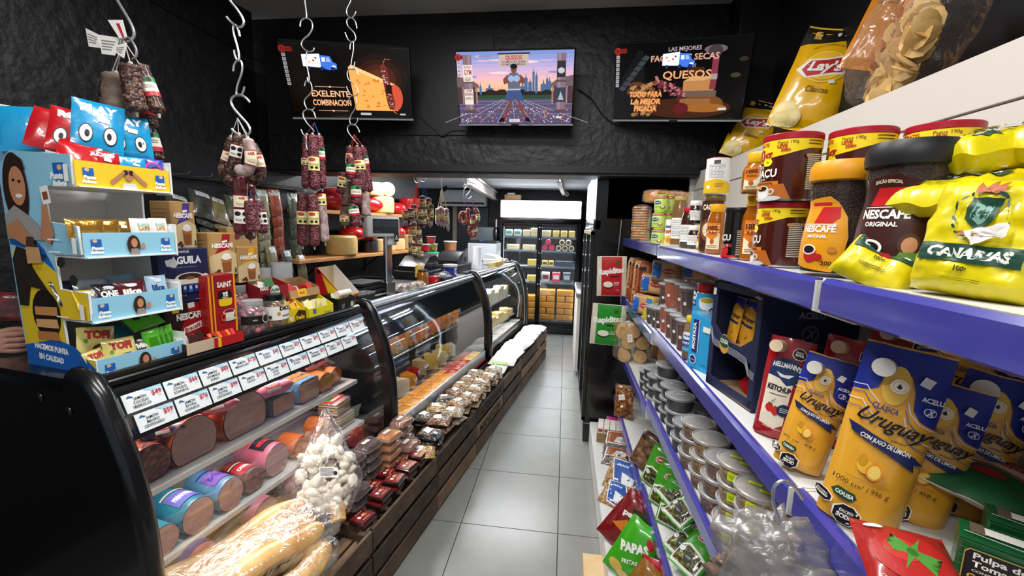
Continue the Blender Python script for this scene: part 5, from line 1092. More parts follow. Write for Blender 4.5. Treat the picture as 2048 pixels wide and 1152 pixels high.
rows=[(.985,4,'pale cashew nuts',1),(1.10,4,'pale cashew nuts',1),(1.215,3,'brown almonds',0),(1.33,3,'mixed nuts and raisins',0),(1.445,3,'shelled walnuts',0),(1.56,2,'black dried prunes',0),(1.675,3,'black dried prunes',2),(1.79,3,'black dried prunes',3),(1.905,4,'black dried prunes',0),(2.05,3,'black dried prunes',0),(2.165,3,'black dried prunes',3),(2.28,2,'black dried prunes',0)]
for i,(y,hh,kd,st) in enumerate(rows):
    z0=SZ[0][2] if y>2.02 else SZ[1][2] if y>.768 else SZ[2][2]
    for j in range(3):
        H=hh if j==0 else max(2,hh-(i+j)%2) if i!=4 else 3
        for l in range(H):
            top=l==H-1; x=.480+.114*j+random.uniform(-.004,.004)
            tub('clear tub of %s, %s, %s stack, %s row'%(kd,'topmost' if top else LVL[l],ORD[i],('front','middle','rear')[j]),Vector((x,y+random.uniform(-.004,.004)+.01*j,z0+.001+l*.0545)),kd,st=st if top else 0,k=(i<2 and j==0 and not top))
# bag of round rusks, third shelf far end
FOIL=film('shiny_clear_bag','ffffff',op=.03,gl=.05,r=.15,b=(18,.5))
t=thing('rusk_bag','clear bag of big round rusks leaning out at the far end of the third shelf','bread bag',Vector((.47,2.80,SZ[0][2])),face((.47,2.8)))
g=MB(); R=random.Random(2)
for a,b,c in ((-.05,.05,.035),(.05,.05,.04),(-.03,.05,.125),(.06,.06,.13),(0,.07,.20),(-.07,.09,.19)): g.tube([Vector((a,-.05,c)),Vector((a,.06,c+.004))],.042,RUSK,16); 
g.build('rusk',t,kind='stuff'); g=MB()
g.grid(lambda u,v:(lambda a,e:Vector((math.cos(a)*.125*e*(1+.12*noise.noise(Vector((u*9,v*7,1)))),math.sin(a)*.085*e-.0,v*.31+.004+.01*noise.noise(Vector((u*8,v*9,4))))))(2*pi*u,(1 if v<.8 else max(.25,1-(v-.8)*3.6)) if v>.02 else .9),26,20,FOIL); g.build('clear_bag',t,ang=180)
P=Print(); P.rect(0,.17,.03,.05,'ecebe6',rot=.1); P.lines(0,.17,.02,.035,4,'8a8a88'); P.apply('price_label',t,flat((-.02,-.1,0)))
# fourth shelf
NUTP=mat('caramel_peanut_bag','8a5020',r=.35,coat=.6,v=(60,'c98a3c','5a2c12')); BARP=mat('brown_bar_pack','7a5638',r=.35,coat=.6,v=(34,'a98462','4a2c1c'))
z4=[a[3] for a in SZ]
def small_lab(P,w,h): P.rect(0,h*.62,w*.34,h*.16,'ecebe6',rot=.25); P.lines(0,h*.62,w*.26,h*.1,3,'7a7a78'); P.rect(w*.05,h*.35,w*.16,h*.07,'ecebe6',rot=.3)
pack('caramel peanut bag leaning out at the far end of the fourth shelf',Vector((.44,2.82,z4[0])),(rad(-14),rad(-10),-.75),.15,.22,.06,NUTP,91,name='snack_bag',cat='snack bag',style='pillow',pr=small_lab)
pack('brown packet of cereal bars leaning beside the white bracket',Vector((.45,2.20,z4[0])),(rad(-20),rad(14),-.85),.16,.20,.06,BARP,92,name='snack_bag',cat='snack bag',style='brick')
OLG=mat('green_olive_foil','3f9a1e',r=.28,coat=.6,b=(8,.3)); OLV=mat('olives_in_brine','5a5a1c',r=.3,coat=.5,v=(75,'8a8a3c','3a3c12'))
def olive(label,loc,rot,seed,w=.13,h=.2,brand=True):
    t=thing('olive_pouch',label,'pouch',loc,rot=rot,group='green olive pouches'); S=bag(t,w,h,.045,OLG,seed=seed,style='pillow',wr=.25,seal=.05,name='pouch')
    P=Print(); P.poly([(-w*.46,h*.03),(-w*.46,h*.42),(-w*.2,h*.5),(w*.2,h*.45),(w*.46,h*.40),(w*.46,h*.03)],'e9e9e2'); P.poly([(-w*.42,h*.08),(-w*.42,h*.38),(-w*.2,h*.46),(w*.2,h*.41),(w*.42,h*.36),(w*.42,h*.08)],OLV)
    P.ell(w*.02,h*.25,w*.15,h*.10,'101310',16); P.ell(w*.02,h*.25,w*.13,h*.085,'2a2f2a',16); P.text('SODIO',w*.02,h*.235,h*.03,'e9e9e2',wd=w*.18); P.ell(w*.05,h*.74,w*.26,h*.085,'efe9e4',20,rot=.25); P.ell(w*.05,h*.74,w*.235,h*.072,'a8202a',20,rot=.25); P.text('Cumbre',w*.05,h*.72,h*.055,'f2eee9',bold=.03,wd=w*.38,rot=.25); P.ell(-w*.3,h*.33,w*.1,h*.05,'dfe8f4',12); P.text('EXPRESS',-.3*w,h*.325,h*.014,'1d3f80')
    P.apply('print',t,S,maxlen=.015,off=.001); return t
ol=[(.465,1.985,1,-18,10,-.75,'green olive pouch leaning just past the white bracket, farthest of the upright ones'),(.475,1.83,1,-20,8,-.70,'green olive pouch leaning, second of the upright ones from the far end'),(.52,1.74,1,-14,4,-.65,'plain green olive pouch standing behind the leaning ones'),(.485,1.70,1,-18,6,-.6,'green olive pouch leaning, nearest of the upright ones')]
for i,(x,y,b,rx,ry,rz,lb) in enumerate(ol): olive(lb,Vector((x,y,z4[1])),(rad(rx),rad(ry),rz),100+i)
for i,(u,v,dz,lb) in enumerate(((1325,1000,.10,'top olive pouch lying in the farther flat pile'),(1340,1040,.08,'olive pouch lying second in the farther flat pile'),(1345,1110,.04,'olive pouch lying at the front of the nearer flat pile'),(1360,1140,.01,'lowest olive pouch of the nearer flat pile'))):
    p=at(u,v,'x',.455); olive(lb,p,(rad(-62),rad(0),-1.25+.08*i),110+i,w=.12,h=.19)
for i in range(3): olive('olive pouch at the back of the fourth shelf, %s from the camera'%ORD[i],Vector((.62,1.45+.2*i,z4[1 if i else 1])),(rad(-8),0,-.6),120+i)
# base deck
zb=BASEZ
t=thing('card_box','box of small white and red cartons at the far end of the base deck','carton',Vector((.40,2.98,zb)),-.12)
g=MB(); g.box((0,0,.035),(.22,.16,.07),KR,bev=.002); g.build('tray',t)
for i in range(5):
    for j in range(3):
        g=MB(); g.box((-.085+.0425*i,-.052+.052*j,.085),(.039,.048,.05),'e6e0d6',bev=.002); g.box((-.085+.0425*i,-.0765+.052*j,.09),(.03,.001,.02),'a83a4a'); g.build('small_carton',t)
def pk(lb,u,v,w,h,d,m,seed,rot,nm='grain_bag',pr=None,z=zb,gp='bags on the base deck',style='pillow',xx=None):
    p=at(u,v,'z',z) if xx is None else Vector(xx); return pack(lb,p,rot,w,h,d,m,seed,name=nm,cat='bag',group=gp,pr=pr,style=style)
SEED=mat('sunflower_seed_bag','6a6058',r=.35,coat=.6,v=(110,'9a9188','2c2826')); PEAN=mat('peanut_clear_bag','b98c52',r=.35,coat=.6,v=(70,'d9b27c','8a5c2c'))
def pr_or(P,w,h): P.poly([(-w*.46,h*.45),(-w*.46,h*.95),(w*.3,h*.95),(w*.46,h*.7),(w*.46,h*.40)],'efe9e0'); P.poly([(-w*.43,h*.48),(-w*.43,h*.93),(w*.28,h*.93),(w*.43,h*.69),(w*.43,h*.43)],'8a4a1c'); P.poly([(-w*.2,h*.5),(-w*.1,h*.75),(w*.3,h*.72),(w*.2,h*.48)],'cfd6dc'); P.lines(w*.03,h*.6,w*.3,h*.15,4,'7a8088'); P.ell(w*.34,h*.5,w*.09,w*.09,'1a1a1a',12)
def pr_pk(P,w,h): P.poly([(-w*.46,h*.5),(-w*.46,h*.98),(w*.1,h*.98),(w*.3,h*.6)],'a81a6a')
def pr_bl(P,w,h): P.poly([(-w*.46,h*.95),(-w*.2,h*.1),(w*.2,h*.05),(w*.46,h*.4),(w*.1,h*.95)],'e9e9e6'); P.poly([(-w*.43,h*.92),(-w*.18,h*.14),(w*.18,h*.09),(w*.42,h*.4),(w*.08,h*.92)],'164c9a'); P.poly([(-w*.08,h*.55),(0,h*.2),(w*.3,h*.2),(w*.3,h*.45)],'dfe3e6'); P.text('MANI',-w*.1,h*.72,h*.08,'c9d6e8',bold=.03,wd=w*.3)
pk('seed bag with a magenta label at the far end of the base deck',1232,880,.20,.17,.05,SEED,130,(rad(-50),0,-.3),pr=pr_pk)
pk('seed bag with an orange brown label, second on the base deck',1236,915,.21,.19,.05,SEED,131,(rad(-58),0,-.25),pr=pr_or)
pk('seed bag lying beneath the orange brown labelled bag',1232,935,.20,.17,.04,SEED,132,(rad(-75),0,-.3),pr=pr_or)
pk('peanut bag with a blue and white label on the base deck',1238,985,.22,.20,.05,PEAN,133,(rad(-55),rad(0),-.5),pr=pr_bl)
pk('lower peanut bag with a blue label, under the other',1222,1015,.18,.16,.05,PEAN,134,(rad(-65),0,-.6),pr=pr_bl)
REDC=mat('dark_red_crisp_foil','7a0f14',r=.25,coat=.6,b=(9,.3)); GRC=mat('bright_green_crisp_foil','3fa81c',r=.25,coat=.6,b=(9,.3)); BRC=mat('brown_gold_snack_foil','8a5c1c',r=.28,coat=.6,b=(9,.3)); DKC=mat('dark_olive_snack_foil','2c2a14',r=.28,coat=.6,b=(9,.3))
def pr_dor(P,w,h): P.text('papas',w*.0,h*.66,h*.09,'efe9e4',bold=.05,wd=w*.6,rot=.3); P.poly([(-w*.35,h*.35),(w*.1,h*.35),(-w*.1,h*.58)],'d97a1c'); P.poly([(w*.0,h*.22),(w*.35,h*.26),(w*.1,h*.42)],'c96a14')
def pr_gr(P,w,h): P.text('PAPAS',0,h*.55,h*.13,'f2f2ea',bold=.06,wd=w*.72,rot=.5); P.ell(w*.22,h*.80,w*.14,h*.05,'b01f2a',14,rot=-.6); P.text('FRITAS',w*.05,h*.36,h*.06,'f2f2ea',bold=.04,wd=w*.4,rot=.5); P.ell(-w*.2,h*.18,w*.2,h*.09,'d9b55c',14); P.ell(w*.05,h*.13,w*.16,h*.07,'e6c878',14)
def pr_br(P,w,h): P.poly([(-w*.05,h*.35),(w*.05,h*.85),(w*.46,h*.8),(w*.4,h*.32)],'e9e6de'); P.lines(w*.2,h*.55,w*.3,h*.25,6,'6a5c40'); P.rect(-w*.15,h*.25,w*.14,h*.14,'dcd9d2'); P.ell(-w*.34,h*.15,w*.12,h*.07,'15140f',12); P.ell(-w*.15,h*.6,w*.14,h*.1,'c9862c',14)
pk('dark red crisp bag leaning over the base deck edge',1240,1085,.19,.27,.07,REDC,136,(rad(-22),rad(30),-.5),nm='crisp_bag',pr=pr_dor,xx=(.285,1.91,zb))
pk('bright green crisp bag leaning over the base deck edge',1240,1130,.17,.27,.08,GRC,137,(rad(-18),rad(22),-.55),nm='crisp_bag',pr=pr_gr,xx=(.295,1.72,zb))
pk('brown snack bag with a white label in front of the green bag',1290,1150,.17,.20,.06,BRC,138,(rad(-20),rad(26),-.55),nm='crisp_bag',pr=pr_br,xx=(.33,1.55,zb))
pk('dark snack bag behind the green crisp bag',1320,1050,.16,.24,.06,DKC,139,(rad(-10),rad(-6),-.6),nm='crisp_bag',xx=(.43,1.78,zb),pr=lambda P,w,h:P.ell(-w*.1,h*.6,w*.14,h*.08,'b9c9a0',12))
pk('red snack bag at the bottom of the base deck, nearest the camera',1330,1150,.15,.20,.06,mat('red_snack_foil','a81420',r=.28,coat=.6,b=(9,.3)),140,(rad(-12),rad(-4),-.6),nm='crisp_bag',xx=(.42,1.56,zb))
pk('dark red snack bag behind the big dark red crisp bag',1330,1050,.16,.22,.06,REDC,141,(rad(-10),rad(12),-.6),nm='crisp_bag',xx=(.40,1.98,zb),pr=pr_dor)
# tortilla packets hanging on wire hooks at the end of the gondola
def pr_t(c):
    def f(P,w,h):
        P.rect(0,h*.5,w*.70,h*.97,c); P.text('Rapiditas',0,h*.58,h*.13,'f4f2ec',bold=.05,wd=w*.86,rot=.12); P.rect(w*.1,h*.5,w*.3,h*.035,'3a1410'); P.ell(-w*.12,h*.27,w*.17,h*.08,'20140f',18); P.ell(-w*.12,h*.30,w*.17,h*.075,'efe6d2',18); P.ell(w*.2,h*.84,w*.08,h*.05,'2a5a1c',10); P.lines(w*.18,h*.32,w*.2,h*.1,3,'e9d9d4'); P.text('12 un.',w*.22,h*.15,h*.03,'f4f2ec')
    return f
TORC=mat('tortilla_clear_pack','c9c2ae',r=.25,coat=.7,n=(9,'e2dcc9',.3,.7),b=(16,.5))
for i,(c,u,v,lb,w,h) in enumerate((('b5161c',1222,592,'red packet of tortillas hanging above the green one beside the cooler',.20,.28),('1f8a24',1212,690,'green packet of tortillas hanging below the red one beside the cooler',.23,.29))):
    p=at(u,v,'y',3.02-.08*i); t=pack(lb,p,(rad(2),rad(-2+4*i),-.05),w,h,.03,TORC,150+i,name='tortilla_packet',cat='packet',group='tortilla packets hanging by the cooler',pr=pr_t(c),style='pillow')
    hook([at(*q,'y',3.03-.08*i) for q in (((1243,440),(1240,470),(1237,500),(1234,515),(1228,520)) if i==0 else ((1241,585),(1242,600),(1240,615),(1234,618)))],.0025,'thin wire hook holding the %s tortilla packet'%('red','green')[i])
# stock at the far end of the back rows so the shelves read full
for i in range(3):
    pack('clear bag of rusks in the back row of the third shelf, %s from the camera'%ORD[i],Vector((.68,2.45+.2*i,SZ[0][2])),(rad(-4),0,-.6),.18,.22,.09,TANW,160+i,name='rusk_packet',cat='packet',group='rusk packets in the back row')
# ================= on top of the near display case =================
ZT=1.222; RN=LR+pi/2         # RN: item front faces the aisle
def Lp(n,s,z): return L(n,s,z)
LB='8fc7df'; PB='1f5fb0'
# --- cardboard snack rack ---
t=thing('snack_rack','printed cardboard rack of small cakes and biscuits at the near end of the counter','display rack',Lp(-.46,.955,ZT),RN)
# local: x along -s? front (-Y) faces +n ; local X = +s ; local Y = -n
W2=.125; sd=[(.0,-.03),(.0,.055),(.115,.06),(.12,.17),(.0,.175),(-.002,.255),(.115,.26),(.12,.36),(.008,.365),(.012,.445),(.13,.455),(.128,.555),(.01,.56),(.006,.64),(.32,.66),(.31,.16),(.30,.0)]
g=MB(); g.prism(sd,.006,mat('white_card','e8e8e6',r=.5),axis='x',o=-W2-.003); g.build('side_panel',t)
g=MB(); g.prism([(a,b) for a,b in sd],.006,mat('white_card','e8e8e6'),axis='x',o=W2-.003); g.build('side_panel',t)
g=MB(); g.box((0,.31,.39),(.25,.006,.80),mat('white_card','e8e8e6')); g.build('back_panel',t)
SP=Print(); S_=flat((-W2-.0035,0,0),(0,-1,0),(0,0,1))   # seen from the camera side; x=-y
def q(y,z): return (-y,z)
SP.poly([q(a,b) for a,b in sd],LB)
SP.poly([q(.0,-.03),q(0,.055),q(.115,.06),q(.12,.17),q(.0,.175),q(-.002,.255),q(.115,.26),q(.12,.31),q(.22,.36),q(.305,.37),q(.30,0)],'e3c22c')
SP.poly([q(.12,.31),q(.16,.375),q(.22,.42),q(.31,.45),q(.31,.385),q(.24,.375),q(.17,.34)],'1f5fb0')
SP.poly([q(0,-.03),q(.0,.03),q(.08,.09),q(.16,.105),q(.305,.075),q(.30,0)],'1f5fb0')
SP.text('HACEMOS PUNTA',-.185,.066,.016,'f4f4f0',bold=.06,wd=.15,rot=-.06); SP.text('EN CALIDAD',-.19,.035,.016,'f4f4f0',bold=.06,wd=.11,rot=-.06)
SP.ell(-.185,.18,.062,.075,'1f1714',22); 
for i,c in enumerate(('c98a50','d9a468','b97a42')): SP.poly([q(.135+.005*i,.205-.038*i),q(.235,.20-.038*i),q(.235,.175-.038*i),q(.135,.178-.038*i)],c)
SP.poly([q(.23,.37),q(.28,.38),q(.305,.34),q(.30,.2),q(.26,.2),q(.24,.26),q(.16,.25),q(.22,.32)],'2a221e'); SP.ell(-.09,.34,.02,.016,'2b2a20',8,rot=.5); SP.ell(-.045,.29,.018,.017,'2b2a20',8); SP.ell(-.16,.355,.009,.006,'2b2a20',8)
# smiling woman holding a small cake (printed advert)
SP.ell(-.245,.545,.055,.105,'2d1c15',22); SP.poly([q(.20,.47),q(.26,.50),q(.31,.47),q(.31,.40),q(.14,.40),q(.17,.45)],'9c9a96'); SP.ell(-.235,.555,.036,.056,'c08560',24); SP.ell(-.232,.527,.016,.006,'f1e6dc',12); SP.ell(-.248,.572,.007,.004,'20140f',8); SP.ell(-.222,.568,.007,.004,'20140f',8); SP.poly([q(.25,.62),q(.19,.60),q(.20,.63),q(.24,.65)],'2d1c15')
SP.poly([q(.12,.39),q(.10,.42),q(.115,.50),q(.135,.51),q(.145,.46),q(.16,.41)],'b97f5c'); SP.rect(-.115,.53,.036,.05,'ecebe8',rot=.15); SP.rect(-.115,.528,.022,.022,'8a4a2c',rot=.15)
SP.poly([q(.25,.46),q(.30,.44),q(.30,.41),q(.22,.38),q(.20,.41)],'b97f5c'); SP.poly([q(.19,.41),q(.22,.41),q(.235,.36),q(.18,.35)],'4a332a'); SP.poly([q(.17,.38),q(.23,.38),q(.23,.33),q(.165,.335)],'c99a68')
SP.rect(-.045,.60,.045,.035,PB); SP.ell(-.04,.605,.01,.008,'d9b48a',10); SP.text('Punta',-.055,.575,.016,'f4f6f8',bold=.06,shear=.2); SP.text('Ballena',-.045,.555,.014,'f4f6f8',bold=.06,shear=.2)
for z in (.60,.40,.21,.02): SP.rect(-.015,z-.01,.018,.045,'f2f2f0'); SP.rect(-.10,z-.03 if z<.5 else .405,.05,.004,'f2f2f0')
SP.apply('side_print',t,S_,off=.0005)
tz=[(-.012,'8fc7df'),(.192,'8fc7df'),(.385,'8fc7df'),(.582,'e3c22c')]; tz=[(.0,LB),(.183,LB),(.372,LB),(.572,'e3c22c')]
for i,(z,c) in enumerate(tz):
    z-=.02; hh=.075
    g=MB(); g.box((0,.14,z+.004),(.248,.30,.004),mat('white_card','e8e8e6')); g.box((0,.001,z+hh/2),(.25,.003,hh),c_(c)); g.box((W2+.004,.03,z+hh/2+.012),(.003,.07,hh+.03),mat('white_card','e8e8e6')); g.box((W2+.02,.045,z+hh/2+.008),(.04,.003,hh),mat('white_card','e8e8e6')); tr=g.build('tray',t)
    P=Print(); 
    for s in (-1,1): P.rect(s*.095,z+hh*.6,.026,.022,PB); P.ell(s*.098,z+hh*.68,.006,.005,'d9b48a',8); P.text('Punta',s*.093,z+hh*.35,.009,'f4f6f8',bold=.06,shear=.2); P.text('Ballena',s*.095,z+hh*.2,.008,'f4f6f8',bold=.06,shear=.2)
    if i<3: P.ell(.0,z+hh*.5,.018,.030,'33211a',14); P.ell(.002,z+hh*.58,.009,.014,'c08560',14); P.poly([(-.012,z+.004),(-.008,z+.026),(.012,z+.026),(.016,z+.004)],'8f8d88'); P.ell(.026,z+hh*.45,.006,.01,'c08560',8)
    else:
        P.ell(.005,z+hh*.62,.011,.017,'b07a58',14); P.ell(-.004,z+hh*.72,.008,.008,'2a1914',10); P.ell(.013,z+hh*.72,.008,.008,'2a1914',10)
        for s in (-1,1): P.poly([(.005+s*.045,z+.014),(.005+s*.05,z+.026),(.005+s*.012,z+.06),(.005+s*.01,z+.05)],'b07a58')
        P.poly([(-.016,z+.002),(-.012,z+.022),(.022,z+.022),(.026,z+.002)],'cfd8d2')
    P.apply('front_print',tr,flat((0,-.001,0)))
RK=Matrix.Rotation(RN,3,'Z'); RO=Lp(-.46,.955,ZT)
def rk(x,y,z): return RO+RK@Vector((x,y,z))
def snack(label,x,y,z,rot,w,h,col,seed,pr=None,d=.022,group='snack packets in the cardboard rack',m=None,st='pillow'):
    m=m or mat('snack_foil_'+col,col,r=.24,coat=.7,b=(14,.3))
    t=thing('snack_packet',label,'snack packet',rk(x,y,z),rot=(rad(rot[0]),rad(rot[1]),RN+rad(rot[2])),group=group)
    S=bag(t,w,h,d,m,seed=seed,style=st,wr=.35,seal=.06,name='packet',nu=12,nv=14)
    if pr: P=Print(); pr(P,w,h); P.apply('print',t,S,maxlen=.015,off=.0008)
    return t
def eyes(tx):
    def f(P,w,h):
        P.text(tx,0,h*.76,h*.15,'eef2f6',bold=.05,wd=w*.72)
        for s in (-1,1): P.ell(s*w*.24,h*.32,w*.14,h*.19,'111114',18); P.ell(s*w*.24,h*.32,w*.12,h*.165,'f2f2f0',18); P.ell(s*w*.22,h*.31,w*.05,h*.075,'111114',12)
        P.rect(w*.1,h*.62,w*.22,h*.1,'eceae6',rot=-.15)
    return f
zt=.66-.09
PLB='1590c4'; PLR='b3121c'
snack('blue play packet standing tallest on the top tray',-.03,.06,.665,(-12,6,-28),.115,.15,PLB,201,eyes('PLAY'))
snack('blue play packet standing right of the tallest one',.055,.05,.66,(-10,-2,-24),.11,.13,PLB,202,eyes('PLAY'))
snack('red packet standing left of the blue play packets',-.075,.10,.655,(-14,10,-34),.105,.13,PLR,203,eyes('ROJO'))
snack('red packet lying under the standing red one',-.07,.05,.63,(-40,12,-30),.12,.10,PLR,204)
snack('red packet at the left rear of the top tray',-.095,.16,.66,(-12,14,-40),.10,.12,PLR,205)
snack('blue packet at the far left rear of the top tray',-.11,.24,.655,(-8,-4,-50),.10,.13,PLB,206)
snack('red packet with eyes in the front row of the top tray',-.04,.022,.590,(-12,0,-8),.085,.075,PLR,207,eyes('ROJO'))
snack('blue play packet in the front row of the top tray',.035,.022,.590,(-10,0,-8),.085,.07,PLB,208,eyes('PLAY'))
def ringp(P,w,h): P.ell(-w*.05,h*.45,w*.36,h*.40,'c0268a',22); P.ell(-w*.05,h*.45,w*.29,h*.32,'2a3f9a',22); P.ell(0,h*.42,w*.22,h*.2,'3a1f14',18); P.rect(w*.06,h*.4,w*.22,h*.08,'e6d8b8'); P.rect(w*.06,h*.5,w*.22,h*.06,'c98a4a')
snack('purple packet with a magenta ring and a chocolate cake picture',.095,.02,.592,(-8,0,-6),.07,.07,'3040a0',209,ringp)
snack('dark red packet behind the front row of the top tray',-.09,.03,.60,(-20,6,-20),.09,.08,PLR,210)
GOLD=mat('gold_foil_packet','b98a3c',r=.18,m=.7,b=(16,.5))
for i,(x,lb) in enumerate(((-.10,'leftmost'),(-.055,'middle'),(-.01,'rightmost'))): snack('%s gold foil packet on the second tray'%lb,x,.02+.006*i,.405,(-12,0,-6),.085,.062,'',215+i,m=GOLD,pr=(lambda P,w,h:(P.text('PURO',w*.1,h*.3,h*.14,'5a3c1c',bold=.03,wd=w*.4),P.rect(w*.1,h*.62,w*.2,h*.16,'e9e6e0'))) if i==2 else None)
def choco(P,w,h): P.text('BLANCO',0,h*.62,h*.13,'9ac2a8',bold=.05,wd=w*.55); P.text('LATE',0,h*.42,h*.16,'d9903c',bold=.05,wd=w*.5); P.ell(0,h*.16,w*.26,h*.13,'3a2018',14); P.ell(0,h*.2,w*.2,h*.06,'d8c8b0',12)
snack('white chocolate cake packet with green lettering on the second tray',.045,.018,.405,(-8,0,-4),.065,.066,'e6e8e6',220,choco); snack('white cake packet at the right of the second tray',.095,.018,.405,(-8,0,-4),.052,.068,'e9e6e4',221,choco)
def tp(tx,c,c2='f0ece4'): return lambda P,w,h:(P.text(tx,0,h*.38,h*.26,c2,bold=.05,wd=w*.62,rot=.06),P.ell(w*.28,h*.25,w*.16,h*.14,'c99a5c',12),P.ell(0,h*.8,w*.2,h*.08,'d9dce0',10))
snack('dark red like packet on the third tray',.0,.022,.205,(-14,0,-4),.085,.07,'5a1620',225,tp('like','')); snack('pale blue like packet on the third tray',.075,.02,.20,(-10,0,-4),.062,.085,'a8c8de',226,tp('like','','24487a'))
snack('black and red packet on the third tray',-.06,.025,.205,(-22,4,-6),.075,.07,'1d161c',227,tp('ONE','')); snack('yellow and blue packet at the left of the third tray',-.105,.03,.205,(-28,0,-8),.06,.06,'d9b82c',228,tp('PIN','','20508a'))
snack('silver packet at the back of the third tray',-.06,.09,.215,(-20,0,-6),.085,.07,'8a94a0',229); snack('light blue packet at the back of the third tray',.03,.10,.22,(-16,0,0),.08,.07,'8ab4d0',230); snack('navy packet at the rear left of the third tray',-.10,.11,.21,(-30,0,0),.07,.08,'1a2038',231)
def tof(P,w,h): P.text('TOFI',-.0,h*.58,h*.26,'b0342c',bold=.08,wd=w*.7,rot=-.05); P.ell(w*.15,h*.22,w*.3,h*.16,'5a3018',14); P.ell(w*.1,h*.28,w*.07,h*.07,'5a9a2c',10); P.ell(w*.28,h*.25,w*.06,h*.06,'d98a1c',10); P.ell(-w*.32,h*.5,w*.05,h*.08,'5a9a2c',10)
YC='dfcf7a'
snack('cream yellow toffee packet in front on the bottom tray',-.045,.022,.022,(-16,0,-4),.085,.078,YC,235,tof); snack('cream yellow toffee packet behind, upper left on the bottom tray',-.085,.07,.055,(-14,8,-10),.09,.085,YC,236,tof); snack('cream yellow toffee packet half hidden at the left of the bottom tray',-.10,.03,.02,(-14,-12,0),.05,.06,YC,237,tof)
snack('small brown cake packet in the middle of the bottom tray',.018,.025,.03,(-34,0,-6),.05,.06,'3a2a24',238,tp('mini','')); snack('teal packet lying at the back of the bottom tray',.0,.09,.085,(-60,0,0),.07,.08,'2a7a9a',239)
for i in range(4): snack(['leftmost','second','third','rightmost'][i]+' bright green wafer packet on the bottom tray',.055+.02*i,.03+.006*i,.02,(-6,-6,-6+4*i),.05,.085,'55c020',240+i,lambda P,w,h:P.rect(0,h*.45,w*.5,h*.5,'3a8a14'))
snack('bright green wafer packet lying across the upright green ones',.06,.05,.11,(-50,-8,0),.10,.09,'55c020',245,lambda P,w,h:(P.ell(-.2*w,h*.5,w*.12,h*.1,'101010',12),P.ell(.12*w,h*.5,w*.12,h*.1,'101010',12)))
# loaf bags hanging left of the rack? a bread packet and a hand-held item at the left edge
pack('red and brown packet at the left edge of the picture',Lp(-1.00,.93,1.325),(rad(-6),rad(10),RN-.6),.14,.10,.05,mat('brown_red_packet','4a1f1c',r=.3,coat=.6,n=(9,'8a2a2c',.45,.6),b=(10,.4)),250,name='bread_packet')

# --- cartons on the counter ---
def box(label,n,s0,s1,zb_,zt_,d,front,pr,side=None,name='carton',cat='carton',group='coffee and tea cartons on the counter',rz=0,prs=None,sidepr=None,top=None):
    w=s1-s0; h=zt_-zb_; t=thing(name,label,cat,Lp(n,(s0+s1)/2,zb_),RN+rz,group)
    g=MB(); m=front if not isinstance(front,str) else mat('card_'+front,front,r=.45,coat=.15)
    g.box((0,d/2,h/2),(w,d,h),m,bev=.002); g.build('box',t)
    P=Print(); pr(P,w,h); P.apply('front_print',t,flat((0,-.0005,0)))
    if sidepr: P=Print(); sidepr(P,d,h); P.apply('side_print',t,flat((-w/2-.0005,d/2,0),(0,-1,0)))
    return t
NB='1c2450'
def pr_nes(c,c2,nm): 
    def f(P,w,h):
        P.poly([(-w*.5,h*.0),(-w*.5,h*.45),(w*.1,h*.62),(w*.5,h*.5),(w*.5,0)],'cdb78a'); P.poly([(w*.02,h*.97),(w*.3,h*.97),(w*.22,h*.62),(-w*.3,h*.5),(-w*.05,h*.75)],c)
        P.rect(w*.08,h*.80,w*.2,h*.05,'efeae2',rot=.2); P.rect(0,h*.755,w*.72,h*.008,'efeae2'); P.text('NESCAFÉ',0,h*.655,h*.085,'f4f1ea',bold=.05,wd=w*.78); P.text(nm,0,h*.60,h*.032,c2,bold=.03,wd=w*.42)
        P.poly([(-w*.08,h*.40),(w*.30,h*.40),(w*.26,h*.08),(-w*.03,h*.08)],'a8673a'); P.ell(w*.11,h*.42,w*.19,h*.06,'efe6da',18); P.ell(w*.11,h*.47,w*.14,h*.05,'f4efe6',16); P.poly([(-w*.06,h*.30),(w*.28,h*.30),(w*.26,h*.08),(-w*.03,h*.08)],'8f5228')
        for a,b in ((-.3,.08),(-.2,.12),(-.16,.06)): P.ell(w*a,h*b,w*.07,h*.03,'4a2618',10)
        P.rect(w*.42,h*.1,w*.05,h*.12,'1d1a18')
    return f
KRF=mat('kraft_gold_carton','b08a54',r=.5)
def sidek(P,w,h): 
    P.lines(0,h*.5,w*.8,h*.75,9,'8a6838',t=.12); P.lines(0,h*.2,w*.8,h*.2,5,'8a6838',t=.3)
box('upper left cappuccino style coffee carton with a purple ribbon',-.60,1.175,1.265,1.585,1.757,.10,KRF,pr_nes('4a3a8a','6a4a9a','MOCA'),sidepr=sidek)
box('coffee carton with a red ribbon and a frothy cup, in the middle',-.60,1.31,1.433,1.466,1.640,.12,KRF,pr_nes('a3141c','b01f24','CAPPUCCINO'),sidepr=sidek)
box('coffee carton with a yellow ribbon, right of the red ribbon one',-.60,1.437,1.547,1.425,1.578,.10,KRF,pr_nes('e0a01c','c98a14','VANILLA LATTE'),sidepr=sidek)
box('plain kraft carton standing behind the yellow ribbon carton',-.72,1.50,1.66,1.40,1.66,.05,KRF,lambda P,w,h:P.ell(-w*.2,h*.85,w*.1,h*.06,'6a2a30',12))
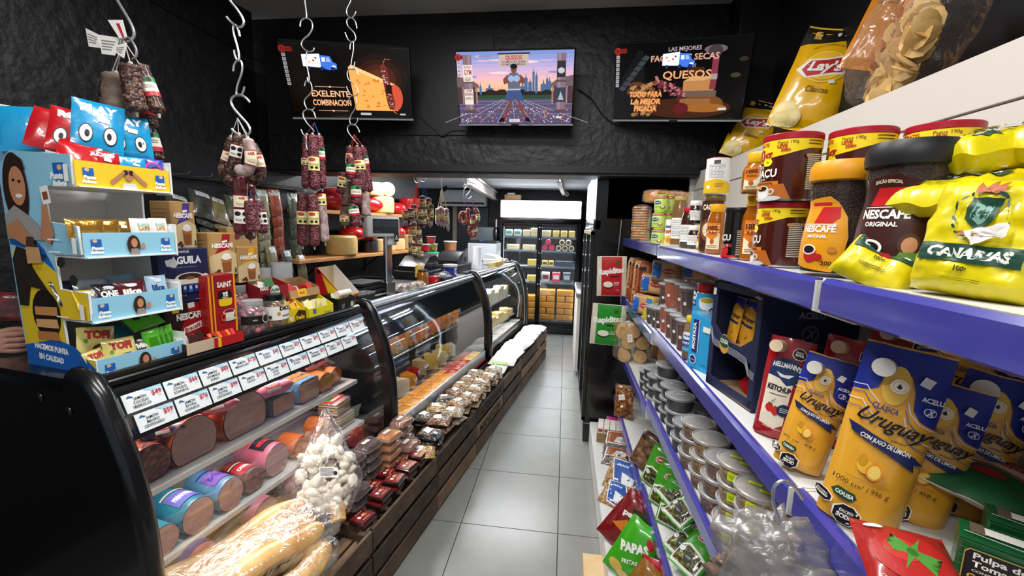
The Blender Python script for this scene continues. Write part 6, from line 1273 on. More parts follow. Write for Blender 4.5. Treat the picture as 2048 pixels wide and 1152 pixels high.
def pr_ag(P,w,h):
    P.text('NESTLÉ',0,h*.93,h*.035,'c9cede',bold=.04,wd=w*.2); P.poly([(-w*.38,h*.80),(-w*.20,h*.84),(-w*.12,h*.74),(-w*.2,h*.66),(-w*.36,h*.70)],'dfe2ea'); P.text('AGUILA',w*.03,h*.73,h*.13,'f1f2f6',bold=.04,wd=w*.62); P.text('Descubrí la tradición',0,h*.655,h*.025,'9aa2c0',wd=w*.5)
    P.ell(w*.08,h*.46,w*.30,h*.10,'e6e0d6',24); P.ell(w*.08,h*.47,w*.24,h*.075,'3a2218',22); P.poly([(-w*.20,h*.44),(-w*.12,h*.30),(w*.28,h*.30),(w*.36,h*.44)],'e6e0d6'); P.ell(w*.40,h*.47,w*.07,h*.05,'e6e0d6',14); P.ell(w*.08,h*.455,w*.1,h*.03,'8a5a3a',12)
    P.rect(0,h*.34,w*.8,h*.01,'0f1430'); P.rect(0,h*.25,w*.72,h*.16,'10142c'); 
    for i in range(6): P.rect(w*(-.28+.115*i),h*.26,w*.09,h*.13,'2f6ac0' if i%2 else '1f3f8a'); P.rect(w*(-.28+.115*i),h*.28,w*.04,h*.06,'c9d6ea')
    P.text('AGUILA',-w*.18,h*.13,h*.04,'7a82a8',wd=w*.3); P.lines(w*.28,h*.05,w*.3,h*.03,1,'9aa2c0')
box('navy blue coffee sachet carton with a white eagle style logo',-.545,1.08,1.262,1.388,1.586,.14,NB,pr_ag)
def pr_br_(P,w,h):
    P.rect(-w*.28,h*.88,w*.14,h*.2,'e3b41c'); P.text('120',-w*.28,h*.88,h*.09,'2a1a10',bold=.05,wd=w*.12); P.poly([(-w*.02,h*.98),(w*.22,h*.98),(w*.22,h*.72),(-w*.02,h*.72)],'a3141c'); P.poly([(-w*.1,h*.62),(w*.30,h*.62),(w*.25,h*.2),(-w*.3,h*.12),(-w*.18,h*.4)],'a3141c'); P.rect(w*.04,h*.93,w*.14,h*.14,'e9e6e2',rot=.1)
    P.rect(0,h*.74,w*.56,h*.012,'efeae2'); P.text('NESCAFÉ',-w*.0,h*.58,h*.15,'f4f1ea',bold=.05,wd=w*.56); P.poly([(-w*.18,h*.20),(-w*.14,h*.36),(w*.24,h*.48),(w*.26,h*.30)],'f0ece6'); P.text('Bracafé',w*.04,h*.28,h*.11,'a3141c',bold=.03,wd=w*.34,rot=.22,shear=.2)
box('dark brown coffee sachet carton under the navy one',-.545,1.085,1.262,1.245,1.386,.14,'2b1712',pr_br_)
def pr_bc(P,w,h): P.ell(0,h*.2,w*.36,h*.3,'b98a5c',18); P.lines(0,h*.7,w*.7,h*.4,2,'c9c2b8')
t=thing('sachet_tray','low open tray of coffee sachets at the foot of the brown carton','tray',Lp(-.44,1.135,ZT),RN); g=MB(); g.box((0,.05,.003),(.12,.1,.004),'2b1712'); g.box((0,0,.02),(.12,.003,.04),'c9b49a'); g.box((-.06,.05,.02),(.003,.1,.04),'2b1712'); g.box((.06,.05,.02),(.003,.1,.04),'2b1712'); g.build('tray',t)
for i in range(6):
    g=MB(); g.box((U(-.045,.045),.02+.012*i,.035),(.035,.005,.05),['3a1a14','e2ddd6','7a1a1c'][i%3],R=Euler((rad(-15),U(-.3,.3),0)).to_matrix()); g.build('sachet',t)
def pr_st(P,w,h):
    P.rect(-w*.42,h*.5,w*.07,h,'e9961c'); P.rect(-w*.30,h*.5,w*.05,h,'e9b41c'); P.rect(w*.46,h*.5,w*.07,h,'e9961c')
    P.text('SAINT',w*.1,h*.80,h*.085,'f4f0e6',bold=.04,wd=w*.52,arc=-h*.01); P.poly([(w*(.1+a*.24),h*(.635+b*.095)) for a,b in ((-1,-.7),(-1,.7),(-.8,1),(0,1.08),(.8,1),(1,.7),(1,-.7))],'14110f'); P.poly([(w*(.1+a*.24),h*(.565+b*.09)) for a,b in ((-1,.35),(1,.35),(1,-.6),(.8,-1),(0,-1.1),(-.8,-1),(-1,-.6))],'e3c01c')
    P.text('TÉ',w*.1,h*.64,h*.06,'f4f0e6',bold=.05); P.text('NEGRO',w*.1,h*.605,h*.022,'e9e2d2',bold=.03); P.poly([(w*(.1+a*.235),h*(.57+b*.08)) for a,b in ((-1,.35),(1,.35),(1,-.6),(0,-.7),(-1,-.6))],'e3c01c') if 0 else None
    P.ell(w*.2,h*.36,w*.22,h*.05,'d9d4cc',20); P.ell(w*.2,h*.37,w*.18,h*.035,'7a1414',18); P.poly([(-w*.0,h*.35),(w*.06,h*.24),(w*.34,h*.24),(w*.40,h*.35)],'d9d4cc'); P.ell(w*.2,h*.235,w*.26,h*.03,'c9c4bc',18); P.rect(-w*.02,h*.28,w*.16,h*.12,'c9402c'); P.rect(-w*.02,h*.29,w*.08,h*.05,'20140f')
box('tall red black tea carton with a yellow and black emblem',-.505,1.215,1.335,1.248,1.482,.08,'9c1018',pr_st,sidepr=lambda P,w,h:(P.rect(0,h*.5,w*.5,h*.7,'a8141c'),P.lines(0,h*.5,w*.3,h*.5,9,'7a0c12')))
t=thing('tea_tray','red open tray of tea sachets at the foot of the tea carton','tray',Lp(-.43,1.235,ZT),RN); g=MB(); g.box((0,.04,.003),(.115,.08,.004),'9c1018'); g.box((0,0,.02),(.115,.003,.036),'b01820'); g.box((-.045,-.002,.02),(.012,.001,.036),'e9b41c'); g.box((-.057,.04,.02),(.003,.08,.036),'b01820'); g.box((.057,.04,.02),(.003,.08,.036),'b01820'); g.build('tray',t)
for i in range(6): g=MB(); g.box((-.045+.018*i,.035,.028),(.014,.05,.004),'c4141c' if i%2 else 'e0702c',R=Euler((rad(50),0,U(-.2,.2))).to_matrix()); g.build('tea_sachet',t)
# sweet jars
def sweetjar(label,n,s,z,r,h,kind,lab):
    t=thing('sweet_jar',label,'jar',Lp(n,s,z),RN-.3,'big clear sweet jars on the counter'); pr=[(r*.8,0),(r*.96,.012),(r,h*.3),(r*.98,h*.6),(r*.8,h*.8),(r*.66,h*.84)]
    R=random.Random(len(label)); g=MB()
    for i in range(60):
        a=R.uniform(0,6.28); q_=R.uniform(.3,.80)*r; zz=R.uniform(.015,h*.74); k=.8 if zz>h*.6 else 1
        g.ell((q_*math.cos(a)*k,q_*math.sin(a)*k,zz),(.014,.012,.010) if kind=='pink' else (.011,.008,.007),[c_('b98a94'),c_('c9687a'),c_('8a6a70')][i%3] if kind=='pink' else [c_('c9a46a'),c_('a87c44'),c_('d9bc86')][i%3],8,5,R=Euler((a,q_*40,0)).to_matrix())
    g.build('sweets',t,kind='stuff'); g=MB(); g.lathe([(0,.002)]+pr,ACRYL,28); g.build('jar',t); g=MB(); g.lathe([(r*.70,h*.83),(r*.72,h*.84),(r*.72,h),(0,h)],BLK if kind!='pink' else LID,28); g.build('lid',t)
    P=Print(); lab(P,r,h); P.apply('label',t,cyl(lambda z:r*1.0),maxlen=.012,off=.001); return t
sweetjar('round jar of pink sugared sweets with a black band',-.50,1.405,ZT,.056,.14,'pink',lambda P,r,h:(P.rect(0,h*.45,r*2.6,h*.26,'15130f'),P.ell(r*.5,h*.47,r*.32,h*.14,'e9e6de',14),P.ell(r*.5,h*.47,r*.28,h*.12,'15130f',14),P.text('mix',-r*.3,h*.43,h*.06,'e9e6de')))
sweetjar('round jar of pale nuts with a white label and black lid',-.50,1.52,ZT,.056,.15,'nut',lambda P,r,h:(P.rect(0,h*.47,r*2.4,h*.40,'e9e7e1'),P.text('DICO',r*.4,h*.55,h*.11,'16140f',bold=.06),P.ell(-r*.2,h*.45,r*.14,h*.06,'d98a2c',10),P.text('DONUTS',r*.45,h*.36,h*.05,'16140f',bold=.04),P.rect(-r*.8,h*.36,r*.2,h*.1,'3a3a3a')))
sweetjar('low jar lidded with clear sweets behind the pink sweets',-.62,1.44,ZT,.05,.19,'pink',lambda P,r,h:None)
def openbox(label,n,s,z,w,d,h,col,inner,pr,nfill,cols,rz=0,tilt=0,slope=.5,name='counter_box',fill=(.04,.006,.06)):
    t=thing(name,label,'counter box',Lp(n,s,z),rot=(tilt,0,RN+rz),group='open counter boxes of sweets'); m=c_(col); k=.003
    g=MB(); g.box((0,d/2,k/2),(w,d,k),m); g.box((0,0,h*slope/2),(w,k,h*slope),m); g.build('tray',t)
    g=MB(); g.box((0,d,h/2),(w,k,h),c_(inner)); g.build('back',t)
    for s_ in (-1,1): g=MB(); g.prism([(0,0),(d,0),(d,h),(0,h*slope)],k,m,axis='x',o=s_*w/2-k/2); g.build('side',t)
    P=Print(); pr(P,w,h); P.apply('front_print',t,flat((0,-.002,0)),off=.0008)
    R=random.Random(int(s*100))
    for i in range(nfill):
        g=MB(); g.box((R.uniform(-.4,.4)*w,.012+(d-.02)*(i+.5)/nfill,h*slope*.8+R.uniform(0,.015)),fill,c_(cols[i%len(cols)]),bev=.001,R=Euler((rad(-20),R.uniform(-.4,.4),R.uniform(-.3,.3))).to_matrix()); g.build('sweet_packet',t)
    return t
openbox('yellow counter box of red and yellow chocolate sachets',-.47,1.615,ZT,.11,.10,.125,'e3c01c','a8825a',lambda P,w,h:(P.poly([(-w*.1,.0),(-w*.1,h*.30),(w*.1,h*.48),(w*.5,h*.40),(w*.5,0)],'3a2414'),P.text('fredo',w*.18,h*.12,h*.16,'e3c01c',bold=.05,wd=w*.5),P.ell(-w*.34,h*.2,w*.09,h*.09,'e9e6de',10)),10,('e3b41c','b01f24','e9c43c'),slope=.55)
openbox('bright yellow counter box of pale wrapped sweets',-.455,1.765,ZT,.17,.11,.11,'dcd01c','8f8062',lambda P,w,h:(P.rect(-w*.3,h*.35,w*.12,h*.2,'3f5fa8'),P.text('Spear',w*.25,h*.12,h*.14,'6a7a1c')),9,('e6e0a8','d9d08a','efeac4'),slope=.5)
openbox('black counter box of rolled wafer packets',-.46,1.965,ZT,.14,.10,.085,'14120f','14120f',lambda P,w,h:(P.ell(w*.32,h*.3,w*.1,h*.2,'c9c6be',12),P.lines(-w*.2,h*.3,w*.2,h*.3,5,'b9b6ae')),3,('d97a1c','e6e0d2'),slope=.8)
g=MB(); t=thing('wafer_roll','white rolled packet lying on the black counter box','packet',Lp(-.46,1.94,ZT+.095),RN); g.tube([(-.05,.0,.0),(.05,.0,.0)],.018,'e9e4d8',14); g.build('roll',t); g=MB(); g.tube([(.048,0,0),(.053,0,0)],.014,'a8a294',14); g.build('end',t)
openbox('kraft counter box tilted up with red and white sachets',-.54,1.76,ZT+.10,.20,.10,.11,'b08a5c','a87c50',lambda P,w,h:(P.rect(-w*.12,h*.2,w*.3,h*.35,'e3b41c'),P.text('SALE',-w*.12,h*.15,h*.1,'b01f24',bold=.05)),12,('b3141c','d9341c','efe9e2'),tilt=rad(-14),slope=.35)
openbox('red counter box of vitamin tablets with a green logo',-.54,1.565,ZT+.115,.16,.09,.09,'8f1c22','a87c50',lambda P,w,h:(P.text('MAX',-w*.36,h*.55,h*.16,'f0ece4',bold=.05),P.ell(0,h*.4,w*.17,h*.34,'dfe6e2',16),P.text('Activ',0,h*.42,h*.18,'2f6a3a',bold=.05),P.ell(-w*.05,h*.2,w*.08,h*.1,'c9502c',10)),4,('3a7a4a','e9e6de'),slope=.7)
t=thing('counter_box','support box under the vitamin and sachet boxes','box',Lp(-.56,1.66,ZT),RN,'open counter boxes of sweets'); g=MB(); g.box((0,.06,.05),(.34,.10,.10),BLKM,bev=.003); g.build('box',t)
# red, yellow and white wedge carton of chocolate bars
t=thing('chocolate_display','tall wedge shaped red and yellow chocolate bar carton with a white side','counter box',Lp(-.50,2.06,ZT),RN+.1)
w,d=.17,.16; g=MB(); g.box((0,0,.035),(w,.003,.07),c_('e3c01c')); g.box((0,d/2,.002),(w,d,.003),c_('e3c01c')); g.build('tray',t)
for s_ in (-1,1): g=MB(); g.prism([(0,0),(d,0),(d,.22),(d-.01,.225),(0,.07)],.003,c_('e8e4dc') if s_==1 else c_('b3141c'),axis='x',o=s_*w/2); g.build('side',t)
g=MB(); g.box((0,d,.11),(w,.003,.22),c_('c9b48a')); g.build('back',t)
P=Print(); P.poly([(-d,0),(-d,.215),(-d*.75,.185),(0,.07),(0,0)],'b3141c'); P.poly([(-d*.75,.185),(0,.07),(0,0),(-d*.35,0)],'e3c01c'); P.text('Bonafide',-d*.65,.02,.012,'efe9e2',bold=.03); P.ell(-d*.86,.20,.012,.012,'14120f',10); P.apply('side_print',t,flat((-w/2-.002,0,0),(0,-1,0)),off=.0005)
P=Print(); P.rect(-.02,.035,.10,.055,'3a1c12'); P.text('MANÍ',.055,.03,.022,'3a1c12',bold=.06,wd=.045); P.rect(.055,.058,.05,.014,'b3141c'); P.apply('front_print',t,flat((0,-.002,0)))
for i in range(6): g=MB(); g.box((-.06+.024*i,.05,.06),(.02,.08,.012),c_('4a2414'),bev=.002,R=Euler((rad(20),0,0)).to_matrix()); g.build('chocolate_bar',t)
# roll of clear wrap
for k,(n,s,z,r,h,lb) in enumerate(((-.80,1.88,1.36,.052,.11,'big roll of clear produce bags standing behind the counter'),(-.84,1.80,1.36,.035,.085,'smaller roll of clear bags behind the big roll'))):
    t=thing('bag_roll',lb,'roll',Lp(n,s,z),RN,'rolls of clear bags'); g=MB(); g.lathe([(r*.3,0),(r,0),(r,h),(r*.3,h),(r*.3,0)],mat('milky_film_roll','c9ccd0',r=.25,coat=.5,b=(3,.1)),28); g.build('roll',t)
t=thing('counter_stand','dark stand behind the counter boxes','stand',Lp(-.82,1.84,ZT),RN); g=MB(); g.box((0,0,.069),(.30,.16,.138),BLKM,bev=.004); g.build('body',t)
t=thing('counter_stand','dark riser carrying the kraft coffee cartons','stand',Lp(-.68,1.38,ZT),RN); g=MB(); g.box((0,.04,.09),(.36,.16,.18),BLKM,bev=.004); g.box((0.1,.04,.19),(.14,.16,.02),BLKM); g.build('body',t)
bpy.data.objects['counter_stand'].location.z=ZT
# price cards on the dark glass band
names=[(('JAMÓN','COCIDO','IBERICO'),'$49'),(('JAMÓN','COCIDO','SCHNECK'),'$66'),(('JAMÓN','AHUMADO','KALI'),'$85'),(('JAMÓN','MEDIACURA'),'$125'),(('QUESO','CERDO'),'$45'),(('MORTADELA','DOÑA COCA'),'$29'),(('LIONESA','COMUN'),'$59'),(('LIONESA','MECHADA'),'$65'),(('LOMITO','CANADIENSE'),'$69'),(('MORTADELA','CITTERIO'),'$95')]
names2=[(('JAMÓN','MAGRO','CENTENARIO'),'$59'),(('JAMÓN','EXTRA','SCHNECK'),'$76'),(('JAMÓN','EXTRA','CENTENARIO'),'$99'),(('JAMÓN','CRUDO'),'$199'),(('SALAME','DOÑA','COCA'),'$59'),(('MORTADELA','BOCHA'),'$55'),(('LIONESA','PRIMAVERA'),'$53'),(('LOMITO','AHUMADO'),'$69'),(('PANCETA','AHUMADA'),'$79')]
def pn(z):
    for i in range(len(PROF)-1):
        if PROF[i][1]>=z>=PROF[i+1][1]: f=(PROF[i][1]-z)/(PROF[i][1]-PROF[i+1][1]); return PROF[i][0]*(1-f)+PROF[i+1][0]*f
cw_,ch_=.112,.058
for r_,(lst,zc) in enumerate(((names,1.140),(names2,1.078))):
    for i,(ls,pr) in enumerate(lst):
        s=.905+i*.1185+(.012 if r_ else 0); z1,z0=zc+ch_/2,zc-ch_/2; a=Vector((pn(z0),0,z0)); b=Vector((pn(z1),0,z1)); up=(b-a).normalized()
        c=L(pn(zc)+.003,s,zc); X=LD; Y=(LN*up.x+Vector((0,0,up.z))).normalized(); Nn=X.cross(Y)
        t=thing('price_card','white price card reading %s %s'%(' '.join(ls),pr.replace('$','')),'price card',c,group='price cards on the near case glass'); t.rotation_euler=Matrix((X,Y,Nn)).transposed().to_euler()
        g=MB(); g.box((0,0,0),(cw_,ch_,.0012),mat('card_white','e4ebee',r=.3)); g.build('card',t)
        P=Print(); P.poly([(.0,ch_*.5),(cw_*.5,ch_*.5),(cw_*.5,ch_*.18),(cw_*.2,ch_*.30)],'a8d4e6'); P.poly([(.02,ch_*.48),(cw_*.49,ch_*.34),(cw_*.49,ch_*.26)],'e4ebee')
        x=-cw_*.42; P.poly([(x,ch_*.26),(x+.006,ch_*.38),(x+.012,ch_*.36),(x+.012,ch_*.26)],'2f6aa8'); P.poly([(x+.012,ch_*.24),(x+.012,ch_*.34),(x+.02,ch_*.26)],'3a3f4a')
        k=len(ls)
        for j,w_ in enumerate(ls): P.text(w_,-.012,ch_*(.08-.21*j),.0085,'25282c',bold=.01,wd=min(.058,.0070*len(w_)))
        P.text(pr,cw_*.32,ch_*.04,.0145,'c41c34',bold=.015,wd=.008*len(pr)+.004); P.text('UYU',cw_*.38,-ch_*.1,.004,'c41c34')
        P.apply('lettering',t,flat((0,0,.0007),(1,0,0),(0,1,0)))
# ================= inside the cases =================
def ptn(u,v,n): q=atl(u,v,'n',n); return q
HAMF=mat('ham_cut_face','a87670',r=.4,n=(14,'c09a92',.3,.75),coat=.3); HAMF2=mat('mortadella_cut_face','b07868',r=.4,n=(26,'c99686',.35,.7,'8a5448'),coat=.3)
HAMS=mat('ham_rind_orange','a8402a',r=.35,n=(12,'c9603a',.3,.75),coat=.4); NETH=mat('netted_dark_ham','7a2c22',r=.4,v=(60,'a0483a','4a1814'),coat=.5); PKW=mat('pink_printed_casing','c05a72',r=.3,coat=.5,n=(10,'d98a9a',.3,.7)); BLC=mat('pale_blue_casing','5f96b8',r=.3,coat=.5)
TEAL=mat('teal_casing','2c8aa0',r=.3,coat=.5); ORH=mat('smoked_orange_piece','b85a24',r=.35,n=(14,'d98240',.3,.7),coat=.6,b=(18,.4)); REDV=mat('red_vacuum_pack','a8142a',r=.25,coat=.7,b=(16,.5)); PURP=mat('purple_casing','8f5aa0',r=.3,coat=.5)
def cut(label,n,s,z,r,l,skin,face_,flat_=0,sq=0,pr=None,rz=0,tilt=0,grp='hams and cold cuts in the near case',sh=1):
    """piece lying with its cut face towards the aisle"""
    t=thing('cold_cut',label,'cold cut',Lp(n,s,z),RN+rz,grp); N=28; ring=[]
    for k in range(N):
        a=2*pi*k/N; c_1,s_1=math.cos(a),math.sin(a)
        if sq: e=.28; x=math.copysign(abs(c_1)**e,c_1)*r; y=math.copysign(abs(s_1)**e,s_1)*r*sq
        else: x=c_1*r; y=s_1*r*sh
        if flat_: y=max(y,-r*sh*(1-flat_))
        ring.append((x,y))
    zb_=min(y for x,y in ring); ring=[(x,y-zb_) for x,y in ring]; cy=sum(y for x,y in ring)/N
    g=MB(); pr_=[(1,0),(1.02,.02),(1.03,l*.5),(1.0,l*.9),(.7,l),(.2,l*1.02)]
    vs=[Vector((x*k,yy,cy+(y-cy)*k)) for k,yy in pr_ for x,y in ring]
    g.add(vs,[(j*N+i,j*N+(i+1)%N,(j+1)*N+(i+1)%N,(j+1)*N+i) for j in range(len(pr_)-1) for i in range(N)],skin)
    g.build('rind',t)
    g=MB(); g.add([Vector((x*.97,-.001,cy+(y-cy)*.97)) for x,y in ring]+[Vector((0,-.003,cy))],[(i,N,(i+1)%N) for i in range(N)],face_); g.build('cut_face',t,ang=180)
    if pr:
        P=Print(); pr(P,r,l)
        def S(a,b,q):     # a = along rim angle around top, b = depth
            an=pi/2-a/r; c_1,s_1=math.cos(an),math.sin(an)
            if sq: e=.28; x=math.copysign(abs(c_1)**e,c_1)*r; y=math.copysign(abs(s_1)**e,s_1)*r*sq
            else: x=c_1*r; y=s_1*r*sh
            return Vector((x*1.03+c_1*q,b,(y-zb_)*1.0+ (.03*r if not sq else .012*r)+s_1*q+.001))
        P.apply('print',t,S,maxlen=.012,off=.001)
    return t
def prt(c,tx,c2): return lambda P,r,l:(P.rect(0,l*.35,r*1.5,l*.4,c),P.text(tx,0,l*.3,l*.11,c2,bold=.05,wd=r*1.1),P.rect(0,l*.62,r*1.5,l*.04,c2))
z1,z2,z3=.803,.563,.443
cut('round dark netted ham at the left end of the upper shelf',-.50,.965,z1,.07,.16,NETH,NETH,.15)
cut('big half round ham with a wide pale face, left on the upper shelf',-.50,1.12,z1,.088,.18,HAMS,HAMF,.35,sh=1.15,pr=prt('b8202a','SCHNECK','f0e6e0'))
cut('wide domed ham with a pale face in the middle of the upper shelf',-.50,1.34,z1,.105,.18,HAMS,HAMF,.40,sh=1.05,pr=prt('b8202a','EXTRA','f0e6e0'))
cut('square cooked ham, left of the two on the upper shelf',-.50,1.545,z1,.068,.2,BLC,HAMF,0,.62,pr=prt('c9741c','JAMÓN','f0e6e0'))
cut('taller square cooked ham, right of the two on the upper shelf',-.49,1.70,z1,.066,.2,BLC,HAMF,0,.85,pr=prt('d9742c','LIONESA','3a2a6a'))
def roll(label,n,s,z,r,l,m,rz,cap=None,grp='hams and cold cuts in the near case'):
    t=thing('sausage_roll',label,'cold cut',Lp(n,s,z),RN+rz,grp); g=MB(); pts=[(-l/2+l*i/8,0,r+.002*math.sin(i*2)) for i in range(9)]; g.tube(pts,lambda q:r*(.35+.65*min(1,math.sin(max(.001,min(.999,q))*pi)*2.2)),m,16); g.build('casing',t)
    P=Print(); P.rect(0,0,l*.3,r*1.6,'e6dcd6'); P.rect(0,0,l*.3,r*.6,'a8203a'); P.text('CALIDAD',0,-r*.2,r*.35,'f0e6e0',wd=l*.24); P.apply('print',t,lambda a,b,q:Vector((a,-(r+q)*math.sin(b/r+.7),r+(r+q)*math.cos(b/r+.7))),maxlen=.01,off=.0015); return t
roll('pink and white roll lying between the two big hams',-.53,1.235,z1+.125,.026,.16,PKW,-.5); roll('small dark wrapped roll lying over the netted ham',-.54,1.04,z1+.115,.024,.13,mat('dark_blue_casing','2a2c4a',r=.3,coat=.5,n=(20,'a88a90',.5,.6)),-.6)
roll('pink and blue printed roll lying on the square hams',-.53,1.50,z1+.09,.032,.22,PKW,-.2); roll('crumpled pink packet on top of the left square ham',-.56,1.44,z1+.13,.026,.16,PKW,.1)
cut('wrapped smoked piece right of the square hams',-.50,1.83,z1,.055,.12,ORH,ORH,.2); cut('wrapped smoked piece at the right end of the upper shelf',-.52,1.935,z1,.05,.12,ORH,ORH,.2); roll('pink roll lying at the right end of the upper shelf',-.60,1.88,z1+.10,.028,.18,PKW,.1)
cut('round mortadella with a teal casing, leftmost on the lower shelf',-.43,.935,z2,.055,.18,TEAL,HAMF2,.05); cut('round mortadella with a blue and white casing on the lower shelf',-.43,1.06,z2,.06,.2,TEAL,HAMF2,.05,sh=1.1,pr=prt('6a6ac0','PRIMAVERA','f0e6e0'))
cut('oval mortadella with a violet and white label on the lower shelf',-.43,1.19,z2,.055,.2,BLC,HAMF2,.05,sh=1.2,pr=prt('7a5ab0','EXTRA','2a3aa0'))
cut('dark netted ham with a red and white band on the lower shelf',-.44,1.31,z2,.052,.16,NETH,NETH,.1,pr=prt('b8202a','CASERO','f0e6e0')); cut('pink mortadella with a red label on the lower shelf',-.45,1.44,z2,.065,.2,PKW,HAMF,.1,sh=1.15,pr=prt('1a1a1e','MORTADELA','e0303a'))
cut('orange smoked chicken piece on the lower shelf',-.46,1.60,z2,.055,.12,ORH,ORH,.2); cut('orange smoked ball wrapped in film on the lower shelf',-.46,1.78,z2,.056,.12,ORH,ORH,.15)
def sandw(label,n,s,z,h,rz=0):
    t=thing('sandwich_pack',label,'sandwich pack',Lp(n,s,z),RN+rz,'layered sandwich packs'); g=MB()
    for i in range(5): g.box((U(-.003,.003),.05,h*(i+.5)/5),(.13,.12,h/5*.8),[mat('crustless_bread','d9c29a',r=.7),HAMF,mat('lettuce_cheese','a8a04a',r=.6)][i%3],bev=.004)
    g.build('filling',t); g=MB(); g.box((0,.05,h/2),(.14,.13,h+.006),WRAP,bev=.012); g.build('wrap',t); P=Print(); P.rect(0,-.0,.12,.05,'c9402c'); P.rect(-.02,.01,.05,.03,'3a6a2a'); P.text('TOMATE',.0,-.015,.014,'f0e6e0',bold=.04); P.apply('label',t,flat((0,.05,h+.004),(1,0,0),(0,1,0)),off=.001); return t
sandw('lower sandwich pack at the right end of the lower shelf',-.46,1.93,z2,.075); sandw('upper sandwich pack with a red and green label',-.47,1.92,z2+.085,.07,.1)
cut('red vacuum packed piece on the case floor at the right',-.40,1.95,z3,.06,.14,REDV,REDV,.2); cut('red and white striped packet beside the red vacuum pack',-.39,1.80,z3,.045,.12,REDV,HAMF,.3,pr=prt('e9dcd6','PANCETA','b8202a'))
cut('pale ham with a blue rim on the case floor, nearest the camera',-.38,1.02,z3,.065,.2,mat('royal_blue_casing','2a2c8a',r=.3,coat=.5),mat('pale_pink_face','d98a8a',r=.4,coat=.3),.3); cut('long pink piece on the case floor behind the bread bag',-.38,1.30,z3,.06,.2,PKW,HAMF,.3); cut('pink wrapped piece on the case floor beside the meringue bag',-.38,1.52,z3,.055,.2,PKW,HAMF,.3)
# ---- cheese in the middle case ----
CH={'o':mat('orange_cheese','e08a14',r=.35,coat=.4,n=(6,'eda02c',.3,.7)),'y':mat('yellow_cheese','d9b04a',r=.4,coat=.3,n=(8,'e6c56a',.3,.7)),'p':mat('pale_cheese','d8c08a',r=.45,coat=.2,n=(8,'e6d4a6',.3,.7)),'r':mat('red_wax','b5161c',r=.25,coat=.6),'w':mat('white_cheese','dcd8c8',r=.5,coat=.2)}
RIND=mat('cheese_rind','b08a4a',r=.6,n=(10,'c9a364',.3,.7)); BRIND=mat('dark_wax_rind','4a5058',r=.4)
def prc(P,x=0,y=0): P.rect(x,y,.05,.038,'1c1c22'); P.rect(x,y+.006,.046,.02,'dfe3e6'); P.text('QUESO',x-.005,y+.006,.007,'1c1c22',bold=.03); P.text('$45',x+.012,y-.008,.010,'d8283a',bold=.05); P.rect(x-.012,y-.012,.018,.006,'dfe3e6')
def wedge(label,n,s,z,r,h,ang,k,rz,rind=None,card=0,name='cheese_wedge',grp='cheese portions in the middle case'):
    t=thing(name,label,'cheese',Lp(n,s,z),RN+rz,grp); N=8; arc=[(r*math.sin(-ang/2+ang*i/N),r*math.cos(-ang/2+ang*i/N)) for i in range(N+1)]; g=MB()
    poly=[(0,0)]+arc; g.prism([(a,b-r*.5) for a,b in poly],h,CH[k],axis='z',o=0); g.build('cheese',t)
    g=MB(); vs=[Vector((a*1.01,(b)*1.01-r*.5,zz)) for zz in (.0,h+.001) for a,b in arc]; g.add(vs,[(i,i+1,N+2+i,N+1+i) for i in range(N)],rind or RIND); g.build('rind',t)
    if card: cardm(t,0,-r*.52,h*.6)
    return t
def cardm(t,x,y,z,tilt=-.3):
    g=MB(); g.box((x,y,z),(.066,.0012,.046),'e6e8ea',R=Euler((tilt,0,.1)).to_matrix()); g.build('price_tag',t)
    P=Print(); P.rect(0,0,.062,.042,'1c1c22'); P.rect(0,.006,.058,.024,'dfe3e6'); P.text('QUESO',-.008,.008,.008,'1c1c22',bold=.03); P.text('$45',.012,-.013,.012,'e0303a',bold=.05); P.rect(-.016,-.014,.018,.006,'dfe3e6')
    M_=Euler((tilt,0,.1)).to_matrix(); P.apply('price_print',t,lambda a,b,q:M_@Vector((a,-q-.0006,b))+Vector((x,y,z)))
R=random.Random(21); ks='ooopypypooypyp'; CB=film('clear_cheese_bag','ffe9c8',op=.10,gl=.05,r=.15,b=(20,.5),diff='ffb050')
pos_=['first','second','third','fourth','fifth','sixth','seventh','eighth','ninth','tenth','eleventh','twelfth','thirteenth','fourteenth']
for i in range(14):
    s=2.22+i*.108; k=ks[i]; t=wedge('bagged %s cheese wedge, %s from the left on the upper shelf'%({'o':'orange','y':'yellow','p':'pale'}[k],pos_[i]),-.565,s,.803,.15+R.uniform(-.01,.02),.15+R.uniform(-.03,.03),.8,k,R.uniform(-.3,.3),card=i%2)
    g=MB(); g.grid(lambda u,v:Vector((math.cos(2*pi*u)*(.055-.03*v**3)+.004*noise.noise(Vector((u*9,v*9,i))),math.sin(2*pi*u)*.07*(1-.6*v**3),v*.21)),14,8,CB); g.build('clear_bag',t,ang=180)
for i in range(12): wedge('%s cheese piece, %s from the left in the rear row of the upper shelf'%(('orange','pale')[i%2],pos_[i]),-.74,2.26+i*.125,.803,.13,.11+R.uniform(-.02,.02),.8,'op'[i%2],R.uniform(-.5,.5))
def block(label,n,s,z,w,d,h,k,rz=0,lab=1,grp='waxed cheese blocks along the front of the middle case',name='cheese_block',fan=0):
    t=thing(name,label,'cheese',Lp(n,s,z),RN+rz,grp); g=MB(); g.box((0,0,h/2),(w,d,h),CH[k],bev=.008); g.build('cheese',t)
    if lab: P=Print(); P.rect(0,0,w*.34,d*.36,'d99a4a' if k!='r' else 'd0606a'); P.lines(0,0,w*.26,d*.24,3,'9a5a2a'); P.apply('label',t,flat((0,0,h),(1,0,0),(0,1,0)),off=.001)
    if fan: g=MB(); g.box((0,0,h/2),(w+.008,d+.008,h+.006),WRAP,bev=.01); g.build('wrapper',t)
    return t
FL=[('o','orange')]*7+[('r','red')]*3+[('y','yellow')]*2
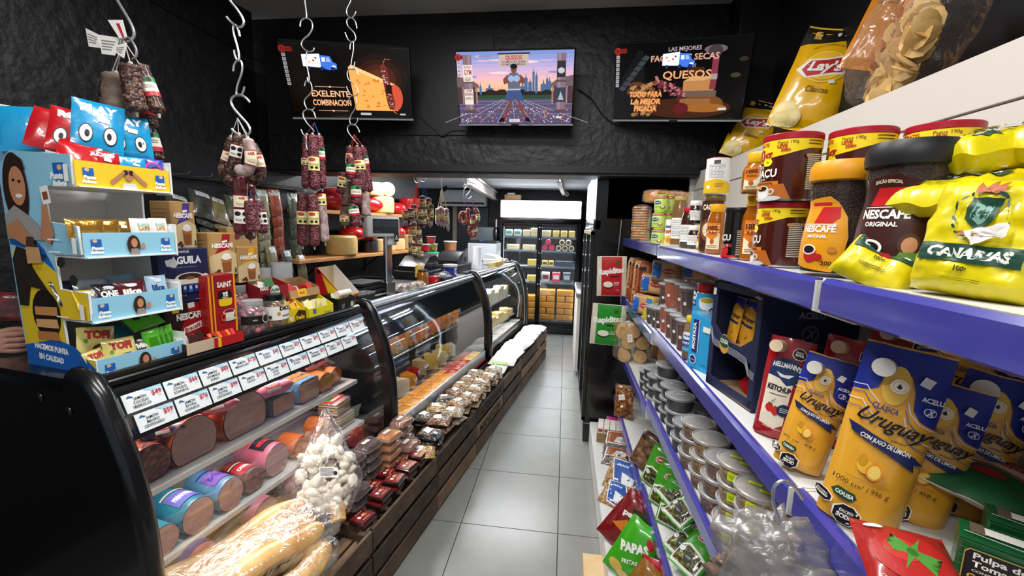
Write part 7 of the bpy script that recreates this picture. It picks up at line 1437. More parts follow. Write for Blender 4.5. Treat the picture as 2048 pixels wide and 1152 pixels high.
for i,(k,nm) in enumerate(FL): block('%s cheese block, %s from the left in the front row of the middle case'%(nm,pos_[i]),-.345,2.20+i*.132,.443+.0,.122,.085,.062,k)
for i,(k,nm) in enumerate([('o','orange')]*7+[('r','red')]*4): block('%s cheese block, %s from the left under the front row'%(nm,pos_[i]),-.425,2.24+i*.14,.443,.125,.06,.055,k,lab=0)
LBIG=[(-.62,2.30,'y',.17,.10,.9,0,'tall pale yellow wedge at the left of the lower level',1),(-.52,2.42,'y',.18,.11,.8,.3,'large yellow wedge with a price tag on the lower level',1),(-.60,2.56,'p',.13,.15,.8,-.2,'tall pale block wedge standing on the lower level',1),(-.52,2.66,'w',.14,.10,.9,.4,'white wedge with a dark blue rind on the lower level',0),(-.54,2.82,'o',.12,.08,1.2,.1,'orange cut piece beside the dark blue rind wedge',1),(-.60,3.0,'r',.10,.06,1.4,.2,'red wax piece in the middle of the lower level',1),(-.60,3.13,'p',.12,.09,.9,-.2,'pale wedge with a tag right of the red wax piece',1),(-.58,3.28,'y',.13,.10,1.0,.3,'yellow wedge in the middle right of the lower level',1),(-.56,3.42,'p',.13,.09,1.1,0,'creamy wedge leaning right on the lower level',1),(-.60,3.56,'y',.13,.10,1.0,.2,'yellow wedge near the right end of the lower level',1),(-.58,3.70,'w',.11,.08,1.2,-.2,'white soft cheese at the right end of the lower level',0)]
for n,s,k,r,h,an,rz,lb,cd_ in LBIG: wedge(lb,n-.03,s,.443,r,h+.03,an,k,rz,rind=BRIND if 'dark blue' in lb else None,card=cd_)
# ---- far case ----
R=random.Random(31)
for i in range(11):
    k='wpw'[i%3]; block('small white cheese tub with green herbs, %s from the left in the far case'%pos_[i],-.53,4.02+i*.115,.803,.095,.10,.12+.025*(i%3),k,R.uniform(-.2,.2),lab=1,grp='soft cheeses on the upper shelf of the far case',fan=1)
t=thing('gift_basket','red and white wrapped basket standing among the soft cheeses','basket',Lp(-.66,4.45,.803),RN); g=MB(); g.lathe([(0,0),(.06,0),(.08,.07)],c_('b01f2a'),16); g.build('basket',t); g=MB(); g.ell((0,0,.12),(.075,.06,.07),mat('red_white_wrap','c9405a',r=.3,coat=.6,n=(16,'f0dcd8',.4,.6)),14,10,jit=.3); g.build('wrap',t)
DKP=mat('dark_sausage_pack','3a1a20',r=.3,coat=.6,v=(30,'5a2a30','1c0f14'))
for i in range(9):
    d=i<3; block('%s, %s from the left on the middle shelf of the far case'%('dark sausage pack' if d else 'pale wrapped cheese piece',pos_[i]),-.48,4.05+i*.14,.563,.12,.12,.09+.03*(i%2),'y' if i%2 else 'p',R.uniform(-.3,.3),grp='packs on the middle shelf of the far case',fan=1)
for i in range(10): block('white vacuum packed mozzarella, %s from the left on the floor of the far case'%pos_[i],-.39,4.0+i*.135,.443,.12,.14,.055,'w',R.uniform(-.4,.4),lab=i%2,grp='white packs on the floor of the far case',fan=1)
# ================= on the crates =================
CZ=CH_=.372
def flatpack(label,n,s,z,w,l,h,m,seed,rz=0,lab=1,name='nut_packet',grp='clear packets of nuts and dried fruit on the crates',cat='packet'):
    t=thing(name,label,cat,Lp(n,s,z),RN+rz,grp); R=random.Random(seed)
    def f(u,v,sg):
        x=(u-.5)*w; y=(v-.5)*l; e=(max(0,1-abs(2*u-1)**4)*max(0,1-abs(2*v-1)**4))**.5
        return Vector((x,y,h/2+sg*h/2*e*(1+.25*noise.noise(Vector((u*5,v*5,seed)))) + (.006*noise.noise(Vector((u*8,v*8,seed+3))) if sg>0 else 0)))
    g=MB(); g.grid(lambda u,v:f(u,v,1),12,12,m); g.grid(lambda u,v:f(1-u,v,-1),6,6,m); g.build('packet',t,ang=180)
    S=lambda a,b,q: f(min(1,max(0,a/w+.5)),min(1,max(0,b/l+.5)),1)+Vector((0,0,q))
    if lab: P=Print(); a=R.uniform(-.35,.35); P.rect(w*.05,l*.1,w*.42,l*.34,'eeeeea',rot=a); P.lines(w*.05,l*.1,w*.3,l*.22,4,'8a8a88'); P.apply('price_label',t,S,maxlen=.02,off=.0018)
    return t
def pkm(nm,a,b_,c,sc=70): return mat('packet_'+nm,a,r=.33,coat=.7,v=(sc,b_,c))
KM={'dark figs':pkm('dark','1c1418','3a2a2c','0c0a0c',38),'walnut halves':pkm('walnut','8a6a44','b9986a','5a3f26'),'mixed mushrooms':pkm('mush','b0905c','d9c08a','3a2c20',34),'pale seeds':pkm('seed','a89878','cdbfa0','7a6a50',110),'gold corn nuts':pkm('corn','b98a2c','d9b04c','8a5a1c',90),'brown almonds':pkm('alm','6a4026','96643c','3c2014')}
LY=[(-.08,2.22,'dark figs'),(-.09,2.38,'brown almonds'),(-.21,2.42,'dark figs'),(-.06,2.52,'pale seeds'),(-.20,2.58,'mixed mushrooms'),(-.08,2.67,'walnut halves'),(-.21,2.74,'dark figs'),(-.05,2.80,'walnut halves'),(-.19,2.88,'brown almonds'),(-.06,2.95,'walnut halves'),(-.20,3.02,'walnut halves'),(-.07,3.10,'walnut halves'),(-.20,3.17,'walnut halves'),(-.06,3.25,'mixed mushrooms'),(-.20,3.33,'pale seeds'),(-.07,3.42,'pale seeds')]
for i,(n,s,k) in enumerate(LY): flatpack('clear packet of %s, %s from the tubs, %s row'%(k,(pos_+['fifteenth','sixteenth'])[i],'aisle' if n>-.15 else 'glass side'),n-.01,s,CZ+.004+(.045 if i%2 else .03),.13,.15,.05,KM[k],i+1,rz=random.uniform(-.35,.35))
for i,(n,s,k) in enumerate(LY): flatpack('lower clear packet of %s beneath the %s top packet'%(k,(pos_+['fifteenth','sixteenth'])[i]),n-.01,s+.02,CZ,.135,.15,.04,KM[k],i+31,rz=random.uniform(-.3,.3),lab=0)
flatpack('gold corn nut packet beside the amber tubs',-.06,2.05,CZ+.01,.12,.16,.05,KM['gold corn nuts'],55,rz=.4)
flatpack('green and white flour packet at the end of the nut packets',-.10,3.60,CZ,.22,.16,.05,mat('white_flour_paper','d9d8cc',r=.5,b=(9,.2)),60,rz=.1,lab=0,name='flour_packet')
t=bpy.data.objects['flour_packet']; P=Print(); P.rect(.07,0,.06,.13,'7ab82a'); P.text('harina',-.02,.01,.022,'5a8a2a',bold=.03); P.ell(-.05,-.03,.03,.02,'c98a4a',12); P.apply('print',t,flat((0,0,.055),(1,0,0),(0,1,0)),off=.001)
CLOTH=[mat('folded_cloth_%d'%i,c,r=.85,n=(6,c2,.3,.7),b=(12,.3)) for i,(c,c2) in enumerate((('c9beb8','ddd4ce'),('dcdad6','eceae6'),('d4d0c8','e6e2da')))]
cs=['pale pink printed cloth bag','plain white cloth bag','white cloth bag with a grey stripe','white cloth bag','cream cloth bag','white cloth bag with loose edges','off white cloth bag']
for i in range(7): flatpack('%s, %s of the folded bags from the flour'%(cs[i],pos_[i]),-.11,3.80+i*.235,CZ+.002,.24,.25,.07+.02*(i%3),CLOTH[(0,1,2,1,2,1,2)[i]],70+i,rz=random.uniform(-.15,.15),lab=0,name='cloth_bag',grp='folded cloth bags on the far crates',cat='bag')
# chocolate boxes and clamshells
def chocbox(label,n,s,z,rz):
    t=thing('chocolate_box',label,'box',Lp(n,s,z),RN+rz,'small dark red chocolate boxes'); g=MB(); g.box((0,0,.012),(.088,.088,.024),mat('clear_brown_tray','2c1410',r=.2,coat=.7),bev=.004); g.build('tray',t); g=MB(); g.box((0,0,.0265),(.084,.074,.005),mat('dark_red_sleeve','6e0f1a',r=.3,coat=.4),bev=.001); g.build('sleeve',t)
    P=Print(); P.rect(-.018,.004,.014,.016,'e9e4de',rot=.3); P.ell(.008,.0,.016,.012,'a8502c',14); P.ell(.006,.004,.009,.006,'d9b08a',10); P.ell(.028,.022,.008,.008,'15100f',10); P.text('bombones',.0,-.024,.007,'e0c08a',bold=.02); P.text('CHOCOLATE',0,.024,.005,'e0c08a'); P.apply('print',t,flat((0,0,.029),(1,0,0),(0,1,0))); return t
chs=[1.50,1.625,1.75,1.875,2.0,]
for i,s in enumerate(chs):
    for l in range(2 if i else 1):
        chocbox('dark red chocolate box, %s, %s from the bread along the crate edge'%(('lower layer','upper layer')[l if i else 0],pos_[i]),-.055,s+.012*l,CZ+l*.031+(0 if i else 0),.1*((i%3)-1))
for i in range(3): chocbox('dark red chocolate box in the inner row, %s from the bread'%pos_[i],-.145,1.72+.12*i,CZ,.1)
CLM={'dark plum jelly':mat('plum_jelly','2c080c',r=.2,coat=.6,n=(20,'4a1418',.3,.7)),'amber custard':mat('amber_custard','a8601a',r=.25,coat=.6,n=(20,'c98030',.3,.7)),'brown caramel sweets':mat('caramel_sweets','6a3014',r=.25,coat=.6,n=(26,'8a4a24',.3,.7))}
def clam(label,n,s,z,k,rz,w=.13,d=.10,h=.05):
    t=thing('clamshell_pack',label,'clamshell',Lp(n,s,z),RN+rz,'clear clamshell packs of sweets'); g=MB(); g.box((0,0,h*.42),(w*.88,d*.86,h*.66),CLM[k],bev=.008); g.build('contents',t)
    g=MB()
    for (z0,z1,a,b_) in ((0,.5,.84,1.0),(.5,1.0,1.0,.80)):
        for q in range(1):
            N=20; vs=[]
            for zz,sc in ((z0*h,a),(z1*h,b_)):
                for i in range(N):
                    an=2*pi*i/N; c1,s1=math.cos(an),math.sin(an); vs.append(Vector((math.copysign(abs(c1)**.35,c1)*w/2*sc,math.copysign(abs(s1)**.35,s1)*d/2*sc,zz)))
            g.add(vs,[(i,(i+1)%N,N+(i+1)%N,N+i) for i in range(N)],ACRYL)
            if z1==1: g.add(vs[N:],[tuple(range(N))],ACRYL)
    g.tube([Vector((math.copysign(abs(math.cos(a))**.35,math.cos(a))*w/2*1.02,math.copysign(abs(math.sin(a))**.35,math.sin(a))*d/2*1.02,h*.5)) for a in [2*pi*i/24 for i in range(24)]],.0022,ACRYL,5,closed=True)
    g.build('clear_shell',t); P=Print(); P.rect(-.01,.01,.05,.02,'e9e9e4'); P.lines(-.01,.01,.04,.014,3,'3a3a3a'); P.apply('price_label',t,flat((0,0,h),(1,0,0),(0,1,0)),off=.0012); return t
for (n,s,k,H,lb) in ((-.235,1.52,'dark plum jelly',2,'first stack on the glass side'),(-.150,1.58,'dark plum jelly',2,'second stack'),(-.235,1.66,'dark plum jelly',4,'third stack on the glass side'),(-.23,1.80,'dark plum jelly',4,'fourth stack'),(-.19,1.93,'amber custard',4,'fifth stack, below the amber lid'),(-.135,2.04,'brown caramel sweets',2,'sixth stack beside the chocolate boxes'),(-.21,2.10,'brown caramel sweets',4,'last stack before the nut packets')):
    for l in range(H): clam('clamshell of %s, %s, %s'%(k,('topmost' if l==H-1 else LVL[l]),lb),n+.004*(l%2),s,CZ+.051*l,k,.06*(l%3-1))
# bread bags and meringues on the nearest crates
CRUST=mat('golden_bread_crust','c48a3c',r=.5,n=(7,'e0b878',.3,.62,'f0dcb4'),b=(30,.25)); CRUMB=mat('pale_bread_crumb','ead9b4',r=.8,n=(26,'d9c090',.4,.7),b=(60,.4))
def baguette(parent,a,b,r,seed):
    a,b=Vector(a),Vector(b); ax=(b-a); x=ax.cross(Vector((0,0,1))).normalized(); y=x.cross(ax.normalized()); g=MB()
    def f(u,v):
        t=v; k=max(0,1-abs(2*t-1)**6)**.5; an=2*pi*u; c=a+ax*t+Vector((0,0,.012*math.sin(t*9+seed)))
        rr=r*k*(1+.08*noise.noise(Vector((t*6,math.cos(an)*2,seed)))); top=math.exp(-((an-pi/2)/.28)**2); rr*=1-.16*top*(1 if .1<t<.9 else 0)
        return c+x*(math.cos(an)*rr)+y*(math.sin(an)*rr*.8)
    g.grid(f,28,30,lambda u,v:CRUMB if abs(u-.25)<.035 and .08<v<.92 else CRUST); return g.build('baguette',parent,ang=180)
def bread_bag(label,pts,r,n,seed,px):
    t=thing('bread_bag',label,'bread bag',(0,0,0),0,'clear bags of baguettes'); a,b=[L(*q) for q in pts]; ax=b-a; side=ax.cross(Vector((0,0,1))).normalized()
    for i in range(n): o=side*((i-(n-1)/2)*r*1.75)+Vector((0,0,.012*((i+1)%2))); baguette(t,a+o+ax*.02*(i%2),b+o-ax*.04*(i%3),r,seed+i)
    g=MB(); W_=n*r*.98; 
    def f(u,v):
        an=2*pi*u; c=a+ax*(v*1.12-.06); k=1 if .06<v<.94 else .72; cu,su=math.cos(an),math.sin(an)
        return c+side*(math.copysign(abs(cu)**.5,cu)*W_*k)+Vector((0,0,1))*(math.copysign(abs(su)**.7,su)*r*1.12*k)+Vector((1,1,1))*(.008*noise.noise(Vector((u*12,v*9,seed))))
    g.grid(f,30,26,FOIL); g.build('clear_bag',t,ang=180); return t
bread_bag('clear bag of three long baguettes in the foreground',((-.30,.78,.50),(-.16,1.36,.50)),.050,3,1,0)
bread_bag('second bread bag at the bottom edge right of the baguettes',((-.03,.90,.43),(-.04,1.26,.43)),.048,1,5,0)
t=thing('bread_roll','small golden roll peeking out behind the baguette bag','bread',(0,0,0)); baguette(t,L(-.10,1.40,.43),L(-.17,1.47,.47),.032,9)
MER=mat('white_meringue','efe9da',r=.75,n=(14,'ddd4c0',.4,.75),sss=.05)
t=thing('meringue_bag','big clear bag of shell shaped white meringues with a printed label','sweets bag',(0,0,0)); R=random.Random(17)
c0=Vector(L(-.24,1.50,.585)); vu=Vector((-.0,.0,1)); tow=(Vector((0,0,EYE))-c0).normalized(); sdv=tow.cross(Vector((0,0,1))).normalized()*-1; upv=sdv.cross(tow).normalized()*-1
if upv.z<0: upv=-upv
def shell(c,r,e,seed):
    g=MB(); M_=Euler(e).to_matrix()
    def f(u,v):
        an=2*pi*u; b=pi*v; rid=1+.09*math.cos(an*9)*math.sin(b); return c+M_@Vector((math.sin(b)*math.cos(an)*r*rid,math.sin(b)*math.sin(an)*r*.8*rid,math.cos(b)*r*.62+.25*r*math.sin(b)))
    g.grid(f,27,9,MER); return g.build('meringue',t,ang=180)
for i in range(105):
    k=R.uniform(-1,1); hgt=R.uniform(-.17,.13); wd=.115*(1-max(0,(hgt-.02)/.16)**1.2*.75)*(1 if hgt>-.1 else (1-(-.1-hgt)/.12)); 
    shell(c0+sdv*(k*wd)+upv*hgt+tow*R.uniform(-.03,.045),R.uniform(.025,.033),(R.uniform(0,3),R.uniform(0,3),R.uniform(0,3)),i)
g=MB()
def f(u,v):
    h_=-.20+v*.47; w_=.145*(1-max(0,(h_-.0)/.27)**.9*.93) if h_>0 else .145*(1-(max(0,-h_-.08)/.13)**1.5*.5); an=2*pi*u
    return c0+sdv*(math.cos(an)*w_)+upv*h_+tow*(math.sin(an)*min(.07,w_*.6)+.012)+Vector((1,1,1))*(.010*noise.noise(Vector((math.cos(an)*2.5,math.sin(an)*2.5,v*8))))
g.grid(f,34,26,FOIL); g.build('clear_bag',t,ang=180)
P=Print(); P.rect(0,0,.075,.042,'eceae4'); P.lines(-.005,0,.058,.034,7,'3a3a3a',t=.5,seed=5); P.ell(.026,-.002,.008,.009,'15120f',12); P.apply('printed_label',t,(lambda a,b,q: c0+sdv*(a+.01)+upv*(b-.01-.25*a)+tow*(.092+q)))
# ================= hooks and hanging salamis =================
SALR=mat('marbled_red_salami','4c1420',r=.5,v=(150,'7a2a38','a8606a'),coat=.25); SALD=mat('dark_coarse_sausage','2c1614',r=.55,v=(110,'5a3028','8a6a58'),coat=.3); SALW=mat('salami_with_white_bloom','7a5a58',r=.6,n=(28,'b9a4a2',.35,.6,'5a2a32'),coat=.1); SALP=mat('smooth_dark_red_sausage','4a1018',r=.3,coat=.6,n=(14,'5f1a22',.3,.7)); SALG=mat('grey_brown_dry_sausage','4a3a30',r=.7,n=(22,'7a6a5c',.35,.65),b=(26,.5)); SALO=mat('orange_red_sausage','8a2c14',r=.4,coat=.4,v=(120,'b04a28','5a1c10'))
CORD=mat('white_butcher_string','c9c4bc',r=.7); CB_=mat('blue_string','1f5fa8',r=.6); CR_=mat('red_string','b0342c',r=.6)
def spl(pts,k=6):
    P=[]; pts=[Vector(p) for p in pts]
    for i in range(len(pts)-1):
        a=pts[max(0,i-1)];b=pts[i];c=pts[i+1];d=pts[min(len(pts)-1,i+2)]
        for j in range(k): t=j/k; P.append(.5*((2*b)+(c-a)*t+(2*a-5*b+4*c-d)*t*t+(3*b-3*c+d-a)*t**3))
    return P+[pts[-1]]
def lab_y(P,w,h): P.rect(0,0,w,h,'e0d890'); P.rect(0,h*.16,w*.7,h*.3,'efe9c8'); P.ell(w*.12,h*.28,w*.26,h*.14,'b8382c',12); P.ell(-w*.18,-h*.28,w*.12,h*.10,'15130f',10); P.ell(w*.14,-h*.28,w*.12,h*.10,'15130f',10); P.lines(0,-h*.06,w*.7,h*.14,2,'8a7a3a')
def lab_r(P,w,h): P.rect(0,0,w,h,'a8241c'); P.rect(0,0,w*.88,h*.90,'e6dcc0'); P.text('Rio',-w*.05,h*.18,h*.2,'a8241c',bold=.05,shear=.2); P.lines(0,-h*.22,w*.6,h*.22,3,'9a8a5c')
def lab_o(P,w,h): P.rect(0,0,w,h,'a8241c'); P.rect(0,0,w*.9,h*.92,'eceae2'); P.ell(-w*.22,h*.18,w*.18,h*.16,'14120f',12); P.ell(w*.2,h*.18,w*.18,h*.16,'14120f',12); P.ell(-w*.22,-h*.2,w*.14,h*.13,'14120f',12); P.lines(w*.16,-h*.24,w*.36,h*.2,3,'6a6a6a')
def lab_g(P,w,h): P.rect(0,0,w,h,'e6e2d4'); P.rect(0,h*.36,w,h*.28,'2a8a4a'); P.rect(0,-h*.38,w,h*.24,'b01f2c'); P.ell(-w*.1,h*.34,w*.15,h*.13,'15130f',12); P.lines(0,0,w*.6,h*.2,2,'8a7a6a')
def sal(label,px,y,rp,m,labs=(),string=None,grp='salamis hanging over the counter',yo=0):
    y+=yo; pts=[at(u,v,'y',y) for u,v in px]; o=pts[0]; c=(at(px[0][0]+rp,px[0][1],'y',y)-at(px[0][0],px[0][1],'y',y)).length; r=c
    t=thing('salami',label,'salami',o,group=grp); P_=spl([p-o for p in pts],8 if len(pts)>2 else 14); g=MB(); n=len(P_)
    def rr(q): e=min(q,1-q)*n*0+min(q,1-q); return r*max(.12,min(1,(e/.07))**.5)*(1+.05*math.sin(q*31+y*9))
    g.tube(P_,rr,m,16); g.tube([P_[-1],P_[-1]+Vector((0,0,-.014))],lambda q:.005-.002*q,CORD,6); g.build('sausage',t,ang=80)
    if string:
        su,sv,sm=string; s_=at(su,sv,'y',y-.01)-o; g=MB(); g.tube([s_,P_[0]],.0016,sm,5); g.tube([P_[0]+Vector((0,0,.004)),P_[0]+Vector((.001,0,-.008))],.006,CORD,8); g.build('string',t)
    L_=[0]
    for i in range(1,n): L_.append(L_[-1]+(P_[i]-P_[i-1]).length)
    tw=Vector((-o.x,-o.y,0)).normalized()
    for (q,fn,ln) in labs:
        tot=L_[-1]; P=Print(); w=r*2.3; h=ln*tot; fn(P,w,h)
        def S(a,b,off,q=q):
            d=min(tot,max(0,(q*tot)-b)); i=max(j for j in range(n) if L_[j]<=d) ; i=min(n-2,i); f=(d-L_[i])/max(1e-6,L_[i+1]-L_[i]); c=P_[i].lerp(P_[i+1],f); ax=(P_[i+1]-P_[i]).normalized(); nn=(tw-ax*tw.dot(ax)).normalized(); sd=ax.cross(nn); an=a/r
            return c+nn*(math.cos(an)*(r*1.07+off))+sd*(math.sin(an)*-(r*1.07+off))*-1
        P.apply('label_band',t,S,maxlen=r*.45,off=.0008)
    return t
def hk(px,y,label,r=.0032): return hook([at(u,v,'y',y) for u,v in px],r,label,group='chained wire S hooks')
C1=[(420,0,3.84)]; 
def c1(l): return [(420+a/3.841,b/3.841) for a,b in l]
y=1.5
hk(c1([(90,-120),(150,0),(205,70),(250,140),(258,180),(235,208),(195,198),(150,160),(125,130)]),y,'top hook of the left chain, hanging from the ceiling',.0042)
hk(c1([(228,280),(215,225),(190,190),(178,210),(185,270),(210,360),(222,420),(222,465),(205,460),(190,420),(186,385)]),y,'second hook of the left chain',.0038)
hk(c1([(178,548),(185,500),(205,468),(235,470),(248,510),(240,570),(212,650),(203,720)]+[(225,735),(250,715),(265,665)]),y,'third hook of the left chain',.0036)
hk(c1([(305,785),(265,745),(220,728),(180,740),(162,775),(180,830),(240,900),(285,950),(308,1000),(290,1035),(230,1040),(190,1015),(165,990)]),y-.01,'lowest hook of the left chain carrying the coarse sausages',.0042)
y=2.0
hk(c1([(725,-60),(730,20),(738,80),(742,130),(738,145)]),y,'straight top hook of the middle chain',.0036)
hk(c1([(692,205),(700,160),(735,140),(775,160),(788,210),(760,265),(715,305),(702,345),(730,385),(770,398),(795,385),(800,368)]),y,'second hook of the middle chain',.0036)
hk(c1([(745,395),(738,440),(745,510),(758,570),(762,615),(755,630),(748,595)]),y,'third hook of the middle chain',.003)
hk(c1([(727,662),(735,625),(760,620),(780,655),(782,700),(755,735),(728,765),(728,800),(750,840),(790,840),(802,822)]),y,'fourth hook of the middle chain',.003)
hk(c1([(812,905),(795,860),(755,840),(720,855),(718,895),(745,945),(785,990),(800,1010)]),y-.01,'lowest hook of the middle chain carrying the long salamis',.0036)
hk(c1([(700,995),(715,1030),(740,1055),(738,1100),(748,1150)]),y-.05,'loose hook in front of the long salamis',.0032)
y=2.3
hk(c1([(1095,-60),(1080,10),(1052,70),(1055,115),(1085,138),(1110,115),(1122,88)]),y,'top hook of the right chain',.0032)
hk(c1([(1128,218),(1118,170),(1085,135),(1052,155),(1060,200),(1105,250),(1120,295),(1098,325),(1062,305),(1038,250)]),y,'second hook of the right chain',.0032)
hk(c1([(1075,380),(1080,335),(1100,320),(1102,380),(1090,450),(1083,520),(1102,528),(1112,475)]),y,'third hook of the right chain',.003)
hk(c1([(1143,580),(1120,540),(1080,530),(1055,555),(1065,610),(1120,660),(1138,710),(1115,738),(1075,720),(1048,665)]),y,'fourth hook of the right chain',.0032)
hk(c1([(1065,780),(1075,745),(1105,735),(1125,765),(1115,830),(1080,890),(1075,940),(1100,962),(1130,935),(1135,905)]),y,'fifth hook of the right chain',.003)
hk(c1([(1150,1015),(1130,975),(1095,955),(1060,970),(1060,1010),(1095,1060),(1125,1095),(1140,1110)]),y-.01,'lowest hook of the right chain carrying the short salamis',.0034)
def c2(l): return [(420+a/4.268,250+b/4.268) for a,b in l]
G1='coarse and smooth sausages on the left chain'
def s_(lb,l,y,rp,m,labs=(),st=None,g=None,yo=0): return sal(lb,c2(l),y,rp/4.268,m,labs,(st[0][0],st[0][1],st[1]) if st else None,g or G1,yo)
k1=c2([(235,-60)])[0]; sw=(k1,CORD)
s_('coarse curved sausage at the far left of the left bunch',[(180,100),(155,220),(120,330),(95,385)],1.52,32,SALD,((.55,lab_r,.28),),sw)
s_('coarse sausage with a black and white label in front',[(245,75),(225,220),(200,330),(150,375),(85,380)],1.46,42,SALD,((.36,lab_o,.26),),sw)
s_('coarse curved sausage with a red framed label crossing right',[(320,110),(345,230),(345,340),(300,400),(225,360)],1.45,42,SALW,((.42,lab_r,.28),),sw)
s_('coarse sausage at the right of the left bunch with a tilted label',[(360,150),(410,270),(440,400),(410,470),(345,455)],1.53,34,SALD,((.42,lab_r,.26),),sw)
s_('coarse sausage curling under the left of the bunch',[(170,250),(120,400),(150,470),(215,490)],1.56,36,SALD,())
s_('long smooth dark red sausage with two red labels',[(255,420),(262,600),(268,780),(265,945)],1.50,52,SALP,((.44,lab_r,.20),(.68,lab_o,.24)),None)
s_('smooth dark red sausage tip hanging lowest in the left bunch',[(340,500),(345,700),(345,985)],1.56,42,SALP,())
s_('pale marbled salami in front at the lower right',[(350,640),(360,780),(375,915)],1.46,50,SALR,(),(c2([(345,560)])[0],CB_))
s_('marbled salami with a black and white label at the lower right',[(410,640),(440,780),(455,930)],1.52,38,SALR,((.55,lab_o,.36),),(c2([(385,560)])[0],CB_))
k2=c2([(890,-20)])[0]; G2='long salamis on the middle chain'
s_('upper left long salami with a white label patch',[(825,80),(815,300),(815,545)],2.05,30,SALR,((.5,lab_y,.12),),(k2,CR_),G2)
s_('upper middle long salami with a yellow label',[(875,75),(885,300),(895,560)],1.98,42,SALR,((.53,lab_y,.24),),(k2,CB_),G2)
s_('upper right long salami with a green and red label',[(930,80),(948,300),(960,545)],2.04,32,SALR,((.36,lab_g,.22),),(k2,CB_),G2)
s_('lower left long salami wearing a yellow label',[(795,580),(790,800),(793,1035)],2.0,42,SALR,((.46,lab_y,.24),),None,G2)
s_('lower middle long salami with white bloom and a yellow label',[(870,580),(885,800),(893,1040)],1.98,40,SALR,((.46,lab_y,.24),),None,G2)
s_('lower right long pale salami with a yellow label at its top',[(945,590),(965,800),(985,1005)],2.03,36,SALW,((.10,lab_y,.26),),None,G2)
k3=c2([(1230,80)])[0]; G3='short salamis on the right chain'
for lb,l,rp,m,q,yo in (('dark salami behind, far left at the top of the right chain',[(1195,180),(1185,400)],28,SALR,(.5,lab_y,.4),.05),('small salami with a red and yellow label at the top left',[(1205,270),(1205,470)],38,SALR,(.55,lab_g,.42),-.04),('long salami with a bright yellow label in the middle',[(1255,180),(1280,370),(1305,575)],44,SALR,(.42,lab_y,.20),-.02),('long thin dark salami at the right of the right chain',[(1300,180),(1330,370),(1365,575)],32,SALR,(.33,lab_g,.22),.04),('small dark salami with a yellow label at the lower left',[(1145,400),(1115,590)],36,SALR,(.45,lab_y,.45),0),('grey dried salami in the left of the cluster',[(1185,480),(1160,690)],40,SALG,(.6,lab_y,.01),.02),('salami with a green label in the centre of the cluster',[(1245,460),(1250,680)],40,SALR,(.5,lab_g,.42),-.05),('pale bloomed salami at the right of the cluster',[(1320,580),(1335,780)],36,SALW,(.6,lab_y,.01),0),('grey salami at the lower left of the cluster',[(1170,690),(1140,790)],36,SALG,(.6,lab_y,.01),.03),('salami with a red and green label, lowest in front',[(1215,670),(1235,770),(1255,860)],40,SALR,(.35,lab_g,.42),-.06),('small salami with a cream label at the bottom left',[(1145,760),(1150,860)],36,SALG,(.4,lab_y,.5),.0),('small dark salami at the bottom right of the cluster',[(1290,700),(1290,830)],30,SALR,(.6,lab_g,.3),.04)):
    s_(lb,l,2.3,rp,m,(q,),(k3,CR_) if l[0][1]<300 else None,G3,yo)
# near bunch above the rack, with paper tags
def c0(l): return [(100+a/3.3875,b/3.388) for a,b in l]
y=1.3; G0='dry sausages above the snack rack'
hk([(222,-20),(240,10),(262,48),(268,70),(258,82),(244,80),(241,95)],y,'big wire hook hanging from the ceiling above the snack rack',.0045); hk([(240,98),(243,80),(252,74),(262,80),(272,98),(272,112),(265,118)],y-.01,'small hook holding the paper tags',.0036)
kk=(248,82)
for lb,l,rp,m,ls,yo in (('wide flat grey brown sausage in front of the near bunch',[(445,490),(440,650),(455,780),(480,930)],62,SALG,(),-.03),('dark wrinkled sausage right of the wide grey one',[(545,430),(560,600),(590,760)],54,SALD,(),-.05),('brown sausage at the left edge of the near bunch',[(400,540),(378,650),(385,800)],34,SALD,(),.05),('sausage with a green white and red band, upper right',[(610,440),(670,600),(740,770)],42,SALD,((.50,lab_g,.40),),.0),('sausage with a green white and red band, middle right',[(620,600),(655,730),(680,870)],44,SALD,((.45,lab_g,.5),),.04),('grey dry sausage hanging lower in the middle',[(545,700),(570,830),(585,950)],56,SALG,(),.02),('lowest sausage with a green white and red band beside the rack',[(660,880),(695,990),(720,1090)],44,SALD,((.45,lab_g,.6),),.06)):
    sal(lb,c0(l),y,rp/3.388,m,ls,(kk[0],kk[1],CORD) if l[0][1]<560 else None,G0,yo)
for i,(l,lb) in enumerate(((((240,190),(330,235),(340,325),(262,315)),'leftmost paper tag tied to the near bunch'),(((330,235),(470,255),(440,375),(350,365)),'middle paper tag tied to the near bunch'),(((390,135),(490,135),(520,250),(470,260)),'upright white and red paper tag tied to the near bunch'),(((440,310),(520,290),(500,395),(450,360)),'small white paper tag under the hook'))):
    P4=[at(u,v,'y',y-.06-.012*i) for u,v in c0(l)]; t=thing('paper_tag',lb,'paper tag',P4[0],group='paper tags on the near bunch'); g=MB(); b_=[p-P4[0] for p in P4]; off=Vector((0,.0012,0)); g.add(b_+[p+off for p in b_],[(3,2,1,0),(4,5,6,7),(0,1,5,4),(1,2,6,5),(2,3,7,6),(3,0,4,7)],'e4e2de'); g.build('tag',t)
    P=Print(); 
    if i==2: P.rect(.6,.4,.25,.8,'b5202a')
    else: P.lines(.5,.5,.8,.6,4,'8f8f8c')
    P.apply('print',t,(lambda a,b,q,b_=b_: b_[0]*(1-a)*(b)+b_[1]*a*b+b_[2]*a*(1-b)+b_[3]*(1-a)*(1-b)+Vector((0,-q-.0005,0))),step=.0001)
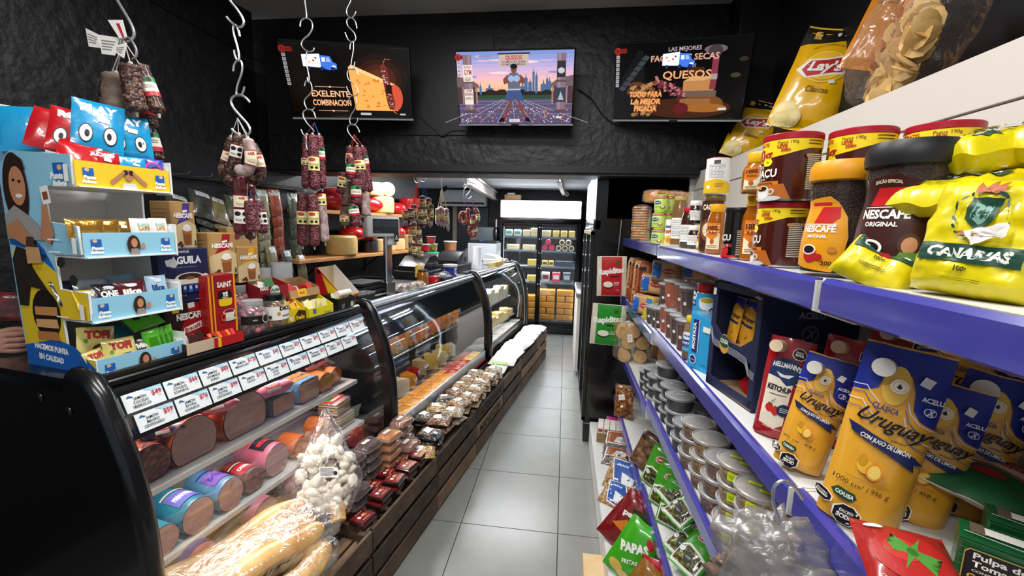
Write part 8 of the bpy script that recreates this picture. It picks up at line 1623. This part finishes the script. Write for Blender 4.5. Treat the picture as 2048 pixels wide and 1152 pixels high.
# far bunches past the header
def c3(l): return [(800+a/5.236,340+b/5.236) for a,b in l]
y=3.7
hk(c3([(145,80),(155,120),(180,135),(205,110),(210,80),(190,55),(170,40)]),y,'wire hook under the header holding the far left bunch',.004); hk(c3([(272,90),(255,120),(225,125),(208,90),(215,60),(235,40)]),y,'second wire hook under the header',.004)
ka,kb=c3([(178,135)])[0],c3([(232,130)])[0]; n_=0
for a,b,rp,ln,k in ((70,420,26,110,0),(45,450,20,90,0),(115,400,32,120,0),(150,360,30,150,0),(215,380,26,140,0),(205,430,28,120,0),(110,560,20,150,1),(150,540,26,200,1),(200,600,26,100,1),(105,680,20,90,1),(205,690,24,110,1),(110,760,22,120,1),(155,760,26,160,1),(215,850,30,110,1),(240,270,34,150,2),(255,380,28,130,2),(300,290,28,170,2),(315,430,24,160,2),(250,480,26,110,2),(330,360,20,180,2),(195,780,20,80,1)):
    st=kb if k==2 else ka
    sal('small labelled salami, %s of the far bunch %s'%((pos_*2)[n_] if n_<14 else pos_[n_-14]+' lower one',('on the red strings','hanging below','on the blue strings')[k]),c3([(a,b),(a+R.uniform(-6,6),b+ln)]),y,rp/5.236,[SALR,SALW,SALR,SALG][n_%4],((.5,lab_y,.5),),(st[0],st[1],(CR_,CR_,CB_)[k]) if st else None,'small salamis in the far left bunch',R.uniform(-.06,.06)); n_+=1
y=3.9; hk(c3([(438,40),(440,90),(434,130),(440,180)]),y,'straight wire hook holding the pale salamis',.004); kc=c3([(440,185)])[0]
YS=mat('straw_coloured_string','b9a46a',r=.7)
for i,(a,b,rp,ln) in enumerate(((395,400,24,170),(425,380,24,200),(455,400,24,190),(485,400,22,190),(500,440,16,190),(385,470,18,90))): sal('pale bloomed salami, %s from the left on the straight hook'%pos_[i],c3([(a,b),(a+4,b+ln)]),y,rp/5.236,SALW,((.5,lab_y,.3),),(kc[0],kc[1],YS),'pale salamis on the straight hook',.02*(i%3))
y=4.1; hk(c3([(640,70),(660,110),(690,150),(685,180),(655,165)]),y,'wire hook left of the chorizo bunch',.0035); hk(c3([(790,200),(770,185),(790,150),(720,120),(712,80)]),y,'wire hook right of the chorizo bunch',.0035); hk(c3([(670,290),(668,230),(680,190),(715,180),(738,210),(700,260),(690,290),(720,300),(750,275)]),y,'S shaped wire hook over the chorizos',.0035)
kd=c3([(680,300)])[0]; ke=c3([(765,300)])[0]
for i,(l,rp) in enumerate((([(665,435),(632,470),(632,530),(670,555),(698,520),(695,460),(668,438)],20),([(715,400),(705,460),(715,540),(735,560)],24),([(780,400),(810,450),(815,520),(790,590)],22),([(770,470),(760,520),(765,580),(790,600)],26),([(740,590),(730,640),(760,690),(800,680)],24),([(780,590),(790,640),(795,680)],20))): sal(['ring shaped orange sausage hanging left','knotted orange sausage in the middle','curved orange sausage at the right','orange sausage with a cream label','lower curved orange sausage','lowest small orange sausage'][i]+' of the chorizo bunch',c3(l),y,rp/5.236,SALO,((.5,lab_y,.3),) if i in (2,3,5) else (),((kd if i<2 else ke)[0],(kd if i<2 else ke)[1],mat('violet_string','7a2a8a',r=.6)),'orange sausages near the air conditioner')
# ================= wall with spice packets =================
t=thing('peg_rack','black wall rail carrying the spice packets','rack',Lp(-1.64,2.35,1.95),RN); g=MB(); g.box((0,0,0),(1.3,.03,.03),BLKM,bev=.003); g.build('rail',t)
for i in range(9): g=MB(); g.tube([(-.56+.14*i,0,0),(-.56+.14*i,-.16,0),(-.56+.14*i,-.175,.015)],.003,HOOK,6); g.build('peg',t)
def spice(label,u,v,n,m,w,h,rz,tilt,seed,lab=1):
    s=atl(u,v,'n',n); return pack(label,Vector(Lp(n,s[1],s[2]-h)),(rad(tilt[0]),rad(tilt[1]),RN+rz),w,h,.05,m,seed,name='spice_packet',cat='packet',group='spice packets hanging on the wall',style='pillow',wr=.6,nu=8,nv=10,pr=(lambda P,w,h:(P.rect(0,h*.84,w*.6,h*.2,'c9cdd2'),P.lines(0,h*.84,w*.45,h*.12,3,'7a7e84'))) if lab else None)
HM=[mat('herb_%s'%k,a,r=.4,coat=.6,n=(18,b,.3,.7),b=(16,.5)) for k,a,b in (('dark','23241f','4a4a40'),('khaki','5a5234','8a7e54'),('green','2e3426','55604a'),('rust','7a2c14','a8502c'),('pale','7a7a5c','9c9c78'))]
i_=0
for (u,v,m,n_2,sp,lbn) in ((360,378,0,5,17,'dark herb packets at the far left'),(405,372,0,6,20,'dark packets in the second column'),(440,385,1,6,18,'khaki herb packets in the third column'),(475,385,2,5,18,'grey green packets half hidden by the left salami bunch'),(525,378,4,7,26,'pale green packets in the column left of the rust ones'),(553,378,3,7,24,'rust red paprika packets'),(588,385,2,7,24,'grey green packets right of the rust ones'),(545,492,1,3,14,'khaki packets in the lower left row'),(575,500,0,3,14,'dark packets in the lower middle row'),(605,510,1,3,14,'khaki packets in the lower right row')):
    for j in range(n_2):
        spice('%s of the %s'%(ORD[j],lbn),u+(5*j if i_<4 else 1.5*j),v+sp*j*.9,-1.45-(.012 if i_<4 else .017)*j,HM[m],.14 if i_<4 else .095,.19,R.uniform(-.15,.15),(-28 if i_<4 else -7,(14+3*j if i_<4 else R.uniform(-3,3))),300+i_*9+j,lab=j==0)
    i_+=1
# ================= cheese shelves =================
for k,(z,s0,s1,lb) in enumerate(((1.385,2.66,4.85,'lower varnished plank shelf for whole cheeses'),(1.775,2.85,4.85,'upper varnished plank shelf for whole cheeses'))):
    t=thing('plank_shelf',lb,'shelf',Lp(-1.53,(s0+s1)/2,z),LR,'plank shelves for whole cheeses'); g=MB(); g.box((0,0,0),(.27,s1-s0,.03),PINE,bev=.003); g.build('plank',t)
    for s in (-.8,0,.8): g=MB(); g.box((-.05,s,-.09),(.02,.02,.16),BLKM); g.tube([(.1,s,-.02),(-.1,s,-.17)],.008,BLKM,6); g.build('bracket',t)
WAXR=CH['r']
def wheel(label,u,v,n,z,r,h,m,k=1,cat='cheese',rz=0,half=False,side=False,wax=None):
    s=min(4.72,atl(u,v,'n',n)[1]); t=thing('whole_cheese',label,'cheese',Lp(max(n-.02,-1.66+r),s,z),rot=(0,0,RN+rz),group='whole cheeses on the plank shelves'); g=MB()
    pr_=[(0,0),(r*.85,0),(r*.97,h*.08),(r,h*.25),(r,h*.75),(r*.97,h*.92),(r*.85,h),(0,h)]
    if k==2: pr_=[(r*math.sin(pi*i/10),h/2-h/2*math.cos(pi*i/10)) for i in range(11)]
    g.lathe(pr_,m,28)
    if side: g.v=[(x,z_-h/2 if 0 else -z_+h/2,y+r) for x,y,z_ in g.v]; g.f=[f[::-1] for f in g.f]
    g.build('wheel',t)
    if side: P=Print(); P.ell(0,r,r*.7,r*.7,'cfc6b0',24); P.ell(0,r,r*.62,r*.62,'6a6458',24); P.ell(0,r,r*.58,r*.58,'e0d8c4',24); P.text('QUESO',0,r*.95,r*.3,'5a5448',bold=.03); P.apply('stamp',t,flat((0,-h/2-.001,0)))
    return t
z=1.40; YW=mat('yellow_brown_rind_wheel','a8854a',r=.5,n=(5,'c9a868',.3,.7)); PW=mat('pale_rind_wheel','c9a868',r=.5,n=(5,'dcc08a',.3,.7)); BW=mat('black_wax_wheel','16171a',r=.4,coat=.3)
wheel('big round yellow brown cheese wheel at the left of the lower plank',688,512,-1.47,z,.135,.175,YW)
wheel('black waxed cheese wheel behind the yellow brown one',742,508,-1.52,z,.09,.12,BW); wheel('pale cheese wheel right of the black one',762,506,-1.50,z,.10,.13,PW); wheel('pale cheese wheel behind the scale display',795,503,-1.50,z,.10,.13,PW); wheel('pale cheese wheel at the right of the lower plank',815,500,-1.50,z,.10,.17,YW); wheel('small pale cheese wheel between the pale ones',778,504,-1.50,z,.09,.12,PW)
for u,lb,r in ((705,'red wax ball cheese above the yellow brown wheel',.13),(735,'red wax ball cheese in the middle of the upper layer',.13),(790,'red wax ball cheese right of the scale display',.12),(818,'red wax ball cheese at the right of the upper layer',.11)): wheel(lb,u,508,-1.54,z+.13 if u!=705 else z+.12,r,.14,WAXR,2)
z=1.79
wheel('red wax cheese at the left of the upper plank',668,428,-1.50,z,.15,.20,WAXR,2); wheel('red wax cheese behind the pale wheel on the upper plank',742,428,-1.55,z,.13,.16,WAXR,2)
wheel('pale cheese wheel carrying two more on the upper plank',764,427,-1.48,z,.14,.17,PW); wheel('yellow cheese wheel stacked on the pale one, left',752,425,-1.50,z+.172,.10,.13,PW); wheel('round cheese turned on its side with a stamped face',776,427,-1.46,z+.172,.075,.14,mat('cream_paper_rind','cfc4a4',r=.6,n=(8,'b9ac88',.3,.7)),side=True,rz=-.5)
wheel('red wax cheese at the right of the pale wheel',797,428,-1.48,z,.10,.13,WAXR,2); wheel('red wax cheese further right on the upper plank',822,424,-1.52,z,.13,.2,WAXR); wheel('red wax cheese at the far end of the upper plank',868,425,-1.52,z,.12,.18,WAXR)
# ================= on the middle and far cases =================
t=thing('price_scale','shop scale with a grey pole and a display head facing the aisle','scale',Lp(-.52,2.50,ZT),RN-.35)
g=MB(); g.box((0,.02,.04),(.07,.07,.09),STEEL,bev=.004); g.build('foot',t); g=MB(); g.box((0,.02,.25),(.052,.035,.40),CHROME,bev=.006); g.build('pole',t)
g=MB(); g.box((-.06,0,.45),(.25,.06,.13),mat('light_grey_plastic','b9bcbc',r=.4),bev=.012); g.box((.02,.02,.38),(.075,.06,.10),mat('light_grey_plastic','b9bcbc'),bev=.01); g.build('display_head',t)
P=Print(); P.rect(-.05,.455,.20,.09,'23262a'); 
for i in range(3): P.rect(-.11+.062*i,.47,.052,.032,'49525c'); P.rect(-.11+.062*i,.47,.047,.027,'2e353d')
P.rect(-.12,.42,.03,.012,'3a3f45'); P.rect(.03,.385,.036,.06,'17191c'); P.poly([(.02,.37),(.03,.40),(.04,.37)],'e0e0e0'); P.poly([(.024,.373),(.03,.39),(.036,.373)],'17191c'); P.apply('display',t,flat((0,-.0315,0)))
t=thing('steel_tray','flat steel weighing tray stacked with dark plastic trays','tray',Lp(-.68,2.45,ZT),RN); g=MB()
g.box((0,0,.018),(.42,.34,.008),STEEL,bev=.003); g.build('tray',t)
for i in range(3):
    g=MB(); z=.03+.022*i; g.box((-.02+.02*i,.02*i,z),(.36,.26,.004),BLKM); 
    for a,b,w,l in ((0,.13,.36,.006),(0,-.13,.36,.006),(.18,0,.006,.26),(-.18,0,.006,.26)): g.box((a-.02+.02*i,b+.02*i,z+.008),(w,l,.018),BLKM)
    g.build('dark_tray',t)
t=thing('film_tray','clear film covered meat tray on top of the near case','tray',Lp(-.56,2.19,ZT),RN); g=MB(); g.box((0,0,.03),(.16,.16,.045),BLKM,bev=.006); g.build('tray',t); g=MB(); g.box((0,0,.056),(.165,.165,.01),WRAP,bev=.003); g.build('film',t)
for i,(n,s,w,lb) in enumerate(((-.52,2.66,.20,'white oval plate of wrapped sweets, left of the honey jar'),(-.50,2.82,.22,'white oval plate of wrapped biscuits beside the honey jar'))):
    t=thing('plate',lb,'plate',Lp(n,s,ZT),RN,'white oval plates'); g=MB(); g.lathe([(0,.006),(.06,.004),(.09,.012),(.095,.016),(.088,.014),(.06,.009),(0,.009)],WHT,24,sx=1.1,sy=.8); g.build('dish',t); g=MB()
    for j in range(14): g.ell((R.uniform(-.07,.07),R.uniform(-.04,.04),.028+R.uniform(0,.012)),(.018,.014,.010),c_(['8a5a38','d9ccb4','5a3826'][j%3]),8,5,jit=.2,seed=j)
    g.build('biscuit',t,kind='stuff'); g=MB(); g.ell((0,0,.03),(.095,.06,.03),WRAP,14,8,jit=.2); g.build('wrap',t)
t=jar('honey jar with a dark lid on the middle case',Lp(-.53,2.98,ZT),RN-.3,.046,.125,'8a5214','2a2c22',None,caph=.014)
block('pale cheese portion with a red label leaning behind the honey jar',-.62,3.10,ZT+.05,.10,.05,.10,'y',.2,grp='items on the middle case'); block('dark rinded cheese piece with a cream label on the middle case',-.52,3.16,ZT,.12,.06,.06,'r',.1,grp='items on the middle case')
t=thing('wrapped_tray','film wrapped tray of pieces beside the dark rinded cheese','tray',Lp(-.53,3.34,ZT),RN); g=MB(); g.box((0,0,.02),(.2,.12,.03),BLKM,bev=.006); g.ell((0,0,.04),(.10,.06,.04),WRAP,16,8,jit=.4); g.build('tray',t)
t=thing('white_tub','white and blue tub with a round white lid on the middle case','tub',Lp(-.60,3.66,ZT),RN); g=MB(); g.lathe([(0,0),(.055,0),(.062,.09)],mat('blue_tub','24348a',r=.35),24); g.build('tub',t); g=MB(); g.lathe([(.066,.088),(.068,.092),(.068,.108),(0,.11)],WHT,24); g.build('lid',t); P=Print(); P.rect(0,.05,.06,.06,'d9d4ec'); P.ell(0,.05,.022,.022,'6a5aa8',14); P.apply('label',t,cyl(.060),maxlen=.015,off=.001)
# cash registers on the staff side
for i,(n,s,lb) in enumerate(((-.80,3.42,'nearer black cash register with a hooded printer'),(-.80,4.15,'farther black cash register with a hooded printer'))):
    t=thing('cash_register',lb,'cash register',Lp(n,s,ZT),RN,'black cash registers'); g=MB(); g.box((0,.0,.035),(.36,.30,.07),BLKM,bev=.008); g.build('drawer',t); g=MB(); g.prism([(-.15,.07),(-.14,.11),(-.02,.19),(.10,.20),(.15,.16),(.15,.07)],.24,BLK,axis='y',o=-.12); g.build('printer_hood',t)
    g=MB(); 
    for j in range(12): g.box((.06+.018*(j%4),-.125,.10+.018*(j//4)),(.012,.006,.012),c_('3a3d42'))
    g.build('keys',t)
t=thing('paper_roll','tall white paper roll standing on the far case','roll',Lp(-.62,4.42,ZT),RN); g=MB(); g.lathe([(.012,0),(.05,0),(.05,.24),(.012,.24),(.012,0)],mat('white_paper','e9e9ea',r=.8),28); g.build('roll',t)
t=thing('label_printer','light grey weighing machine with a keypad on the far case','scale',Lp(-.62,5.0,ZT),RN); g=MB(); g.box((0,0,.04),(.24,.20,.07),mat('light_grey_plastic','b9bcbc',r=.4),bev=.01); g.build('body',t); g=MB(); g.prism([(-.09,.07),(.09,.07),(.09,.13),(-.04,.11)],.18,mat('light_grey_plastic','b9bcbc'),axis='x',o=-.09); g.build('head',t); P=Print(); P.rect(.03,.045,.08,.035,'2a3038'); P.apply('screen',t,flat((0,-.101,0)))
for i in range(9): wedge('half cheese slice, %s of the fan in front of the weighing machine'%pos_[i],-.50,4.55+.045*i,ZT+.0,.07,.06,1.4,'y' if i%3 else 'p',i*.4,grp='cheese slices in front of the weighing machine')
t=thing('meat_slicer','pale round meat slicer disc beside the far case','slicer',Lp(-.66,5.62,1.02),RN); PKP=mat('pale_pink_enamel','c9a89c',r=.35,coat=.3); g=MB(); g.tube([(0,-.02,.06),(0,.0,.06)],.18,PKP,28); g.build('disc',t); g=MB(); g.tube([(0,-.05,.10),(0,-.02,.06)],.022,BLK,12); g.ell((0,-.055,.12),(.02,.02,.03),BLK,10,8); g.build('knob',t); g=MB(); g.box((0,.12,-.14),(.26,.2,.06),PKP,bev=.01); g.box((0,.06,-.04),(.08,.08,.2),PKP,bev=.01); g.build('base',t); g=MB(); g.box((0,.12,-.59),(.3,.3,.84),BLKM,bev=.01); g.build('stand',t)
# tubs and bucket behind the counter
BK=Lp(-1.18,4.15,0)
t=thing('back_counter','dark work table behind the display cases','table',Lp(-1.285,4.75,.03),LR); g=MB(); g.box((0,0,1.19),(.20,1.5,.04),BLKM,bev=.003); g.build('top',t)
for a in (-1,1):
    for b in (-1,1): g=MB(); g.box((a*.08,b*.7,.57),(.03,.03,1.2),BLKM); g.build('leg',t)
def bucket(label,n,s,z,r,h,m,lidm,name='food_tub',hd=0,grp='lidded food tubs behind the counter'):
    t=thing(name,label,'tub',Lp(n,s,z),RN,grp); g=MB(); g.lathe([(0,0),(r*.84,0),(r*.97,h*.92)],m,26); g.build('tub',t); g=MB(); g.lathe([(r,h*.90),(r*1.05,h*.91),(r*1.05,h*.98),(r*.98,h),(0,h)],lidm,26); g.build('lid',t)
    if hd: g=MB(); g.tube([(r*.98*math.cos(a),-r*.98*math.sin(a)*.9,h*.75-.8*r*math.sin(a)) for a in [pi*i/12 for i in range(13)]],.005,WHT,6); g.build('handle',t)
    return t
bucket('grey bucket with a green lid and white handle behind the counter',-1.29,4.58,1.24,.12,.13,mat('grey_bucket','a8acae',r=.5),mat('green_lid','1f8a5c',r=.4),hd=1,name='bucket')
RDC=mat('red_cherries_in_tub','9a0f1a',r=.3,coat=.6,v=(60,'c01f2c','5a0a10')); GRO=mat('green_olives_in_tub','7a7a24',r=.3,coat=.6,v=(60,'a8a84a','4a4c18')); TAN=mat('caramel_brown_tub','8a5a34',r=.5)
bucket('clear tub of red cherries, left on the green lid',-1.30,4.50,1.372,.062,.095,RDC,LID); bucket('clear tub of green olives, right on the green lid',-1.28,4.66,1.372,.062,.095,GRO,LID); bucket('clear tub of red cherries stacked highest',-1.29,4.64,1.469,.055,.085,RDC,LID)
bucket('brown caramel tub with a white lid, upper one',-1.29,5.20,1.352,.085,.13,TAN,WHT); bucket('brown caramel tub with a white lid, lower one',-1.29,5.20,1.24,.08,.11,TAN,WHT); bucket('small brown tub with a white lid behind the registers',-1.28,5.38,1.24,.06,.09,TAN,WHT)
# ================= back room =================
t=thing('air_conditioner','white split air conditioner high on the back wall','air conditioner',(-1.73,7.22,2.14)); g=MB(); g.box((0,0,0),(.80,.20,.27),mat('ac_white','c9ccce',r=.35),bev=.03); g.build('body',t); g=MB(); g.box((0,-.10,-.09),(.72,.02,.04),BLKM); g.build('outlet_slot',t); g=MB(); g.box((0,-.108,-.115),(.70,.008,.03),WHT,R=Euler((.4,0,0)).to_matrix()); g.build('louver',t); P=Print(); P.text('aire',-.28,-.02,.02,'6a6e72'); P.apply('logo',t,flat((0,-.1005,0)))
q=MB(); q.box((-1.60,7.31,1.0),(.55,.05,2.0),mat('dark_grey_door','33363a',r=.5),bev=.006); struct('door_1',q); q=MB(); q.box((-1.90,7.28,1.0),(.07,.08,2.05),mat('tan_door_frame','8f8574',r=.6)); struct('trim_6',q)
t=thing('steel_cabinet','grey steel cabinet with a pale top beside the back cooler','cabinet',(-1.33,6.95,0)); g=MB(); g.box((0,0,.66),(.52,.5,1.32),mat('grey_steel_sheet','8b8f92',r=.4,m=.5),bev=.006); g.build('body',t); g=MB(); g.box((0,-.255,.66),(.46,.01,1.2),mat('grey_steel_sheet','8b8f92'),bev=.004); g.build('door',t); g=MB(); g.box((0,0,1.50),(.40,.3,.34),mat('grey_green_appliance','5f6a6c',r=.4),bev=.01); g.build('appliance',t)
t=thing('white_counter_unit','low white unit standing before the grey steel cabinet','cabinet',(-1.19,6.30,0)); g=MB(); g.box((0,0,.72),(.42,.45,1.44),mat('off_white_unit','a9acb0',r=.5),bev=.008); g.build('body',t); g=MB(); g.box((0,-.03,1.455),(.40,.36,.03),BLKM,bev=.004); g.build('black_top',t); g=MB(); g.box((-.04,-.02,1.475),(.05,.1,.02),c_('2a5a8a')); g.build('blue_item',t)
t=thing('soap_dispenser','black hanging dispenser with a white nozzle beside the back cooler','dispenser',(-1.10,6.78,1.55)); g=MB(); g.lathe([(0,-.1),(.045,-.1),(.05,.08),(.03,.12)],BLK,16); g.build('body',t); g=MB(); g.lathe([(.012,.12),(.014,.24),(0,.25)],WHT,12); g.build('nozzle',t); g=MB(); g.box((.04,.0,0),(.07,.03,.03),BLKM); g.build('bracket',t)
t=thing('cardboard_box','flat brown cardboard box on top of the back cooler','box',(-.86,6.95,2.10)); g=MB(); g.box((0,0,.045),(.26,.2,.09),KR,bev=.003); g.build('box',t); g=MB(); g.box((-.03,0,.105),(.12,.14,.03),WHT,bev=.004); g.build('white_packet',t)
for i,(x,y,z,lb) in enumerate(((-1.98,6.9,2.26,'small black security camera above the air conditioner'),(-.02,7.2,2.24,'white and black security camera above the back cooler'))):
    t=thing('security_camera',lb,'camera',(x,y,z)); g=MB(); g.tube([(0,.05,.02),(.01,-.08,-.01)],.035,WHT if i else BLKM,14); g.build('body',t); g=MB(); g.tube([(.01,-.08,-.01),(.012,-.095,-.013)],.026,BLK,14); g.build('lens',t)
# goods in the back cooler: front rows
def bc(x,y=0,z=0): return Vector((-.40+x,6.7+y,z))
ycool=.16; SZc=[.815,1.07,1.315,1.535]
def pc(label,x,z,w,d,h,k,cyl_=0,lab=None,y=ycool):
    t=thing('cooler_cheese',label,'cheese',bc(x,y,z),0,'goods in the back cooler'); g=MB(); m=CH[k] if k in CH else mat('cooler_'+k,k,r=.4,coat=.3)
    if cyl_: g.tube([(0,-d/2,h/2),(0,d/2,h/2)],h/2,m,18)
    else: g.box((0,0,h/2),(w,d,h),m,bev=.012)
    g.build('cheese',t)
    if lab: P=Print(); P.ell(0,h/2,h*.34,h*.34,lab,14) if cyl_ else P.rect(0,h*.5,w*.7,h*.4,lab); P.apply('label',t,flat((0,-d/2-.001,0)))
X=[-.50,-.36,-.215,-.09]; 
for i,x in enumerate(X): pc('packet on the top shelf of the back cooler, %s from the left'%pos_[i],x,1.545,.12,.1,.10 if i<3 else .13,'w' if i<2 else 'p',lab='5aa89a' if i<2 else None)
for i,x in enumerate((.10,.25,.375,.50)): pc('yellow piece on the top shelf of the back cooler, %s behind the right door'%pos_[i],x,1.545,.14 if i==0 else .10,.1,.10,'p' if i==0 else 'y')
for i,x in enumerate((-.43,-.17)): pc('long pale cheese, %s on the second shelf of the back cooler'%('left','right')[i],x,1.325,.20,.1,.085,'p')
for i,(x,z) in enumerate(((.08,0),(.19,0),(.13,.09))): pc('magenta wrapped ball, %s of the pile in the back cooler'%('left','right','top')[i],x,1.325+z,.1,.1,.092,'c4244a',1)
for i,(x,z) in enumerate(((.30,0),(.40,0),(.50,0),(.35,.09),(.45,.09))): pc('round cream cheese with a dark stamp, %s of the pile in the back cooler'%pos_[i],x,1.325+z,.1,.1,.09,'p',1,lab='3a3a3a')
pc('yellow block on the third shelf behind the left door',-.11,1.08,.15,.1,.10,'y'); pc('yellow block on the fourth shelf behind the left door',-.11,.825,.15,.1,.10,'y')
for i,(x,w,c,lb) in enumerate(((.09,.09,'y','5a4a3a'),(.19,.08,'y','5a4a3a'),(.33,.16,'2c3440',None),(.49,.16,'2c3440',None))): pc('small pack on the third shelf of the back cooler, %s behind the right door'%pos_[i],x,1.08,w,.1,.09,c,lab=lb)
for i,(x,c,lb) in enumerate(((.11,'c9b9b0','7a2a2c'),(.28,'c9384a','e6dcd6'),(.45,'4a5054','b9c0c4'))): pc('bagged item on the fourth shelf of the back cooler, %s behind the right door'%pos_[i],x,.825,.13,.08,.16,c,lab=lb)
OB=CH['o']; n_=0
for (xs,zz,w) in [((.14,.44),.21,.27),((.07,.21,.37,.50),.31,.125),((.14,.44),.41,.27),((.07,.21,.37,.51),.51,.125),((.14,.44),.61,.27)]:
    for x in xs:
        t=thing('orange_cheese_block','orange cheese block, %s course and %s from the left behind the right door'%(ORD[int((zz-.2)*10)] if zz>.25 else 'lowest',pos_[xs.index(x)]),'cheese',bc(x,ycool+.02,zz),0,'orange cheese blocks in the back cooler'); g=MB(); g.box((0,0,.047),(w,.2,.092),OB,bev=.012); g.build('cheese',t)
for zz in (.21,.31,.41,.51): pc('orange cheese block behind the left door, %s course'%ORD[int((zz-.2)*10)],-.12,zz,.22,.2,.092,'o')
# goods inside the right hand cooler, seen edge-on
for j,z in enumerate((.46,.79,1.06,1.34)):
    for i in range(5): 
        p=Vector((.215+.2,3.45+.24*i,z)); t=thing('cooler_carton','carton inside the right cooler, %s shelf, %s from the near side'%(('lowest','second','third','top')[j],pos_[i]),'carton',p,-pi/2,'goods in the right hand cooler'); g=MB(); m=c_(['c9ccd2','b0303a','3a6ab0','d9c8a0'][(i+j)%4]); g.box((0,0,.09),(.12,.1,.18),m,bev=.004); g.build('body',t); P=Print(); P.rect(0,.09,.08,.06,'e6e6e6'); P.apply('label',t,flat((0,-.051,0)))
# a shopper's hand at the left edge
SK=mat('skin','a87a68',r=.5,n=(9,'b98a78',.3,.7),sss=.1); SLV=mat('black_sleeve','0e0f12',r=.8)
def skin(name,parent,chains,m,sub=2):
    me=bpy.data.meshes.new(name); vs=[];es=[];rs=[]
    for ch in chains:
        st=None
        for k,(p,r) in enumerate(ch):
            if isinstance(p,int): st=p; continue
            vs.append(p); rs.append(r); i=len(vs)-1
            if st is not None: es.append((st,i))
            st=i
    me.from_pydata(vs,es,[]); me.materials.append(m); o=bpy.data.objects.new(name,me); COL.objects.link(o); o.parent=parent
    sk=o.modifiers.new('s','SKIN')
    for i,r in enumerate(rs): me.skin_vertices[0].data[i].radius=(r,r)
    me.skin_vertices[0].data[0].use_root=True
    sb=o.modifiers.new('u','SUBSURF'); sb.levels=sub; sb.render_levels=sub; return o
ph=Lp(-1.00,.88,1.262)
t=thing('person','person in a black sleeve beyond the left edge, only a hand in view','person',ph)
fw_=Vector((1,.1,0)).normalized(); up_=Vector((0,0,1)); sd_=fw_.cross(up_)
def hv(a,b,c): return tuple(fw_*a+sd_*b+up_*c)
ch=[[(hv(-.26,0,-.03),.036),(hv(-.14,0,-.01),.030),(hv(-.08,0,0),.026),(hv(-.045,0,.0),.030),(hv(-.01,0,.004),.030)]]
for i,l in enumerate((.92,1.0,.95,.78)):
    z=.030-.019*i; ch.append([(4,0),(hv(.015,0,z),.0125),(hv(.045*l,-.008,z),.0105),(hv(.055*l,-.030,z-.002),.0095),(hv(.035*l,-.042,z-.003),.008)])
ch.append([(3,0),(hv(-.02,-.02,.035),.013),(hv(.01,-.038,.040),.011),(hv(.035,-.045,.034),.0095)])
skin('hand',t,ch,SK)
g=MB(); g.tube([hv(-.46,.0,-.08),hv(-.3,0,-.04),hv(-.17,0,-.014)],lambda q:.062-.02*q,SLV,16); g.build('sleeve',t)
